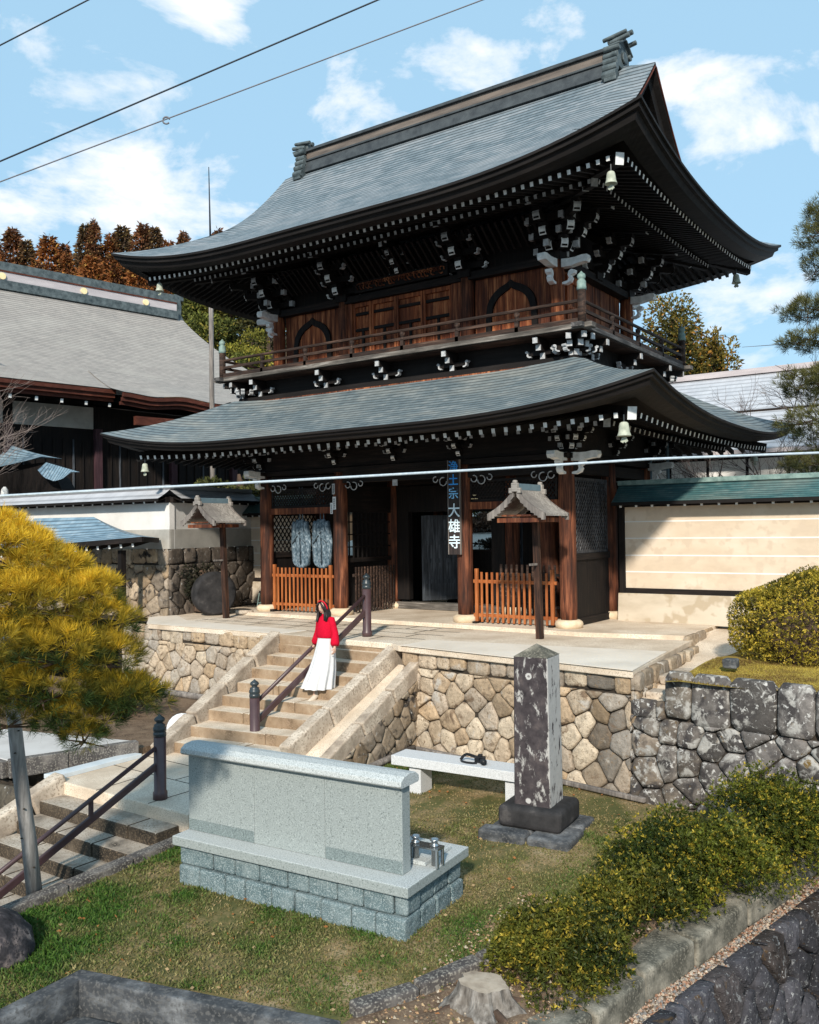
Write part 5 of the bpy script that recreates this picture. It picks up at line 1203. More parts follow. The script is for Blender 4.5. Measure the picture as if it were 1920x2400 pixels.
# roofed lamp posts
def lamppost(x, y, label, lean, rz):
    t = thing('roofed_lamp_post', label, 'lamp post', (x, y, -.21), rz, 'little roofed lamp posts on the terrace')
    mb = MB(); mb.hexa([(-.06, -.06, 0), (.06, -.06, 0), (.06, .06, 0), (-.06, .06, 0), (-.055 + lean, -.055, 2.40), (.055 + lean, -.055, 2.40), (.055 + lean, .055, 2.40), (-.055 + lean, .055, 2.40)]); mb.build('post', 'postwood', t, local=True, bevel=.008)
    mb = MB(); mb.cbox((lean * .55 - .19, -.02, 1.40), (.30, .035, .04)); mb.build('peg', 'greywood', t, local=True)
    cx = -.28 + lean
    for s in (-1, 1):
        mb = MB(); rows, und = [], []
        for j in range(9):
            q = j / 8; yy = s * (.03 + .55 * q); zz = 2.78 - .54 * q ** .8 + .09 * q * q
            rows.append([(cx + x_, yy, zz) for x_ in (-.48, -.2, .2, .48)]); und.append([(cx + x_, yy, zz - .04) for x_ in (-.48, -.2, .2, .48)])
        # ridge runs along local y after rotation: slopes fall to local +-y
        mb.grid(rows); mb.grid(und)
        mb.add([rows[8][0], rows[8][3], und[8][3], und[8][0]], [(0, 1, 2, 3)]); mb.build('roof_slope', 'shingle', t, local=True)
        for e in (-.48, .48):
            mb = MB()
            for j in range(8): mb.hexa([(cx + e - .02, rows[j][0][1], rows[j][0][2] - .14), (cx + e + .02, rows[j][0][1], rows[j][0][2] - .14), (cx + e + .02, rows[j + 1][0][1], rows[j + 1][0][2] - .11), (cx + e - .02, rows[j + 1][0][1], rows[j + 1][0][2] - .11), (cx + e - .025, rows[j][0][1], rows[j][0][2] + .012), (cx + e + .025, rows[j][0][1], rows[j][0][2] + .012), (cx + e + .025, rows[j + 1][0][1], rows[j + 1][0][2] + .012), (cx + e - .025, rows[j + 1][0][1], rows[j + 1][0][2] + .012)])
            mb.build('verge_board', 'greywood', t, local=True)
    mb = MB(); mb.cbox((cx, 0, 2.82), (.88, .09, .12)); mb.build('ridge_board', 'bluemetal', t, local=True, bevel=.01)
    for e in (-.49, .49):
        mb = MB(); mb.cbox((cx + e, 0, 2.81), (.09, .13, .16)); mb.lathe([(.04, 2.88), (.055, 2.91), (.04, 2.94)], (cx + e, 0, 0), 8)
        for s in (-1, 1): mb.cbox((cx + e, s * .085, 2.75), (.08, .07, .10))
        mb.build('ridge_end', 'shingle', t, local=True, bevel=.015)
    mb = MB(); mb.box((cx - .42, -.42, 2.18), (cx + .42, -.36, 2.26)); mb.box((cx - .42, .36, 2.18), (cx + .42, .42, 2.26)); mb.box((cx - .42, -.36, 2.18), (cx - .37, .36, 2.26)); mb.box((cx + .37, -.36, 2.18), (cx + .42, .36, 2.26)); mb.box((cx - .40, -.34, 2.29), (cx + .40, .34, 2.32))
    mb.build('eave_frame', 'redwood', t, local=True)
    return t
lamppost(4.13, -1.30, 'leaning roofed wooden post in front of the right orange picket fence', -.11, R(90)); lamppost(-4.25, -1.29, 'shaded roofed wooden post beside the round stone disc at left', -.10, R(90))
# handrails
def newel(x, y, z, h, label_parent):
    mb = MB(); mb.lathe([(.10, 0), (.10, .10), (.085, .115), (.085, h - .26)], (x, y, z), 16, 0)
    mb.lathe([(.09, h - .26), (.09, h - .21), (.08, h - .20), (.092, h - .18), (.092, h - .14), (.076, h - .12), (.084, h - .10), (.05, h - .085), (.045, h - .07), (.07, h - .05), (.078, h - .025), (.06, h), (.03, h + .02), (.005, h + .045)], (x, y, z), 16, 1)
    mb.build('newel_post', ['brownmetal', 'blackmetal'], label_parent, smooth=True)
hr = thing('handrail', 'dark brown metal handrail up the middle of the upper stairs, the woman beside it', 'handrail', (1.0, -4.0, -1.83))
newel(.95, -5.57, -1.83, 1.17, hr); newel(1.03, -2.57, -.21, 1.19, hr)
mb = MB(); mb.tube([(.95, -5.57, -1.03), (1.03, -2.57, .62)], .035, 10); mb.build('hand_bar', 'brownmetal', hr, smooth=True)
mb = MB(); mb.bar((.95, -5.57, -1.36), (1.03, -2.57, .29), .05, .11); mb.build('lower_bar', 'brownmetal', hr, bevel=.012)
hr2 = thing('handrail', 'dark metal handrail of the lower steps, running down behind the grey log', 'handrail', (1.7, -9.4, -2.6))
newel(1.72, -8.19, -1.83, 1.13, hr2); newel(1.70, -11.6, -3.4, 1.13, hr2)
mb = MB(); mb.tube([(1.72, -8.19, -1.08), (1.70, -11.6, -2.56)], .03, 10); mb.build('hand_bar', 'brownmetal', hr2, smooth=True)
mb = MB(); mb.bar((1.72, -8.19, -1.33), (1.70, -11.6, -2.82), .045, .10); mb.build('lower_bar', 'brownmetal', hr2, bevel=.012)
mb = MB(); mb.cbox((1.715, -9.30, -1.69), (.04, .05, .30)); mb.build('baluster', 'brownmetal', hr2)
# round stone disc, bag, stool, pipe
mb = MB(); mb.tube([(-5.33, -.80, .33), (-5.27, -.82, .33), (-5.02, -.92, .33), (-4.95, -.95, .33)], [.48, .54, .56, .50], 26); d = mb.build('stone_disc', 'discstone', bevel=.05, seg=3, label='big dark round stone slab standing on edge behind the left roofed post', cat='stone disc')
mb = MB(); mb.tube([(-4.6, -.62, -.14), (-4.2, -.45, -.14)], .06, 10); mb.build('stone_roller', 'cheekstone', label='short pale stone cylinder lying beside the round stone slab', cat='stone', smooth=True)
stl = thing('stool', 'small black stool with green wire legs by the left corner pillar', 'stool', (-4.75, .55, -.13))
mb = MB(); mb.lathe([(.15, .40), (.16, .42), (.14, .45)], (0, 0, 0), 14); mb.build('seat', 'blackplastic', stl, local=True)
for a, b in ((-1, -1), (1, -1), (1, 1), (-1, 1)):
    mb = MB(); mb.tube([(a * .10, b * .10, .41), (a * .15, b * .15, 0)], .011, 6); mb.build('leg', 'verdigris', stl, local=True)
mb = MB(); mb.tube([(a * .135, b * .135, .14) for a, b in ((-1, -1), (1, -1), (1, 1), (-1, 1), (-1, -1))], .008, 5); mb.build('ring', 'verdigris', stl, local=True)
mb = MB(); rows = [[(-1.15 + .24 * math.sin(th) * math.cos(p) * (1 + .2 * math.sin(3 * p)), -5.35 + .30 * math.sin(th) * math.sin(p), -1.72 + .22 * max(0, math.cos(th)) * (1 + .25 * math.sin(2 * p))) for p in np.linspace(0, 2 * math.pi, 15)] for th in np.linspace(0, math.pi / 2, 6)]
mb.grid(rows); mb.build('white_bag', 'whitebag', smooth=True, label='crumpled white bag on the soil left of the upper stairs', cat='bag')
# ================================================================== WALLS LEFT AND RIGHT
def roofed_wall(name, label, A, B, z0, zd, zw, body, dado, lines, roofm, dots, rw=.42, rise=.36, band=None, dado_out=.10, posts=(), wall_t=.16):
    """plaster wall from A to B (facing right-hand side of A->B), with dado, stripes and a little tiled roof"""
    A, B = Vector((A[0], A[1], 0)), Vector((B[0], B[1], 0)); L = (B - A).length; u = (B - A).normalized(); n = Vector((u.y, -u.x, 0))
    t = thing(name, label, 'wall', ((A.x + B.x) / 2, (A.y + B.y) / 2, z0))
    def P_(a, d, z): return A + u * a + n * d + Vector((0, 0, z))
    def hx(mb, a0, a1, d0, d1, z0_, z1_, dt0=None, dt1=None, mi=0):
        dt0 = d0 if dt0 is None else dt0; dt1 = d1 if dt1 is None else dt1
        mb.hexa([P_(a0, d1, z0_), P_(a1, d1, z0_), P_(a1, d0, z0_), P_(a0, d0, z0_), P_(a0, dt1, z1_), P_(a1, dt1, z1_), P_(a1, dt0, z1_), P_(a0, dt0, z1_)], mi)
    mb = MB(); hx(mb, 0, L, -wall_t, 0, zd, zw); mb.build('plaster', body, t)
    if dado: mb = MB(); hx(mb, 0, L, -wall_t - dado_out, dado_out + .06, z0, zd, -wall_t - dado_out, dado_out); mb.build('dado', dado, t, bevel=.01)
    if band: mb = MB(); hx(mb, 0, L, -wall_t - .02, .03, zd, zd + .11); mb.build('sill_band', 'darkwood_x', t)
    for z in lines: mb = MB(); hx(mb, 0, L, 0, .004, z, z + .028); mb.build('stripe', 'whiteline', t)
    mb = MB(); hx(mb, 0, L, -wall_t - .1, .1, zw, zw + .14); mb.build('eave_beam', 'darkwood_x', t)
    for k in range(dots):
        a = L * (k + .5) / dots; mb = MB(); mb.bar(P_(a, 0, zw + .055), P_(a, rw - .10, zw + .015), .045, .05, 0, None); mb.bar(P_(a, rw - .10, zw + .015), P_(a, rw - .085, zw + .014), .046, .052, 1); mb.build('rafter', WH, t)
    for s in (1, -1):
        mb = MB(); rows, uvs = [], []
        c = -wall_t / 2
        for j in range(9):
            q = j / 8; d = (rw + wall_t / 2) * (1 - q); z = zw + .10 + rise * (.75 * q + .25 * q * q)
            rows.append([P_(a, c + s * d, z) for a in np.linspace(0, L, 13)]); uvs.append([(a, d * 1.3) for a in np.linspace(0, L, 13)])
        if s < 0: rows = [r[::-1] for r in rows]; uvs = [r[::-1] for r in uvs]
        mb.grid(rows, 0, uvs); mb.build('roof_slope', roofm, t)
        mb = MB(); hx(mb, 0, L, c + s * (rw + wall_t / 2) - (.03 if s > 0 else 0), c + s * (rw + wall_t / 2) + (0 if s > 0 else .03), zw + .03, zw + .096); mb.build('eave_board', 'fascia', t)
        mb = MB(); rows = [[P_(a, c + s * (rw + wall_t / 2 - .04), zw + .04) for a in (0, L)], [P_(a, c, zw + .16) for a in (0, L)]]; mb.grid(rows); mb.build('soffit', 'darkwood_x', t)
    mb = MB(); hx(mb, -.02, L + .02, -wall_t / 2 - .07, -wall_t / 2 + .07, zw + .10 + rise - .03, zw + .10 + rise + .07); mb.build('ridge_cap', roofm if roofm != 'roof_teal' else 'verdigris', t, bevel=.01)
    for a, w in posts: mb = MB(); hx(mb, a, a + w, -.1, .06, zd - .02, zw); mb.build('post', 'darkwood', t)
    return t
roofed_wall('plaster_wall', 'cream plaster wall with four white stripes and teal tiled coping, right of the gate', (4.42, 1.93), (16, 1.93), -.15, .45, 2.28, 'plaster_cream', 'plaster_dado', (.89, 1.24, 1.60, 1.955), 'roof_teal', 34, band=True, posts=((.02, .12),), rw=.40, rise=.40)
roofed_wall('plaster_wall', 'short cream plaster wall with white stripes between the left gate pillar and the grey corner', (-6.6, 1.9), (-4.28, 1.9), -.15, .45, 2.28, 'plaster_cream', 'plaster_dado', (.89, 1.24, 1.60, 1.955), 'roof_teal', 9, band=True, rw=.40, rise=.40)
# left wall on a fieldstone base
wb = roofed_wall('plaster_wall', 'long white plaster wall on a fieldstone base stretching away at left', (-34, -1.52), (-6.0, -1.52), 1.46, 1.46, 2.62, 'plaster_white', None, (), 'roof_plain', 66, rw=.36, rise=.28)
mb = MB(); mb.box((-34, -1.545, 1.46), (-5.98, -1.49, 1.95)); mb.build('grey_band', 'plaster_grey', wb)
wc = roofed_wall('plaster_wall', 'shaded end of the white plaster wall turning back toward the gate', (-6.0, -1.50), (-6.62, 2.0), 1.46, 1.46, 2.62, 'plaster_white', None, (), 'roof_plain', 9, rw=.36, rise=.28)
mb = MB(); u = Vector((-.62, 3.5, 0)).normalized(); mb.hexa([Vector((-6.0, -1.5, z)) + u * a + Vector((.99, .17, 0)) * d for z in (1.46, 1.95) for a, d in ((0, -.05), (3.5, -.05), (3.5, .022), (0, .022))]); mb.build('grey_band', 'plaster_grey', wc)
# (A->B faces its right-hand side: the return faces -x, so give it its own outer face)
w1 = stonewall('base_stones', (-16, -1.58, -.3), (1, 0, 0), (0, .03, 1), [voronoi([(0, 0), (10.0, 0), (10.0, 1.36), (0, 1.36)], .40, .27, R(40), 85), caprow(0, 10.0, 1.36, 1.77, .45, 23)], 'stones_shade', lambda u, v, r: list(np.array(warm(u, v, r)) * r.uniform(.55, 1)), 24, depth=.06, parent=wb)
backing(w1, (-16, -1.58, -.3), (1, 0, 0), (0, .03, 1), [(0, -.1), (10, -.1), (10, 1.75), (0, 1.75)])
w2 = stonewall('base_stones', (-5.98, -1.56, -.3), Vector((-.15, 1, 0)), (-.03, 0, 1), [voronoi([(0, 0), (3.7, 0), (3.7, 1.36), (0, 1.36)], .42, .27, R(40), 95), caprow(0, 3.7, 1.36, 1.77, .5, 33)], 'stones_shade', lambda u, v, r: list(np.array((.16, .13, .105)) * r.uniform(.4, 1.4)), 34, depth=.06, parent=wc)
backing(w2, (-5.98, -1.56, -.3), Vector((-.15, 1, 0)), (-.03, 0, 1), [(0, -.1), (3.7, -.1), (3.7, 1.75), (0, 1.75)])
# small roof of a shed in front of that wall
sh = thing('small_shed', 'low shed with blue-grey tiled hip roof between the pine and the white wall', 'shed', (-7.6, -3.2, -1.7))
E0, E1, Rg = [(-10.6, -3.6, 1.50), (-5.5, -2.75, 1.76), (-5.9, -1.9, 1.80), (-10.6, -1.75, 1.5)], None, [(-9.9, -2.7, 2.42), (-8.3, -2.6, 2.42)]
mb = MB()
def rpatch(a, b, c, d, nn=8):
    rows, uvs = [], []; a, b, c, d = map(Vector, (a, b, c, d)); L = (a - d).length
    for j in range(nn + 1): q = j / nn; l, r_ = a.lerp(d, q), b.lerp(c, q); sag = -.10 * math.sin(q * math.pi); rows.append([l.lerp(r_, k / 8) + Vector((0, 0, sag)) for k in range(9)]); uvs.append([((l.lerp(r_, k / 8) - a).dot((b - a).normalized()), L * q) for k in range(9)])
    mb.grid(rows, 0, uvs)
rpatch((-10.9, -3.7, 1.46), (-5.5, -2.75, 1.78), (-8.2, -2.15, 2.30), (-10.3, -2.5, 2.30)); rpatch((-5.5, -2.75, 1.78), (-6.3, -1.62, 1.74), (-8.2, -2.15, 2.30), (-8.2, -2.15, 2.30))
mb.build('roof', 'roof_blue', sh)
mb = MB(); mb.bar((-10.9, -3.68, 1.40), (-5.5, -2.74, 1.72), .06, .12); mb.bar((-5.52, -2.74, 1.72), (-6.3, -1.64, 1.68), .06, .12); mb.build('fascia', 'darkwood_x', sh)
for k in range(14):
    a = Vector((-10.6, -3.55, 1.30)).lerp(Vector((-5.9, -2.72, 1.58)), k / 13); mb = MB(); mb.bar(a, a + Vector((-.05, .5, .1)), .07, .09, 0, 1); mb.build('rafter', WH, sh)
for x, y in ((-10.0, -3.1), (-6.6, -2.5)): mb = MB(); mb.box((x - .07, y - .07, -1.7), (x + .07, y + .07, 1.45)); mb.build('post', 'darkwood', sh)
# ladder and brushwood behind the right wall
ld = thing('ladder', 'blue-grey ladder standing behind the right wall under the gate eaves', 'ladder', (4.46, 4.5, -.2))
for x in (4.25, 4.67): mb = MB(); mb.bar((x, 4.5, -.2), (x - .06, 4.55, 3.85), .05, .06); mb.build('side_rail', 'bluemetal', ld)
for k in range(12): mb = MB(); z = .1 + k * .31; mb.bar((4.27 - .006 * k, 4.5, z), (4.66 - .006 * k, 4.5, z), .03, .03); mb.build('rung', 'bluemetal', ld)
mb = MB(); rr = random.Random(31)
for k in range(60):
    a = Vector((rr.uniform(4.7, 6.3), rr.uniform(4.3, 5.0), rr.uniform(2.4, 2.9))); d = Vector((rr.gauss(0, 1), rr.gauss(0, .5), rr.gauss(.2, .6))).normalized() * rr.uniform(.25, .7); mb.tube([a, a + d * .5 + Vector((0, 0, rr.uniform(-.05, .08))), a + d], [.022, .016, .006], 5)
mb.build('brushwood', 'twigs', label='heap of pale cut branches behind the teal coping of the right wall', cat='brushwood')
# overhead lines
def wire(name, pts, r, mat, label, n=6): mb = MB(); mb.tube(pts, r, n); return mb.build(name, mat, label=label, cat='cable', smooth=True)
def sagline(a, b, sag, n=14): a, b = Vector(a), Vector(b); return [a.lerp(b, k / n) - Vector((0, 0, sag * 4 * (k / n) * (1 - k / n))) for k in range(n + 1)]
def ext(a, b, s): a, b = Vector(a), Vector(b); return a - (b - a) * s, b + (b - a) * s
a, b = ext((-1.367, -8.684, 7.712), (3.523, -5.314, 10.154), .8); wire('overhead_cable', sagline(a, b, .0), .0125, 'cable', 'thick dark overhead cable crossing the sky, upper of the long pair')
a, b = ext((-1.374, -8.682, 7.391), (4.861, -4.375, 10.132), .6); oc = wire('overhead_cable', sagline(a, b, .0), .0095, 'cable_grey', 'thin grey overhead cable with a small ring, lower of the long pair')
c = Vector((-1.374, -8.682, 7.391)).lerp(Vector((4.861, -4.375, 10.132)), .345); mb = MB(); mb.tube([c + Vector((.055 * math.cos(t) * .82, .055 * math.cos(t) * .57, .055 * math.sin(t) - .02)) for t in np.linspace(.3, 5.6, 14)], .013, 6); mb.build('ring', 'cable_grey', oc, smooth=True)
a, b = ext((-1.327, -8.699, 9.526), (-.186, -7.915, 10.215), 1.5); wire('overhead_cable', sagline(a, b, 0), .011, 'cable', 'short stretch of dark cable in the top left corner of the sky')
pts = [(2.2, -12.1, 2.22), (3.258, -11.422, 2.262), (4.616, -10.472, 2.330), (5.509, -9.847, 2.372), (7.302, -8.591, 2.466), (8.604, -7.681, 2.545), (10.01, -6.696, 2.585), (11.4, -5.7, 2.64)]
wire('service_cable', pts, .0135, 'ropecover', 'thick pale sheathed cable strung across in front of the gate', 10)
mb = MB(); b0 = Vector((-10.74, 4.29, -.25)); mb.tube([b0, (-10.70, 4.24, 11.7)], [.10, .07], 10, 0); mb.tube([(-10.70, 4.24, 11.7), (-10.68, 4.18, 14.1)], [.035, .014], 6, 1); mb.build('antenna_mast', ['greywood', 'cable'], smooth=True, label='tall thin mast rising between the hall and the gate', cat='mast')
# ================================================================== THE HALL AT LEFT
Ho = Vector((-21.9, 3.5, 0)); Ha = Vector((.18, .984, 0)).normalized(); Hn = Vector((Ha.y, -Ha.x, 0))
hall = thing('temple_hall', 'large temple hall with a broad pale grey roof behind the left wall', 'temple hall', (-21.9, 3.5, -.24))
def H(a, n, z): return Ho + Ha * a + Hn * n + Vector((0, 0, z))
A_0, A_1, HE, zR, zE_ = -16., 12.4, 7.1, 11.9, 6.95
def hz(n): q = 1 - n / HE; return zE_ + (zR - zE_) * (.62 * q + .38 * q * q)
mb = MB(); rows, uvs = [], []
for j in range(25):
    q = j / 24; n_ = HE * (1 - q)
    # far end: hip below, upright gable near the ridge
    amax = 7.9 + 4.5 * ((n_ / HE) ** 1.55)
    aa = np.linspace(A_0, amax, 60); 
    rows.append([H(a, n_, hz(n_) + (.35 * max(0, (a - 9) / 3.4) ** 2 if n_ > 4 else 0)) for a in aa]); uvs.append([(a, q * 8.8) for a in aa])
mb.grid(rows, 0, uvs)
mb.grid([[H(a, -n_ * .9, hz(n_)) for a in (A_0, 8 + 2 * n_ / HE)] for n_ in np.linspace(HE, 0, 8)], 0, [[(a, n_) for a in (0, 20)] for n_ in np.linspace(HE, 0, 8)])
# lower porch sweep to the right of the step
rows, uvs = [], []
for j in range(15):
    q = j / 14; n_ = 5.4 + 2.75 * q; aa = np.linspace(1.0, 7.2, 26)
    def pz(a):
        w = float(sstep(1.0, 2.3, a)); low = hz(5.4) - .42 * q - .62 * q * q if True else 0
        top = hz(min(n_, 7.1)) + .03 + (0 if n_ < 7.1 else -.25 * (n_ - 7.1))
        return top * (1 - w) + (hz(5.4) + .03 - 1.50 * q + .30 * q * q + .12 * math.exp(-((a - 3.3) / .8) ** 2) * q) * w
    rows.append([H(a, n_, pz(a)) for a in aa]); uvs.append([(a, q * 3) for a in aa])
mb.grid(rows, 0, uvs); porch_edge = rows[-1]
hroof = mb.build('roof', 'roof_hall', hall, smooth=True)
mb = MB()
for k, (dn, z0, z1) in enumerate(((-.03, -.02, -.16), (-.12, -.17, -.30), (-.24, -.31, -.42))):
    for a0, a1 in ((A_0, 1.25),): mb.hexa([H(a0, HE + dn - .12, zE_ + z1), H(a1, HE + dn - .12, zE_ + z1), H(a1, HE + dn, zE_ + z1), H(a0, HE + dn, zE_ + z1), H(a0, HE + dn - .12, zE_ + z0), H(a1, HE + dn - .12, zE_ + z0), H(a1, HE + dn, zE_ + z0), H(a0, HE + dn, zE_ + z0)])
    e = [p - Hn * (-dn) for p in porch_edge]
    for p, q in zip(e[:-1], e[1:]): mb.hexa([p + Vector((0, 0, z1)) - Hn * .12, q + Vector((0, 0, z1)) - Hn * .12, q + Vector((0, 0, z1)), p + Vector((0, 0, z1)), p + Vector((0, 0, z0)) - Hn * .12, q + Vector((0, 0, z0)) - Hn * .12, q + Vector((0, 0, z0)), p + Vector((0, 0, z0))])
mb.build('fascia', 'redfascia', hroof)
mb = MB(); mb.add([H(A_0, HE - .3, zE_ - .42), H(12, HE - .3, zE_ - .42), H(12, 4.9, 7.1), H(A_0, 4.9, 7.1)], [(0, 1, 2, 3)]); mb.add([H(1.1, 8.0, 6.1), H(7.2, 8.0, 6.0), H(7.2, 5, 6.6), H(1.1, 5, 6.6)], [(0, 1, 2, 3)]); mb.build('soffit', 'darkwood', hroof)
mb = MB(); mb.bar(H(1.5, 7.95, 5.78), H(4.1, 7.95, 5.78), .2, .3); mb.build('porch_beam', 'redfascia', hall)
mb = MB(); mb.cbox(H(4.15, 8.0, 5.82), (.14, .1, .36)); mb.cbox(H(5.2, 7.9, 5.8), (.12, .1, .24)); mb.build('beam_end', 'whitepaint', hall)
mb = MB()
for a0, a1, dz, w, h, mi in ((A_0, 7.6, 11.78, .9, .36, 1), (A_0, 7.6, 12.12, .6, .42, 0), (A_0, 7.6, 12.35, .66, .06, 2), (A_0, 7.65, 12.55, .62, .34, 1)): mb.bar(H(a0, 0, dz), H(a1, 0, dz), w, h, mi)
mb.build('ridge', ['hallridge', 'finial', 'redfascia'], hroof)
for a in (-9.2, -4.7, -.15, 3.2, 6.05): mb = MB(); mb.tube([H(a, .30, 12.13), H(a, .36, 12.13)], .135, 18); mb.build('gilt_crest', 'gold', hroof)
mb = MB(); mb.bar(H(7.5, 0, 12.62), H(8.0, 0, 12.66), .5, .3); mb.prism([(0, 0), (.35, -.1), (.45, -.5), (.4, -1.0), (.9, -1.7), (1.0, -2.0), (.75, -2.0), (.1, -1.2)], lambda u, v: H(7.6 + u * .6, .3, 12.6 + v * .75), lambda u, v: H(7.6 + u * .6, -.3, 12.6 + v * .75)); mb.build('ridge_finial', 'finial', hroof, bevel=.04)
# triangular dormer gable at far left
mb = MB(); mb.add([H(-8.6, 6.0, 7.75), H(-2.95, 6.0, 7.75), H(-5.8, 6.0, 10.0)], [(0, 1, 2)]); dg_ = mb.build('dormer_gable', 'redfascia', hroof)
mb = MB()
for k in range(26): mb.bar(H(-8.0 + k * .2, 6.04, 7.9), H(-8.0 + k * .2, 6.04, 7.95 + max(0, 1.7 - abs(-5.8 - (-8.0 + k * .2)) * .85)), .06, .06)
for z in (8.2, 8.5, 8.8): mb.bar(H(-7.6, 6.05, z), H(-3.9, 6.05, z), .05, .05)
mb.build('dormer_lattice', 'panelwood', hroof)
mb = MB(); 
for s in (-1, 1):
    rows, uvs = [], []
    for j in range(9): q = j / 8; rows.append([H(-5.8 + s * 3.2 * q, n_, 10.25 - 2.55 * q ** .85 + .25 * q * q - (0 if n_ > 6 else 0)) for n_ in (6.35, 5.2, 4.0, 2.6)]); uvs.append([(n_, q * 4) for n_ in (6.35, 5.2, 4, 2.6)])
    mb.grid(rows, 0, uvs)
mb.build('dormer_roof', 'roof_hall', hroof, smooth=True)
for k in range(12): mb = MB(); a = -8.3 + k * .86; mb.bar(H(a, 6.75, 6.42), H(a, 5.6, 6.62), .10, .13, 0, 1); mb.build('rafter', WH, hall)
mb = MB(); mb.hexa([H(A_0, 1.0, -.3), H(12, 1.0, -.3), H(12, 5.0, -.3), H(A_0, 5.0, -.3), H(A_0, 1.0, 7.1), H(12, 1.0, 7.1), H(12, 5.0, 7.1), H(A_0, 5.0, 7.1)]); hw = mb.build('wall', 'darkwood', hall)
for a0, a1 in ((-8.6, -5.4), (-5.0, -1.9), (-1.55, 1.35)): mb = MB(); mb.hexa([H(a0, 5.0, 5.72), H(a1, 5.0, 5.72), H(a1, 5.06, 5.72), H(a0, 5.06, 5.72), H(a0, 5.0, 6.52), H(a1, 5.0, 6.52), H(a1, 5.06, 6.52), H(a0, 5.06, 6.52)]); mb.build('plaster_panel', 'plaster_grey', hw)
for a in (-8.8, -5.2, -1.75, 1.5, 4.6, 7.4): mb = MB(); mb.bar(H(a, 5.06, -.2), H(a, 5.06, 5.72), .3, .26, up=tuple(Ha)); mb.build('post', 'purplewood', hall)
for k in range(44): mb = MB(); a = -8.4 + k * .36; mb.bar(H(a, 5.03, 2.2), H(a, 5.03, 5.3), .05, .05, up=tuple(Ha)); mb.build('lattice_slat', 'doorwood' if k % 5 == 0 else 'darkwood', hall)
for a in np.arange(-12, 8, 1.0): mb = MB(); mb.hexa([H(a, 5.6, .2), H(a + .9, 5.6, .2), H(a + .9, 5.64, .2), H(a, 5.64, .2), H(a, 5.6, 2.35), H(a + .9, 5.6, 2.35), H(a + .9, 5.64, 2.35), H(a, 5.64, 2.35)]); mb.build('white_board', 'plaster_white', hall)
mb = MB(); mb.bar(H(-12, 5.68, 2.55), H(8, 5.68, 2.55), .2, .12); mb.bar(H(-12, 5.68, 2.05), H(8, 5.68, 2.05), .06, .10); mb.build('veranda_rail', 'purplewood', hall)
# small gate pavilion at far left, behind the wall
kp = thing('small_gate', 'small gate with two curved pale blue tiled roofs at far left, behind the white wall', 'gate', (-14.6, 1.0, -.24))
mb = MB(); rows, uvs = [], []
for j in range(9):
    q = j / 8; rows.append([(-18.6 + 4.42 * u, .95 - .75 * q, (5.45 - 1.13 * u + .12 * math.sin(u * math.pi) * -1) * (1 - q) + (4.10 + .25 * u * u) * q - .10 * math.sin(q * math.pi) * (1 - u)) for u in np.linspace(0, 1, 12)]); uvs.append([(u * 3, q * 1.4) for u in np.linspace(0, 1, 12)])
mb.grid(rows, 0, uvs)
rows, uvs = [], []
for j in range(9):
    q = j / 8; rows.append([(-14.24 + 1.78 * u, .4 - .3 * q, (4.18 - .40 * u) * (1 - q) + (float(np.interp(u, [0, .2, .5, .75, 1], [3.92, 3.66, 3.52, 3.58, 3.77]))) * q) for u in np.linspace(0, 1, 14)]); uvs.append([(q * 2, u * 2.2) for u in np.linspace(0, 1, 14)])
mb.grid(rows, 0, uvs); mb.build('roof', 'roof_blue', kp, smooth=True)
mb = MB(); mb.hexa([(-18.2, .5, 3.2), (-13.55, .5, 3.28), (-13.55, 1.0, 3.28), (-18.2, 1.0, 3.2), (-18.2, .5, 4.15), (-14.2, .5, 4.2), (-14.2, 1.0, 4.1), (-18.2, 1.0, 4.2)]); mb.build('gable_boards', 'darkwood', kp)
for x in (-17.6, -14.6): mb = MB(); mb.box((x - .12, .55, -.24), (x + .12, .8, 2.75)); mb.build('post', 'purplewood', kp)
mb = MB(); mb.lathe([(.10, 0), (.13, .1), (.11, .26), (.04, .36)], (-16.2, .15, 3.1), 10); mb.build('hanging_lantern', 'whitepaint', kp, smooth=True)
# ================================================================== BUILDING BEHIND AT RIGHT
rb = thing('long_building', 'long low building with a pale ribbed roof behind the right wall', 'building', (8, 13.5, -.24))
mb = MB(); rows = [[(x, 10.9 + 5.1 * q, 4.10 + 3.05 * q) for x in np.linspace(-2.5, 26, 20)] for q in np.linspace(0, 1, 8)]; uvs = [[(x, q * 6) for x in np.linspace(-2.5, 26, 20)] for q in np.linspace(0, 1, 8)]
mb.grid(rows, 0, uvs); mb.grid([[(x, 16 + 5 * q, 7.15 - 3 * q) for x in (-2.5, 26)] for q in (0, 1)], 0, [[(x, q) for x in (0, 20)] for q in (0, 1)]); rr_ = mb.build('roof', 'roof_plain', rb)
mb = MB(); mb.bar((-2.6, 16, 7.2), (26, 16, 7.2), .4, .2); mb.build('ridge', 'hallridge', rr_); mb = MB(); mb.bar((-2.5, 13.2, 5.50), (26, 13.2, 5.50), .08, .06); mb.build('snow_guard', 'darkwood_x', rr_)
mb = MB(); mb.bar((-2.5, 10.9, 4.03), (26, 10.9, 4.03), .1, .12); mb.build('eave', 'hallridge', rr_)
mb = MB(); mb.box((-2, 11.6, -.24), (25, 20, 3.95)); bw = mb.build('wall', 'darkwood', rb)
for k in range(13): mb = MB(); mb.box((-1.2 + k * 1.18 * 1.0, 11.55, 3.12), (-1.2 + k * 1.18 + 1.08, 11.6, 3.86)); mb.build('plaster_panel', 'plaster_white', bw)
# ================================================================== VEGETATION
def colmix(a, b, t): t = np.asarray(t)[:, None]; return np.array(a)[None] * (1 - t) + np.array(b)[None] * t
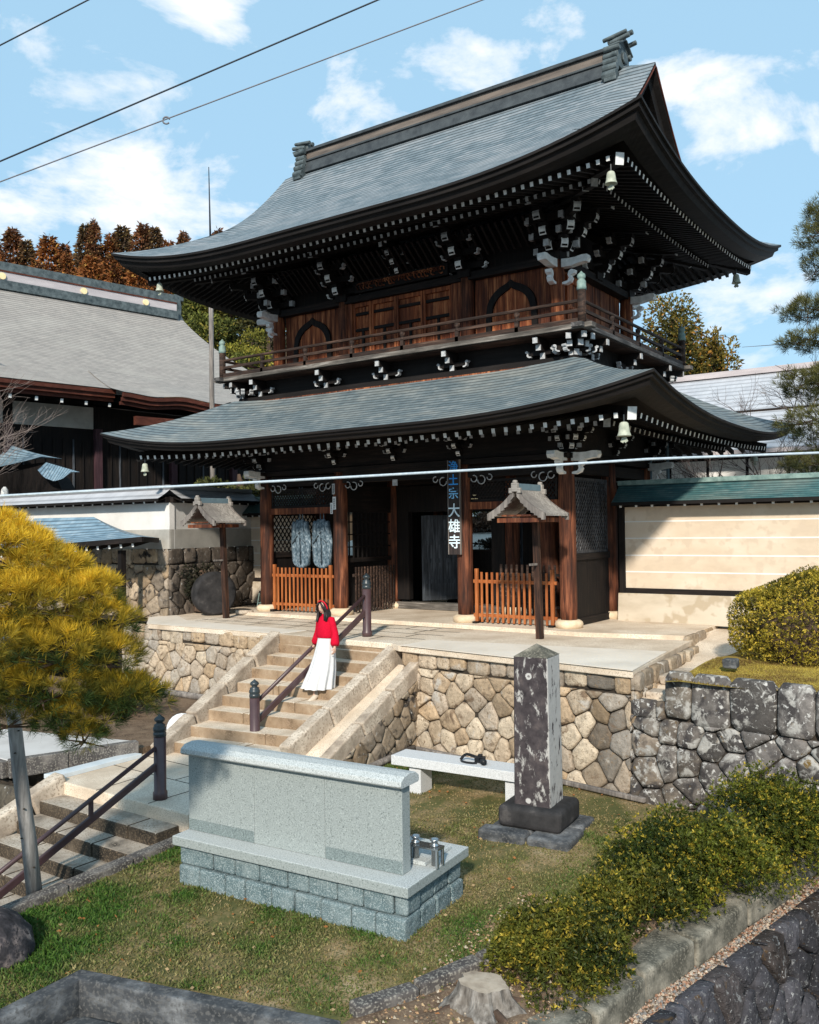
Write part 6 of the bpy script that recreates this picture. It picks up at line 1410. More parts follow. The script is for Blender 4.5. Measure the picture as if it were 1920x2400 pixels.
# ---- lawn
from math import inf
n = 380000
x = rng.uniform(2.55, 9.5, n); y = rng.uniform(-12.6, -3.0, n)
rbx = np.interp(y, [-10.6, -9.87, -9.2, -8.55, -7.7, -6.6, -5.8, -4.2], [6.9, 7.12, 7.38, 7.52, 7.72, 8.15, 8.6, 9.3])
fy = np.interp(x, [2.5, 4.2, 6.9, 9.5], [-12.2, -11.22, -10.5, -10.2])
wy = -3.30 - (x - 2.4) * .143
keep = (x < rbx) & (y > np.where(x < 4.24, -13.2, fy)) & (y < wy - .06) & ~((x < 2.84) & (y > -5.9)) & ~((x < 2.62))
f1 = vnoise(x * .9, y * .9, 1); f2 = vnoise(x * 2.6 + 9, y * 2.6, 2); f3 = vnoise(x * 9, y * 9, 3)
bare = f1 * .50 + f2 * .34 + f3 * .16 + .085
bare += .22 * np.exp(-((x - 7.0) / 1.1) ** 2 - ((y + 4.35) / .45) ** 2) + .12 * np.exp(-((y + 5.0) / .5) ** 2) * (x > 3.2) * (x < 5.8)
bare += .12 * np.exp(-((x - 4.6) / 1.4) ** 2 - ((y + 9.75) / .35) ** 2)
green = np.clip(.5 + .5 * np.clip((-(x - 3.0) * .22 - (y + 10.3) * .02 + .55), -.6, .5), 0, 1)
dens = np.clip(1.12 - 1.35 * np.clip(bare - .40, 0, 1) * 2.2 + .25 * (green - .5), .06, 1)
keep &= rng.random(n) < dens
x, y, bare, f3, f2, f1, green = [a[keep] for a in (x, y, bare, f3, f2, f1, green)]; n = len(x)
z = -2.0 + (y + 3.5) * .036 - .01
straw = np.clip((bare - .36) * 2.4 + rng.normal(0, .16, n) - (green - .5) * .9, 0, 1)
c = colmix((.030, .085, .014), (.095, .185, .026), rng.random(n)); c = c * (1 - straw[:, None]) + colmix((.22, .165, .06), (.46, .35, .18), rng.random(n)) * straw[:, None]
odd = rng.random(n) < .006; c[odd] = (.34, .15, .05)
h = rng.uniform(.016, .048, n) * (1.25 - .5 * straw) * (1 + .5 * (green - .5)); d = unit(np.stack([rng.normal(0, .75, n), rng.normal(0, .75, n), np.ones(n) * .8], 1))
V = leaves(np.stack([x, y, z], 1), d, h * 1.15, rng.uniform(.006, .015, n) * (1 + .5 * green))
setp(quadmesh('grass', V, c * rng.uniform(.7, 1.15, (n, 1)), 'grassblade'), kind='stuff')
# fallen leaves
m = 260; lx = rng.uniform(2.7, 8, m); ly = rng.uniform(-11, -4, m); lb = np.stack([lx, ly, -2.0 + (ly + 3.5) * .036 + .02], 1)
V = leaves(lb, unit(np.stack([rng.normal(size=m), rng.normal(size=m), rng.normal(0, .15, m)], 1)), .05, .03)
setp(quadmesh('fallen_leaves', V, np.array([(.36, .15, .05), (.30, .22, .12), (.42, .30, .16)])[rng.integers(0, 3, m)], 'grassblade'), kind='stuff')
# ---- clipped azaleas
def azalea(label, c, r, nl, cols, group=None, lobes=14, leaf=.038, seed=1, dome=.8, low=-.15):
    t = thing('azalea_bush', label, 'bush', c, 0, group); rg = np.random.default_rng(seed)
    C = np.array(c); L = []
    lob = unit(rg.normal(size=(lobes, 3))) ; lob[:, 2] = np.abs(lob[:, 2]) * dome; lob = lob * np.array(r) * .62
    lr = rg.uniform(.34, .58, lobes)
    lob = np.concatenate([lob, [[0, 0, r[2] * .2]]]); lr = np.concatenate([lr, [.75]])
    k = rg.integers(0, len(lob), nl); u = unit(rg.normal(size=(nl, 3))); u[:, 2] = np.where(u[:, 2] < low, -u[:, 2] * .6, u[:, 2])
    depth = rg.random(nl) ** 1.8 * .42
    p = lob[k] + u * (lr[k] * (1 - depth))[:, None] * np.array(r) * 1.0
    if low < -.5:                                # clipped mound: one rounded shell with small bumps
        u = unit(rg.normal(size=(nl, 3))); u[:, 2] = np.where(u[:, 2] < -.42, -u[:, 2], u[:, 2]); bm = 1 + .16 * (vnoise(np.arctan2(u[:, 1], u[:, 0]) * 3 + 20, u[:, 2] * 4 + 20, seed + 4) - .5)
        p = u * (bm * (1 - depth * .5))[:, None] * np.array(r) * np.array([1, 1, .72]) + np.array([0, 0, r[2] * .32])
    ok = p[:, 2] > .02; p = p[ok]; u = u[ok]; depth = depth[ok]; m = len(p)
    if low < -.5:
        hull = MB(); hull.grid([[(C[0] + r[0] * .84 * math.sin(th) * math.cos(q), C[1] + r[1] * .84 * math.sin(th) * math.sin(q), C[2] + r[2] * .30 + r[2] * .60 * math.cos(th)) for q in np.linspace(0, 6.2832, 25)] for th in np.linspace(0, 2.2, 12)]); hull.build('dark_hull', 'bark', t, smooth=True)  # dark hull added inside the foliage to stop bright gaps showing through
    # whorls of leaves
    W = 6; base = np.repeat(p, W, 0); ud = np.repeat(u, W, 0); dd = unit(ud * .75 + rg.normal(0, .75, (m * W, 3)) + np.array([0, 0, .25]))
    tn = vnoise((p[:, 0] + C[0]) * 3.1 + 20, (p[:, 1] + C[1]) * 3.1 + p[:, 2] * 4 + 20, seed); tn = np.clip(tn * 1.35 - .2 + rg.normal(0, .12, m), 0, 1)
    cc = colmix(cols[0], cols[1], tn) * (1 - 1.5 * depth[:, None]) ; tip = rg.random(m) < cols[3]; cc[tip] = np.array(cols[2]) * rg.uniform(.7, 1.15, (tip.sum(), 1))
    ce = np.repeat(cc, W, 0) * rg.uniform(.65, 1.2, (m * W, 1))
    V = leaves(base + C, dd, rg.uniform(leaf * .7, leaf * 1.35, m * W), rg.uniform(leaf * .28, leaf * .46, m * W), .08)
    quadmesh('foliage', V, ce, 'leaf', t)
    mb = MB()
    for q in range(16):
        a = rg.uniform(0, 6.28); e = lob[rg.integers(0, len(lob))] * 1.05; mid = e * .5 + np.array([.05 * math.cos(a), .05 * math.sin(a), 0]); mb.tube([C + np.array([.06 * math.cos(a), .06 * math.sin(a), -.05]), C + mid, C + e], [.014, .01, .004], 5)
    mb.build('stems', 'bark', t)
G = 'low azaleas along the street wall'
cA = ((.030, .050, .009), (.165, .170, .024), (.44, .34, .045), .17)
cB = ((.032, .054, .009), (.17, .19, .022), (.46, .36, .04), .17)
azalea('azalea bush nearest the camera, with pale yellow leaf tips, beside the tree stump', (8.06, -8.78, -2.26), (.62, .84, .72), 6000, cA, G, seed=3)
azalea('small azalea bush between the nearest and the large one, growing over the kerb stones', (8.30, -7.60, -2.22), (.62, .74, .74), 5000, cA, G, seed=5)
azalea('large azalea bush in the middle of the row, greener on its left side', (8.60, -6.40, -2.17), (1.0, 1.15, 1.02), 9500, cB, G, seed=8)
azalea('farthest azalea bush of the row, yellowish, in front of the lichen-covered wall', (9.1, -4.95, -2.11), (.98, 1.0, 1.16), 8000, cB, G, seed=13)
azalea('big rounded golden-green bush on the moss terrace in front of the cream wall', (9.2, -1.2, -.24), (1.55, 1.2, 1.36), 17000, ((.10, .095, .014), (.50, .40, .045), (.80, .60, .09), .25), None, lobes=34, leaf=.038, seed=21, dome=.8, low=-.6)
# ---- pine in the left foreground
def needle_tufts(P0, A, per, L, cols, spread=.75, wid=.0042, rg=rng):
    m = len(P0); base = np.repeat(P0, per, 0); ax = np.repeat(A, per, 0)
    d = unit(ax + rg.normal(0, spread, (m * per, 3))); t = rg.random(m * per)[:, None] * .5
    base = base - ax * t * .06
    V = leaves(base, d, rg.uniform(.65, 1.1, m * per) * L, wid, 0)
    return V, np.repeat(cols, per, 0) * rg.uniform(.7, 1.2, (m * per, 1))
pine = thing('pine_tree', 'dense golden-green pine in the left foreground, propped by a grey log', 'pine tree', (3.0, -12.4, -2.4))
fw = np.array([-.574, .819, 0]); rt = np.array([.819, .574, 0])     # long and short axes of the needle pads
pads = []
for (x, y, z, rx, ry, rz) in [(3.34, -11.65, 1.79, 0.55, 0.62, 0.34), (3.78, -11.55, 1.63, 0.46, 0.49, 0.31), (3.43, -12.13, 1.32, 0.66, 0.62, 0.34), (3.91, -11.57, 1.23, 0.58, 0.53, 0.32), (4.17, -11.28, 1.19, 0.46, 0.44, 0.31), (4.36, -11.09, 1.3, 0.23, 0.27, 0.19), (4.38, -11.02, 0.98, 0.34, 0.4, 0.25), (3.77, -11.99, 0.85, 0.71, 0.62, 0.34), (4.25, -11.44, 0.76, 0.51, 0.49, 0.29), (4.46, -11.02, 0.66, 0.32, 0.4, 0.25), (3.47, -11.88, 0.44, 0.71, 0.62, 0.32), (4.05, -11.47, 0.37, 0.58, 0.53, 0.29), (4.44, -10.87, 0.3, 0.37, 0.4, 0.21), (4.58, -10.73, 0.23, 0.27, 0.35, 0.19), (3.54, -11.51, 0.07, 0.62, 0.53, 0.23), (4.12, -11.1, 0.06, 0.44, 0.44, 0.21), (4.14, -11.09, -0.12, 0.23, 0.27, 0.13), (3.86, -11.28, 1.47, 0.44, 0.44, 0.29)]:
    pads.append((np.array([x, y, z]), np.array([rx, ry, rz])))
TP, TA, TC = [], [], []
for c, r in pads:
    m = int(230 * (r[0] * r[1]) / .36) + 25
    u = unit(rng.normal(size=(m, 3))); u[:, 2] = np.where(u[:, 2] < -.35, -u[:, 2], u[:, 2]); rad = rng.uniform(.72, 1.0, m)[:, None]
    off = u[:, :1] * rad * r[0] * rt + u[:, 1:2] * rad * r[1] * fw + np.array([0, 0, 1]) * u[:, 2:3] * rad * r[2]
    ax = unit(u[:, :1] * rt * .7 + u[:, 1:2] * fw * .7 + np.array([0, 0, 1]) * (u[:, 2:3] * .8 + .45))
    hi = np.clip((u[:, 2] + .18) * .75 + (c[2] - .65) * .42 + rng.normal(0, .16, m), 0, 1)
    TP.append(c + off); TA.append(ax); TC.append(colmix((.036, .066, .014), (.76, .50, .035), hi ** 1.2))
TP, TA, TC = map(np.concatenate, (TP, TA, TC))
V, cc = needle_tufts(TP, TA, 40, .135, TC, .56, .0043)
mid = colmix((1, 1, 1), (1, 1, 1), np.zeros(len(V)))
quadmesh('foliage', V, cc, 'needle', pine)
mb = MB(); mb.tube([(3.0, -12.4, -2.4), (3.1, -12.3, -1.4), (2.98, -12.2, -.3), (3.15, -12.1, .8), (3.1, -12.0, 1.5)], [.19, .16, .14, .10, .05], 12); mb.build('trunk', 'bark', pine, smooth=True)
mb = MB()
for c, r in pads:
    s = np.array([3.05, -12.2, min(max(c[2] - .35, -1.2), 1.2)])
    if c[2] > .75: mb.tube([s, s * .5 + c * .5 + np.array([0, 0, -.12]), c - np.array([0, 0, r[2] * .3])], [.05, .034, .012], 7)
    for q in range(7):
        e = c + rng.normal(0, .5, 3) * r; mb.tube([c - np.array([0, 0, r[2] * .3]), e], [.012, .004], 5)
mb.build('branches', 'bark', pine)
# ---- pine at the right edge, behind the wall
rp = thing('pine_tree', 'airy pine with flat needle pads at the right edge, behind the cream wall', 'pine tree', (9.3, 4.6, -.24))
TP, TA, TC = [], [], []; mb = MB()
mb.tube([(9.3, 4.6, -.24), (9.15, 4.55, 3.0), (9.35, 4.6, 5.5), (9.2, 4.5, 7.6), (9.3, 4.5, 9.0)], [.2, .17, .13, .08, .03], 10)
for (x, y, z, rx, rz) in ((8.72, 4.3, 8.55, .55, .30), (8.62, 4.2, 7.95, .62, .34), (8.62, 4.3, 7.35, .55, .26), (8.35, 4.1, 6.42, .72, .20), (8.9, 4.4, 6.35, .5, .26), (8.45, 4.2, 5.72, .80, .18), (8.2, 4.2, 4.95, .62, .26), (8.75, 4.0, 4.75, .62, .36), (8.35, 4.0, 4.05, .78, .28), (8.8, 4.1, 3.5, .6, .36), (8.3, 4.1, 3.12, .62, .2), (9.3, 4.5, 5.3, .6, .5), (9.5, 4.5, 7.0, .6, .8), (10.2, 4.7, 8.0, .7, .3), (10.4, 4.6, 7.0, .8, .24), (10.5, 4.7, 6.0, .9, .24), (10.3, 4.6, 5.0, .85, .28), (10.2, 4.5, 4.0, .8, .3), (9.6, 4.6, 9.0, .5, .3)):
    m = int(260 * rx); u = unit(rng.normal(size=(m, 3))); c = np.array([x - .42, y, z + rng.uniform(-.08, .08)]); rz = rz * 1.45; P_ = c + u * np.array([rx, rx * .8, rz]) * rng.uniform(.5, 1, (m, 1))
    TP.append(P_); TA.append(unit(u * .6 + np.array([0, 0, .7]))); TC.append(colmix((.028, .040, .016), (.17, .165, .05), np.clip(.5 + u[:, 2] * .5 + rng.normal(0, .2, m), 0, 1)))
    s = np.array([9.25, 4.55, z - .3]); mb.tube([s, s * .5 + c * .5 + np.array([0, 0, .06]), c], [.05, .034, .012], 6)
    for q in range(9): e = c + rng.normal(0, .55, 3) * np.array([rx, rx, rz]); mb.tube([c + rng.normal(0, .2, 3) * np.array([rx, rx, rz]) - np.array([rx * .1, 0, 0]), e], [.012, .004], 5)
TP, TA, TC = map(np.concatenate, (TP, TA, TC)); V, cc = needle_tufts(TP, TA, 22, .19, TC, .7, .0085); quadmesh('foliage', V, cc, 'needle', rp); mb.build('trunk', 'bark', rp)
# ---- bare trees
def bare_tree(label, base, h, lean, seed, mat, nb=4, r0=.09, spread=.5, depth=5, group=None):
    t = thing('bare_tree', label, 'bare tree', base); rr = random.Random(seed); mb = MB()
    def grow(p, d, L, r, k):
        pts = [p]; dd = d.copy()
        for s in range(4): dd = (dd + Vector((rr.gauss(0, .13), rr.gauss(0, .13), rr.gauss(.03, .10)))).normalized(); pts.append(pts[-1] + dd * L / 4)
        mb.tube(pts, [r * (1 - .11 * i) for i in range(5)], 5 if k < 3 else 4, cap=False)
        if k >= depth: return
        for q in range(nb if k else nb - 1):
            a = pts[rr.randint(2, 4)]; nd = (dd + Vector((rr.gauss(0, spread), rr.gauss(0, spread), rr.gauss(.08, spread * .7)))).normalized(); grow(a, nd, L * rr.uniform(.55, .8), r * .58, k + 1)
    grow(Vector(base), Vector(lean).normalized(), h, r0, 0); mb.build('branches', mat, t)
bare_tree('leafless pale tree in front of the hall at the left edge', (-13.0, -.6, -.24), 3.2, (-.35, -.1, 1), 5, 'twigs', 4, .055, .55, 5)
bare_tree('leafless dark-twigged tree behind the right wall, against the sky', (8.3, 7.2, -.24), 3.5, (-.30, 0, 1), 11, 'twigs_dark', 4, .055, .48, 5)
bare_tree('low leafless branches reaching left from the pine at the right edge', (8.7, 5.0, 3.6), 1.3, (-1, 0, .42), 9, 'twigs', 4, .03, .42, 4)
# ---- far trees: a few prototypes, copied
def conifer(name, label, h, rad, cols, seed, nl=5600, leaf=.36, top=.05, shape=.9, cat='conifer', group=None, loc=(0, 0, 0), droop=-.25):
    rg = np.random.default_rng(seed); t = thing(name, label, cat, loc, 0, group)
    q = rg.random(nl) ** .85; lv = (np.floor(q * 14) + rg.random(nl) * (.45 + 2.5 * (q > .86))) / 14 / 1.17; zz = h * (.10 + .90 * np.clip(lv, 0, 1)); a = rg.uniform(0, 6.283, nl)
    arm = .42 + .95 * vnoise(np.cos(a) * 2.4 + 5, np.sin(a) * 2.4 + 5 + np.floor(q * 14) * 3.3, seed); rr = rad * ((1 - np.clip(lv, 0, 1)) ** shape + top) * arm * rg.random(nl) ** .45
    p = np.stack([rr * np.cos(a), rr * np.sin(a), zz + droop * rr * .4], 1); d = unit(np.stack([np.cos(a), np.sin(a), droop + rg.normal(0, .55, nl)], 1) + rg.normal(0, .35, (nl, 3)))
    tn = np.clip(vnoise(a * 1.3 + 3, zz * .8, seed + 1) * 1.2 - .1 + rg.normal(0, .14, nl), 0, 1); c = colmix(cols[0], cols[1], tn); hl = rg.random(nl) < .12; c[hl] = cols[2]
    V = leaves(p, d, rg.uniform(.6, 1.25, nl) * leaf, rg.uniform(.28, .5, nl) * leaf, .05)
    fo = quadmesh('crown', V, c * rg.uniform(.6, 1.2, (nl, 1)), 'farleaf', t, world=False)
    mb = MB(); mb.tube([(0, 0, -1.5), (0, 0, h * .5), (0, 0, h * .98)], [.16 + h * .008, .10 + h * .004, .02], 7); mb.build('trunk', 'bark', t, local=True)
    return t
rust = ((.085, .030, .011), (.38, .135, .036), (.44, .23, .05)); brown = ((.07, .032, .016), (.27, .105, .042), (.30, .17, .06)); olive = ((.036, .040, .008), (.19, .17, .026), (.28, .22, .04)); dark = ((.055, .034, .018), (.21, .11, .046), (.26, .17, .06))
GT = 'rust-brown cedars on the hill behind the hall'
hillz = lambda x, y: 6.0 + .0 * x
FP = [(-60.2, 25.3, 17.8, 9.7), (-58.9, 26.3, 18.1, 10.0), (-57.9, 26.9, 16.9, 10.1), (-56.4, 28.0, 17.0, 10.4), (-55.3, 28.8, 16.7, 10.0), (-53.8, 29.8, 18.0, 10.3), (-53.2, 30.2, 20.0, 8.6), (-52.0, 31.1, 18.0, 9.4), (-51.3, 31.6, 17.7, 10.4), (-49.8, 32.6, 18.5, 9.8), (-49.0, 33.2, 17.7, 10.3), (-48.1, 33.9, 18.1, 8.7), (-47.0, 34.6, 18.2, 9.4), (-45.9, 35.4, 17.2, 9.0), (-44.6, 36.3, 18.1, 9.6), (-54.4, 22.2, 15.9, 8.3), (-53.1, 23.1, 13.9, 9.1), (-51.7, 24.1, 15.0, 8.2), (-49.9, 25.3, 16.0, 8.0), (-48.3, 26.4, 15.5, 8.3), (-46.8, 27.5, 14.6, 8.4), (-45.3, 28.5, 14.4, 9.0), (-44.3, 29.3, 13.4, 9.0), (-42.4, 30.6, 14.0, 8.4), (-41.2, 31.4, 15.1, 8.2), (-48.3, 19.2, 12.7, 7.9), (-46.7, 20.3, 12.7, 7.5), (-45.0, 21.5, 12.1, 7.7), (-43.5, 22.6, 11.8, 8.1), (-42.1, 23.6, 12.3, 7.0), (-40.2, 24.9, 12.2, 7.0), (-38.6, 26.0, 11.5, 7.9), (-37.5, 26.8, 12.1, 7.3)]
protos = [conifer('cedar_tree', 'x', 9.0, 2.6, rust, 41, group=GT), conifer('cedar_tree', 'x', 9.0, 2.1, brown, 42, group=GT), conifer('cedar_tree', 'x', 9.0, 3.0, rust, 43, nl=6600, group=GT), conifer('cedar_tree', 'x', 9.0, 2.3, dark, 44, group=GT)]
index_kids(); used = set()
num = 'first second third fourth fifth sixth seventh eighth ninth tenth eleventh twelfth thirteenth fourteenth fifteenth'.split()
for k, (x, y, z, h) in enumerate(FP):
    j = (0, 1, 3, 2, 1, 3, 1, 0, 3, 1, 3, 0, 1, 3, 1)[k] if k < 15 else (0, 2, 1, 0, 2)[k % 5]
    if j in used: o = copytree(protos[j])
    else: o = protos[j]; used.add(j)
    s = h / 9.0; o.location = (x, y, z); o.scale = (s * (.85 + .07 * (k * 5 % 6)), s * (.85 + .07 * (k * 3 % 6)), s); o.rotation_euler = (0, 0, k * 1.7)
    row = 'cedar on the skyline of the hill, %s from the left in the top row' % num[k] if k < 15 else ('rust-brown cedar in the middle row of the hill, %s from the left' % num[k - 15] if k < 25 else 'rust-brown cedar in the lowest row above the hall ridge, %s from the left' % num[k - 25])
    o['label'] = row
sheet('hill', -120, 20, 8, 120, lambda x, y: -.3 + 17.5 * float(sstep(0, 34, (-.574 * (x - 11.8) + .819 * (y + 16.4)) - 36 + .25 * (.819 * (x + 20) + .574 * (y - 20)))) * float(sstep(26, -8, .819 * (x - 11.8) + .574 * (y + 16.4))), 'hillside', 60, 60)
def broad(label, c, r, nl, cols, seed, leaf=.3, cat='tree', name='broadleaf_tree', group=None, lobes=14, th=3):
    rg = np.random.default_rng(seed); t = thing(name, label, cat, (c[0], c[1], c[2] - th), 0, group); C = np.array(c)
    lob = unit(rg.normal(size=(lobes, 3))) * np.array(r) * rg.uniform(.35, .75, (lobes, 1)); lr = rg.uniform(.26, .46, lobes)
    k = rg.integers(0, lobes, nl); u = unit(rg.normal(size=(nl, 3))); dep = rg.random(nl) ** 1.6 * .55
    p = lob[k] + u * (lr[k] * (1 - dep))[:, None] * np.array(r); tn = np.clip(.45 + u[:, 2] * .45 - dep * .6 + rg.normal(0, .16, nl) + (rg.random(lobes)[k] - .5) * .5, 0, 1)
    c_ = colmix(cols[0], cols[1], tn); hl = rg.random(nl) < .1; c_[hl] = cols[2]
    quadmesh('crown', leaves(p + C, unit(u + rg.normal(0, .7, (nl, 3))), rg.uniform(.6, 1.2, nl) * leaf, rg.uniform(.35, .55, nl) * leaf, .06), c_ * rg.uniform(.65, 1.2, (nl, 1)), 'farleaf', t)
    mb = MB(); mb.tube([(c[0], c[1], c[2] - th), (c[0] + .1, c[1], c[2]), (c[0], c[1], c[2] + r[2] * .6)], [.22, .15, .05], 8)
    for q in range(8): mb.tube([C + np.array([0, 0, -r[2] * .3]), C + lob[q % lobes]], [.08, .025], 5)
    mb.build('trunk', 'bark', t)
ol2 = ((.028, .040, .008), (.145, .155, .026), (.26, .22, .04))
broad('yellow-green bushy tree between the hall roof and the gate balcony', (-22.4, 17.9, 11.2), (1.7, 1.5, 1.7), 5200, ((.05, .055, .008), (.27, .25, .034), (.38, .30, .05)), 51, .20, th=9)
broad('olive-green tree on the slope just right of the mast top, below the gate eaves', (-29.2, 22.9, 15.4), (2.2, 2.0, 2.2), 5200, olive, 52, .26, th=11)
broad('olive-green tree on the slope left of the mast, beside the rusty cedars', (-31.1, 21.6, 15.0), (2.0, 1.8, 2.2), 4600, ol2, 53, .26, th=11)
broad('dark olive tree on the slope just under the left corner of the upper eaves', (-24.6, 21.3, 14.2), (2.2, 1.9, 1.9), 4600, ((.020, .024, .008), (.09, .08, .02), (.13, .11, .03)), 54, .26, th=11)
broad('mid-green tree right of the mast, behind the hall roof edge', (-27.2, 19.5, 12.6), (2.1, 1.8, 2.0), 5000, ol2, 55, .26, th=10)
broad('low green tree left of the balcony corner post', (-21.6, 16.1, 10.0), (1.6, 1.4, 1.3), 3600, ol2, 65, .22, th=9)
broad('green tree half hidden behind the hall roof, left of the mast', (-26.7, 17.5, 11.4), (1.6, 1.4, 1.8), 3600, ol2, 67, .24, th=9)
broad('tall amber-green tree behind the right rear corner of the gate', (-.45, 20.3, 8.0), (1.7, 1.6, 4.0), 12000, ((.036, .042, .008), (.20, .15, .024), (.36, .17, .03)), 56, .19, lobes=34, th=8.2)
broad('amber bushy tree right of the tall one, over the long building', (1.0, 20.6, 7.4), (1.2, 1.2, 3.2), 7000, ((.036, .042, .008), (.22, .15, .02), (.36, .17, .03)), 57, .19, lobes=24, th=7.6)
broad('clipped pine between the hall and the gate, above the left wall', (-8.6, 3.4, 3.15), (2.0, 1.2, .85), 5200, ((.014, .020, .006), (.075, .080, .020), (.14, .13, .03)), 58, .18, th=3.3, name='garden_pine', cat='pine tree')
broad('pale-tipped pine top peeping over the lower gate roof at left', (-8.9, 6.2, 5.5), (.85, .8, .75), 1800, ((.03, .04, .014), (.16, .17, .07), (.30, .28, .16)), 59, .2, th=5.7, name='garden_pine', cat='pine tree')
# garden seen through the gate
broad('olive garden shrub seen through the right bay of the gate', (-4.6, 12.9, 2.6), (3.0, 1.0, .95), 5200, olive, 61, .16, th=1.1, name='garden_shrub', cat='bush'); broad('brown garden shrub seen through the right bay of the gate, before the olive one', (-3.9, 11.0, 2.05), (2.2, .7, .42), 2600, ((.06, .03, .02), (.20, .11, .07), (.26, .15, .09)), 62, .14, th=.6, name='garden_shrub', cat='bush')
broad('dark low shrub seen through the right bay of the gate, nearest the opening', (-2.3, 8.3, 1.35), (.6, .5, .22), 1200, ((.014, .012, .008), (.06, .04, .025), (.09, .06, .03)), 63, .12, th=.3, name='garden_shrub', cat='bush')
sheet('garden_slope', -9, 1.5, 6.5, 18, lambda x, y: -.22 + 1.45 * float(sstep(6.5, 8.5, y)) + .20 * max(0, y - 8.2), 'yardsand', 12, 30)
# shrubs under the pine on the garden bed
broad('low dark shrub on the soil bed under the pine, left of the stairs', (-3.3, -5.2, -1.35), (1.6, .9, .45), 3000, ((.015, .022, .006), (.085, .080, .016), (.16, .11, .03)), 64, .09, th=.4, name='garden_shrub', cat='bush')
broad('low dark plant at the foot of the shaded stone base at left', (-5.9, -.6, .55), (.3, .9, .55), 1500, ((.010, .012, .006), (.03, .03, .015), (.06, .05, .03)), 66, .09, th=.7, name='garden_shrub', cat='bush')
# moss cushions and litter under the big bush
n = 16000; x = rng.uniform(7.6, 11, n); y = rng.uniform(-4.22, -2.0, n); d = unit(rng.normal(0, .6, (n, 3)) + np.array([0, 0, 1])); f = vnoise(x * 2.5, y * 2.5, 5)
c = colmix((.16, .10, .03), (.46, .36, .07), np.clip(f * 1.5 - .25 - np.clip(y + 3.0, 0, 1) * .4 + rng.normal(0, .15, n), 0, 1)); V = leaves(np.stack([x, y, -.235 + .05 * np.sin(x * 1.3) + .03 * np.sin(y * 2.2)], 1), d, rng.uniform(.015, .04, n), .012)
setp(quadmesh('moss_tufts', V, c, 'grassblade'), kind='stuff')
# ================================================================== THE WOMAN
wm = thing('person', 'x', 'person', (1.38, -4.22, -.985))
wm['label'] = 'woman in red sweater, red hairband and long white skirt walking down the stairs'
yaw = R(-8)       # local -y is forward
Hh = 1.58
J = {'pel': (0, 0, .88), 'sp': (0, -.005, 1.02), 'ch': (0, 0, 1.18), 'nk': (0, -.01, 1.335), 'hd0': (0, -.025, 1.40), 'hd': (-.01, -.05, 1.47), 'hd2': (-.01, -.045, 1.53),
     'sl': (.15, 0, 1.28), 'el': (.225, .02, 1.04), 'wl': (.27, -.03, .82), 'hl': (.282, -.05, .765), 'sr': (-.15, 0, 1.28), 'er': (-.27, .055, 1.04), 'wr': (-.355, .045, .80), 'hr': (-.385, .03, .742),
     'tl': (.085, 0, .82), 'kl': (.09, -.06, .46), 'al': (.09, .06, .08), 'fl': (.09, -.04, .025), 'tpl': (.09, -.12, .02), 'tr': (-.085, 0, .82), 'kr': (-.07, -.20, .44), 'ar': (-.05, -.22, -.06), 'fr': (-.05, -.31, -.125), 'tpr': (-.05, -.39, -.155)}
E = [('pel', 'sp'), ('sp', 'ch'), ('ch', 'nk'), ('nk', 'hd0'), ('hd0', 'hd'), ('hd', 'hd2'), ('ch', 'sl'), ('sl', 'el'), ('el', 'wl'), ('wl', 'hl'), ('ch', 'sr'), ('sr', 'er'), ('er', 'wr'), ('wr', 'hr'), ('pel', 'tl'), ('tl', 'kl'), ('kl', 'al'), ('al', 'fl'), ('fl', 'tpl'), ('pel', 'tr'), ('tr', 'kr'), ('kr', 'ar'), ('ar', 'fr'), ('fr', 'tpr')]
Rd = {'pel': (.14, .10), 'sp': (.115, .085), 'ch': (.13, .09), 'nk': (.045, .045), 'hd0': (.048, .05), 'hd': (.072, .088), 'hd2': (.07, .085), 'sl': (.05, .05), 'el': (.036, .036), 'wl': (.024, .022), 'hl': (.034, .018), 'sr': (.05, .05), 'er': (.036, .036), 'wr': (.024, .022), 'hr': (.03, .02), 'tl': (.075, .075), 'kl': (.05, .05), 'al': (.036, .036), 'fl': (.036, .03), 'tpl': (.03, .02), 'tr': (.075, .075), 'kr': (.05, .05), 'ar': (.036, .036), 'fr': (.036, .03), 'tpr': (.03, .02)}
# five fingers and a thumb side on each hand
def fingers(tag, hand, d, side, curl):
    h = Vector(J[hand]); d = Vector(d).normalized(); s = Vector(side).normalized(); dn = d.cross(s).normalized()
    for k, (o, L) in enumerate(((-.027, .062), (-.009, .070), (.009, .066), (.026, .052))):
        a = h + d * .028 + s * o; b = a + d * L * .5 + Vector(curl) * .012; c = b + d * L * .36 + Vector(curl) * .03
        for nm, p in (('a', a), ('b', b), ('c', c)): J[tag + str(k) + nm] = tuple(p); Rd[tag + str(k) + nm] = (.0085, .0085)
        E.extend([(hand, tag + str(k) + 'a'), (tag + str(k) + 'a', tag + str(k) + 'b'), (tag + str(k) + 'b', tag + str(k) + 'c')])
    a = h - s * .034 - d * .012; b = a - s * .018 + d * .028 + Vector(curl) * .015
    J[tag + 'ta'] = tuple(a); J[tag + 'tb'] = tuple(b); Rd[tag + 'ta'] = (.0105, .0105); Rd[tag + 'tb'] = (.009, .009); E.extend([(hand, tag + 'ta'), (tag + 'ta', tag + 'tb')])
fingers('L', 'hl', (.08, -.12, -1), (0, 1, 0), (-1, -.3, 0)); fingers('Rr', 'hr', (-.55, -.55, -.62), (.5, -.85, .2), (.5, -.2, -.9))
keys = list(J); me = bpy.data.meshes.new('body'); me.from_pydata([J[k] for k in keys], [(keys.index(a), keys.index(b)) for a, b in E], [])
tmp = bpy.data.objects.new('tmp', me); COL.objects.link(tmp); md = tmp.modifiers.new('skin', 'SKIN'); md.use_smooth_shade = True
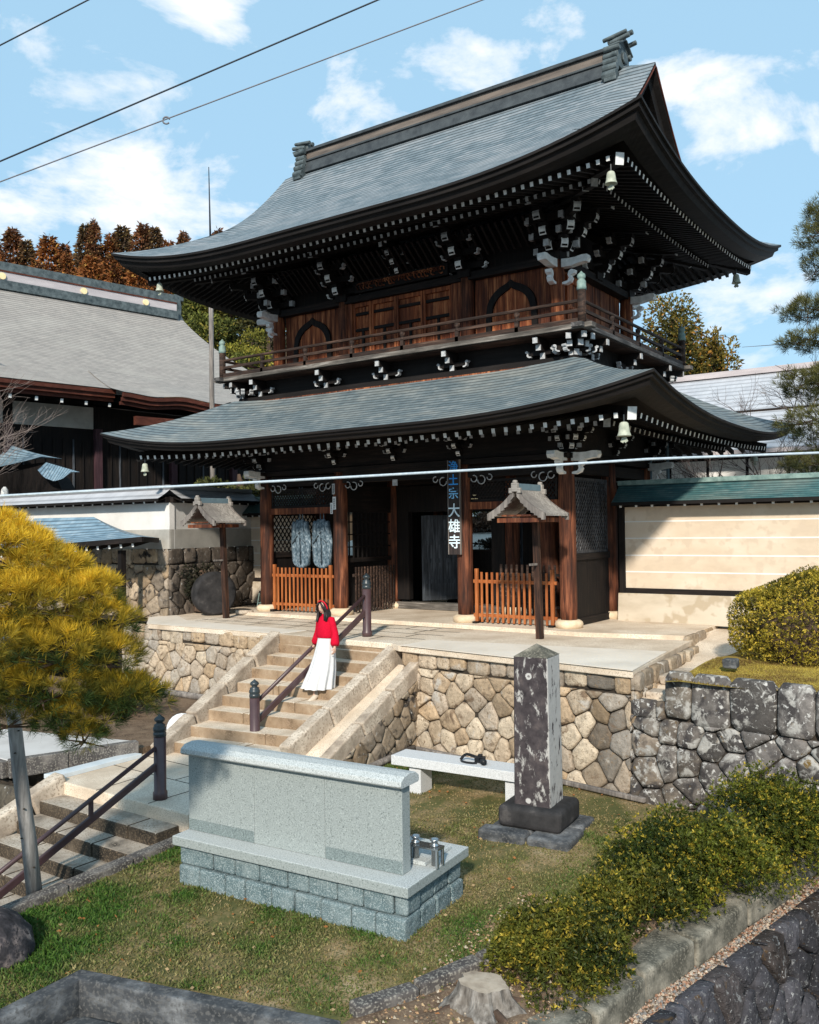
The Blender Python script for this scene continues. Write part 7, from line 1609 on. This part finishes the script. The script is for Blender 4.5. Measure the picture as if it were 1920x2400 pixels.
for i, k in enumerate(keys): me.skin_vertices[0].data[i].radius = Rd[k]; me.skin_vertices[0].data[i].use_root = (k == 'pel')
sb_ = tmp.modifiers.new('sub', 'SUBSURF'); sb_.levels = 2; sb_.render_levels = 2
bpy.context.view_layer.update(); bm_ = bpy.data.meshes.new_from_object(tmp.evaluated_get(bpy.context.evaluated_depsgraph_get())); bpy.data.objects.remove(tmp)
bm_.materials.clear(); bm_.materials.append(MM['skin']); body = bpy.data.objects.new('body', bm_); COL.objects.link(body); body.parent = wm; wm.rotation_euler = (0, 0, yaw)
def wpart(name, mb, mat, smooth=True, **k): return mb.build(name, mat, wm, local=True, smooth=smooth, **k)
def loft(rings, n=40, pleat=0, np_=0, ph=0):
    rows = []
    for (cx, cy, z, rx, ry, pl) in rings: rows.append([(cx + rx * math.cos(t) * (1 + pl * math.sin(np_ * t + ph)), cy + ry * math.sin(t) * (1 + pl * math.sin(np_ * t + ph)), z) for t in np.linspace(0, 2 * math.pi, n + 1)])
    return rows
mb = MB(); mb.grid(loft([(0, 0, 1.00, .150, .115, 0), (0, 0, .93, .165, .128, .01), (0, -.01, .80, .185, .15, .015), (-.01, -.03, .60, .215, .19, .03), (-.03, -.06, .40, .245, .225, .05), (-.06, -.10, .22, .275, .25, .075), (-.085, -.13, .07, .30, .27, .10)], 96, np_=11)); wpart('skirt', mb, 'whitecloth')
mb = MB(); mb.grid(loft([(0, 0, .955, .178, .135, .0), (0, 0, .97, .188, .142, .012), (0, -.005, 1.02, .190, .143, .012), (0, -.005, 1.12, .182, .135, .01), (0, 0, 1.22, .178, .122, .004), (0, 0, 1.285, .158, .10, 0), (0, -.003, 1.325, .10, .075, 0), (0, -.008, 1.345, .062, .06, 0), (0, -.012, 1.375, .058, .058, 0)], 40, np_=9)); wpart('sweater', mb, 'redknit')
for s, (a, b, c) in (('l', ('sl', 'el', 'wl')), ('r', ('sr', 'er', 'wr'))):
    p, q, w = Vector(J[a]), Vector(J[b]), Vector(J[c]); pin = p + (Vector((0, 0, 1.25)) - p) * .35
    mb = MB(); mb.tube([pin, p, p.lerp(q, .5), q, q.lerp(w, .45), q.lerp(w, .80), q.lerp(w, .97)], [.062, .066, .062, .060, .072, .082, .064] if s == 'l' else [.062, .066, .06, .056, .064, .07, .048], 14); wpart('sleeve', mb, 'redknit')
# head: face with features, hair, band
fz = Vector((.12, -.95, -.30)).normalized()      # looking down and to her right
hx_ = Vector((0, 0, 1)).cross(fz).normalized() * -1; up_ = hx_.cross(fz).normalized(); up_ = up_ if up_.z > 0 else -up_
Hc = Vector((-.012, -.052, 1.478))
def hp(a, b, c): return Hc + hx_ * a + up_ * b + fz * c
mb = MB(); rows = []
for i in range(15):
    th = math.pi * i / 14; row = []
    for ph in np.linspace(0, 2 * math.pi, 25):
        a = math.sin(th) * math.sin(ph); c = math.sin(th) * math.cos(ph); b = math.cos(th)
        jaw = 1 - .30 * max(0, -b) ** 1.3; f = c
        row.append(hp(a * .071 * jaw, b * .108, (f * .083 if f > 0 else f * .09) * (1 - .12 * max(0, -b))))
    rows.append(row)
mb.grid(rows); wpart('face', mb, 'skin')
mb = MB(); mb.add([hp(-.008, .012, .080), hp(.008, .012, .080), hp(.013, -.026, .083), hp(0, -.030, .102), hp(-.013, -.026, .083)], [(0, 1, 3), (0, 3, 4), (1, 2, 3), (2, 4, 3)]); wpart('nose', mb, 'skin')
mb = MB()
for s in (-1, 1):
    mb.lathe([(.009, -.003), (.011, 0), (.004, .003)], (0, 0, 0), 8); k = len(mb.v) - 24
    for i in range(k, len(mb.v)): v = mb.v[i]; mb.v[i] = tuple(hp(s * .028 + v[0] * 1.4, .012 + v[1] * .55, .0735 + v[2]))
    mb.bar(hp(s * .016, .032, .078), hp(s * .042, .034, .070), .004, .006)
wpart('eyes_and_brows', mb, 'hair')
mb = MB(); mb.bar(hp(-.017, -.052, .0745), hp(.017, -.052, .0745), .008, .010); wpart('mouth', mb, 'lips')
mb = MB()
for s in (-1, 1): mb.lathe([(.006, -.008), (.017, 0), (.006, .01)], tuple(hp(s * .072, -.005, -.004)), 8)
wpart('ears', mb, 'skin')
mb = MB(); rows = []
for i in range(13):
    th = math.pi * .62 * i / 12; row = []
    for ph in np.linspace(-2.05, 2.05, 27):       # open at the face
        a = math.sin(th) * math.sin(ph + math.pi); c = math.sin(th) * math.cos(ph + math.pi); b = math.cos(th); q = 1 + .05 * math.sin(9 * ph + 3 * th)
        row.append(hp(a * .094 * q, b * .124 + .006, c * .105 * q - .004))
    rows.append(row)
mb.grid(rows)
rr = random.Random(2)
for k in range(34):
    ph = -2.0 + 4.0 * k / 33; a, c = math.sin(ph + math.pi), math.cos(ph + math.pi); L = rr.uniform(.17, .22); j = rr.uniform(-.012, .012)
    p0 = hp(a * .085, -.01, c * .095); p1 = Vector((Hc.x + (p0.x - Hc.x) * 1.22 + j, Hc.y + (p0.y - Hc.y) * 1.22 + j, p0.z - L * .55)); p2 = Vector((Hc.x + (p0.x - Hc.x) * 1.38 + j * 2, Hc.y + (p0.y - Hc.y) * 1.38 - .012, p0.z - L)); p3 = p2 + Vector((rr.uniform(-.03, .03), rr.uniform(-.03, .01), .012))
    mb.tube([p0 + Vector((0, 0, .05)), p0, p1, p2, p3], [.016, .021, .026, .021, .006], 7)
for s in (-1, 1): mb.tube([hp(s * .02, .118, .05), hp(s * .06, .075, .075), hp(s * .082, .0, .062), hp(s * .088, -.09, .05)], [.014, .022, .024, .02], 7)
wpart('hair', mb, 'hair')
mb = MB(); mb.tube([hp(.104 * math.sin(t), .136 * math.cos(t) + .004, .012 - .01 * abs(math.sin(t))) for t in np.linspace(-1.75, 1.75, 22)], .0135, 7); wpart('hairband', mb, 'redband')
for a, f, tp in (('al', 'fl', 'tpl'), ('ar', 'fr', 'tpr')):
    A_, F_, T_ = Vector(J[a]), Vector(J[f]), Vector(J[tp]); mb = MB(); mb.tube([A_ + Vector((0, .02, .10)), A_ + Vector((0, .015, .0)), A_.lerp(F_, .55) + Vector((0, 0, -.008)), F_, T_, T_ + (T_ - F_) * .15], [.048, .052, .05, .046, .036, .016], 12); wpart('shoe', mb, 'shoe')
# ================================================================== CAMERA, LIGHT, SKY
cam = bpy.data.cameras.new('camera_view'); co = bpy.data.objects.new('camera_view', cam); COL.objects.link(co); SC.camera = co
cam.sensor_fit = 'HORIZONTAL'; cam.sensor_width = 36; cam.lens = 36 * 2098.08 / 1920; cam.clip_end = 2000; cam.clip_start = .1
yw, pt, ro = .6114, .0192, -.01347
f_ = Vector((-math.sin(yw), math.cos(yw), 0)); r_ = Vector((math.cos(yw), math.sin(yw), 0)); u_ = Vector((0, 0, 1))
Fd = f_ * math.cos(pt) + u_ * math.sin(pt); u2 = -f_ * math.sin(pt) + u_ * math.cos(pt)
Rv = r_ * math.cos(ro) + u2 * math.sin(ro); Uv = -r_ * math.sin(ro) + u2 * math.cos(ro)
M_ = Matrix((( Rv.x, Uv.x, -Fd.x, 11.791), (Rv.y, Uv.y, -Fd.y, -16.424), (Rv.z, Uv.z, -Fd.z, 1.873), (0, 0, 0, 1))); co.matrix_world = M_
SUN_AZ, SUN_EL = R(26), R(31)           # measured from -Y (the front of the gate) toward -X
sd = Vector((math.sin(SUN_AZ) * math.cos(SUN_EL), -math.cos(SUN_AZ) * math.cos(SUN_EL), math.sin(SUN_EL)))   # towards the sun
L = bpy.data.lights.new('sun', 'SUN'); L.energy = 5.0; L.angle = R(3.0); L.color = (1, .92, .80); lo = bpy.data.objects.new('sun', L); COL.objects.link(lo)
lo.rotation_euler = sd.to_track_quat('Z', 'Y').to_euler()
w = bpy.data.worlds.new('World'); SC.world = w; w.use_nodes = True; nt = w.node_tree; nt.nodes.clear()
out = nt.nodes.new('ShaderNodeOutputWorld'); bg = nt.nodes.new('ShaderNodeBackground'); nt.links.new(bg.outputs[0], out.inputs[0])
sky = nt.nodes.new('ShaderNodeTexSky'); sky.sky_type = 'NISHITA'; sky.sun_disc = False; sky.sun_elevation = SUN_EL; sky.sun_rotation = math.atan2(sd.x, sd.y); sky.air_density = 1.0; sky.dust_density = .6; sky.ozone_density = 1.5
tc = nt.nodes.new('ShaderNodeTexCoord'); V0 = tc.outputs['Generated']
def mp(scale, loc=(0, 0, 0)): m = nt.nodes.new('ShaderNodeMapping'); m.inputs['Scale'].default_value = scale; m.inputs['Location'].default_value = loc; nt.links.new(V0, m.inputs[0]); return m.outputs[0]
cl = noise(nt, mp((1, 1, 1.8), (3.1, 1.7, .4)), 4.6, 10, .60, .25)
def cdir(px, py): return (Fd + Rv * ((px - 960) / 2098.) - Uv * ((py - 1200) / 2098.)).normalized()
# banks of cumulus: smooth lumps in the dome, broken up by the noise
acc = None
for (px, py, wd, amp) in ((260, 300, .12, .22), (440, 280, .11, .18), (110, 290, .10, .2), (50, 490, .10, .24), (200, 500, .08, .2), (490, 30, .08, .20), (1130, 50, .15, .17), (1740, 340, .13, .27), (1640, 400, .09, .2), (1880, 340, .11, .22), (1660, 640, .12, .28), (1800, 700, .12, .22), (1620, 210, .11, .15), (60, 190, .10, .15), (960, 160, .2, .06), (-300, 300, .3, .2), (2300, 400, .3, .2)):
    d = cdir(px, py); vm = nt.nodes.new('ShaderNodeVectorMath'); vm.operation = 'DISTANCE'; nm = nt.nodes.new('ShaderNodeVectorMath'); nm.operation = 'NORMALIZE'; nt.links.new(V0, nm.inputs[0]); nt.links.new(nm.outputs[0], vm.inputs[0]); vm.inputs[1].default_value = d
    mr = nt.nodes.new('ShaderNodeMapRange'); mr.interpolation_type = 'SMOOTHERSTEP'; mr.inputs['From Min'].default_value = wd * 1.15; mr.inputs['From Max'].default_value = 0; mr.inputs['To Min'].default_value = 0; mr.inputs['To Max'].default_value = amp; nt.links.new(vm.outputs['Value'], mr.inputs['Value'])
    if acc is None: acc = mr.outputs[0]
    else: ad = N(nt, 'ShaderNodeMath', operation='MAXIMUM'); nt.links.new(acc, ad.inputs[0]); nt.links.new(mr.outputs[0], ad.inputs[1]); acc = ad.outputs[0]
cm = N(nt, 'ShaderNodeMath', operation='MULTIPLY_ADD'); nt.links.new(cl, cm.inputs[0]); cm.inputs[1].default_value = 1.55; cm.inputs[2].default_value = -.285
sm = N(nt, 'ShaderNodeMath', operation='ADD'); nt.links.new(cm.outputs[0], sm.inputs[0]); nt.links.new(acc, sm.inputs[1])
mask = ramp(nt, sm.outputs[0], [(.63, 0), (.705, .45), (.83, 1)])
det = noise(nt, mp((1, 1, 1.6), (.3, 5, 2)), 7, 7, .6); ccol = ramp(nt, det, [(.3, (6.6, 7.0, 7.6)), (.6, (7.9, 7.8, 7.75))])
haze = mix(nt, .80, sky.outputs[0], (3.1, 5.1, 6.7))
nt.links.new(mix(nt, mask, haze, ccol), bg.inputs[0]); bg.inputs[1].default_value = .15
SC.view_settings.view_transform = 'Standard'; SC.view_settings.look = 'None'; SC.view_settings.exposure = 0; SC.view_settings.gamma = 1
SC.cycles.max_bounces = 6; SC.cycles.diffuse_bounces = 3; SC.cycles.transparent_max_bounces = 4
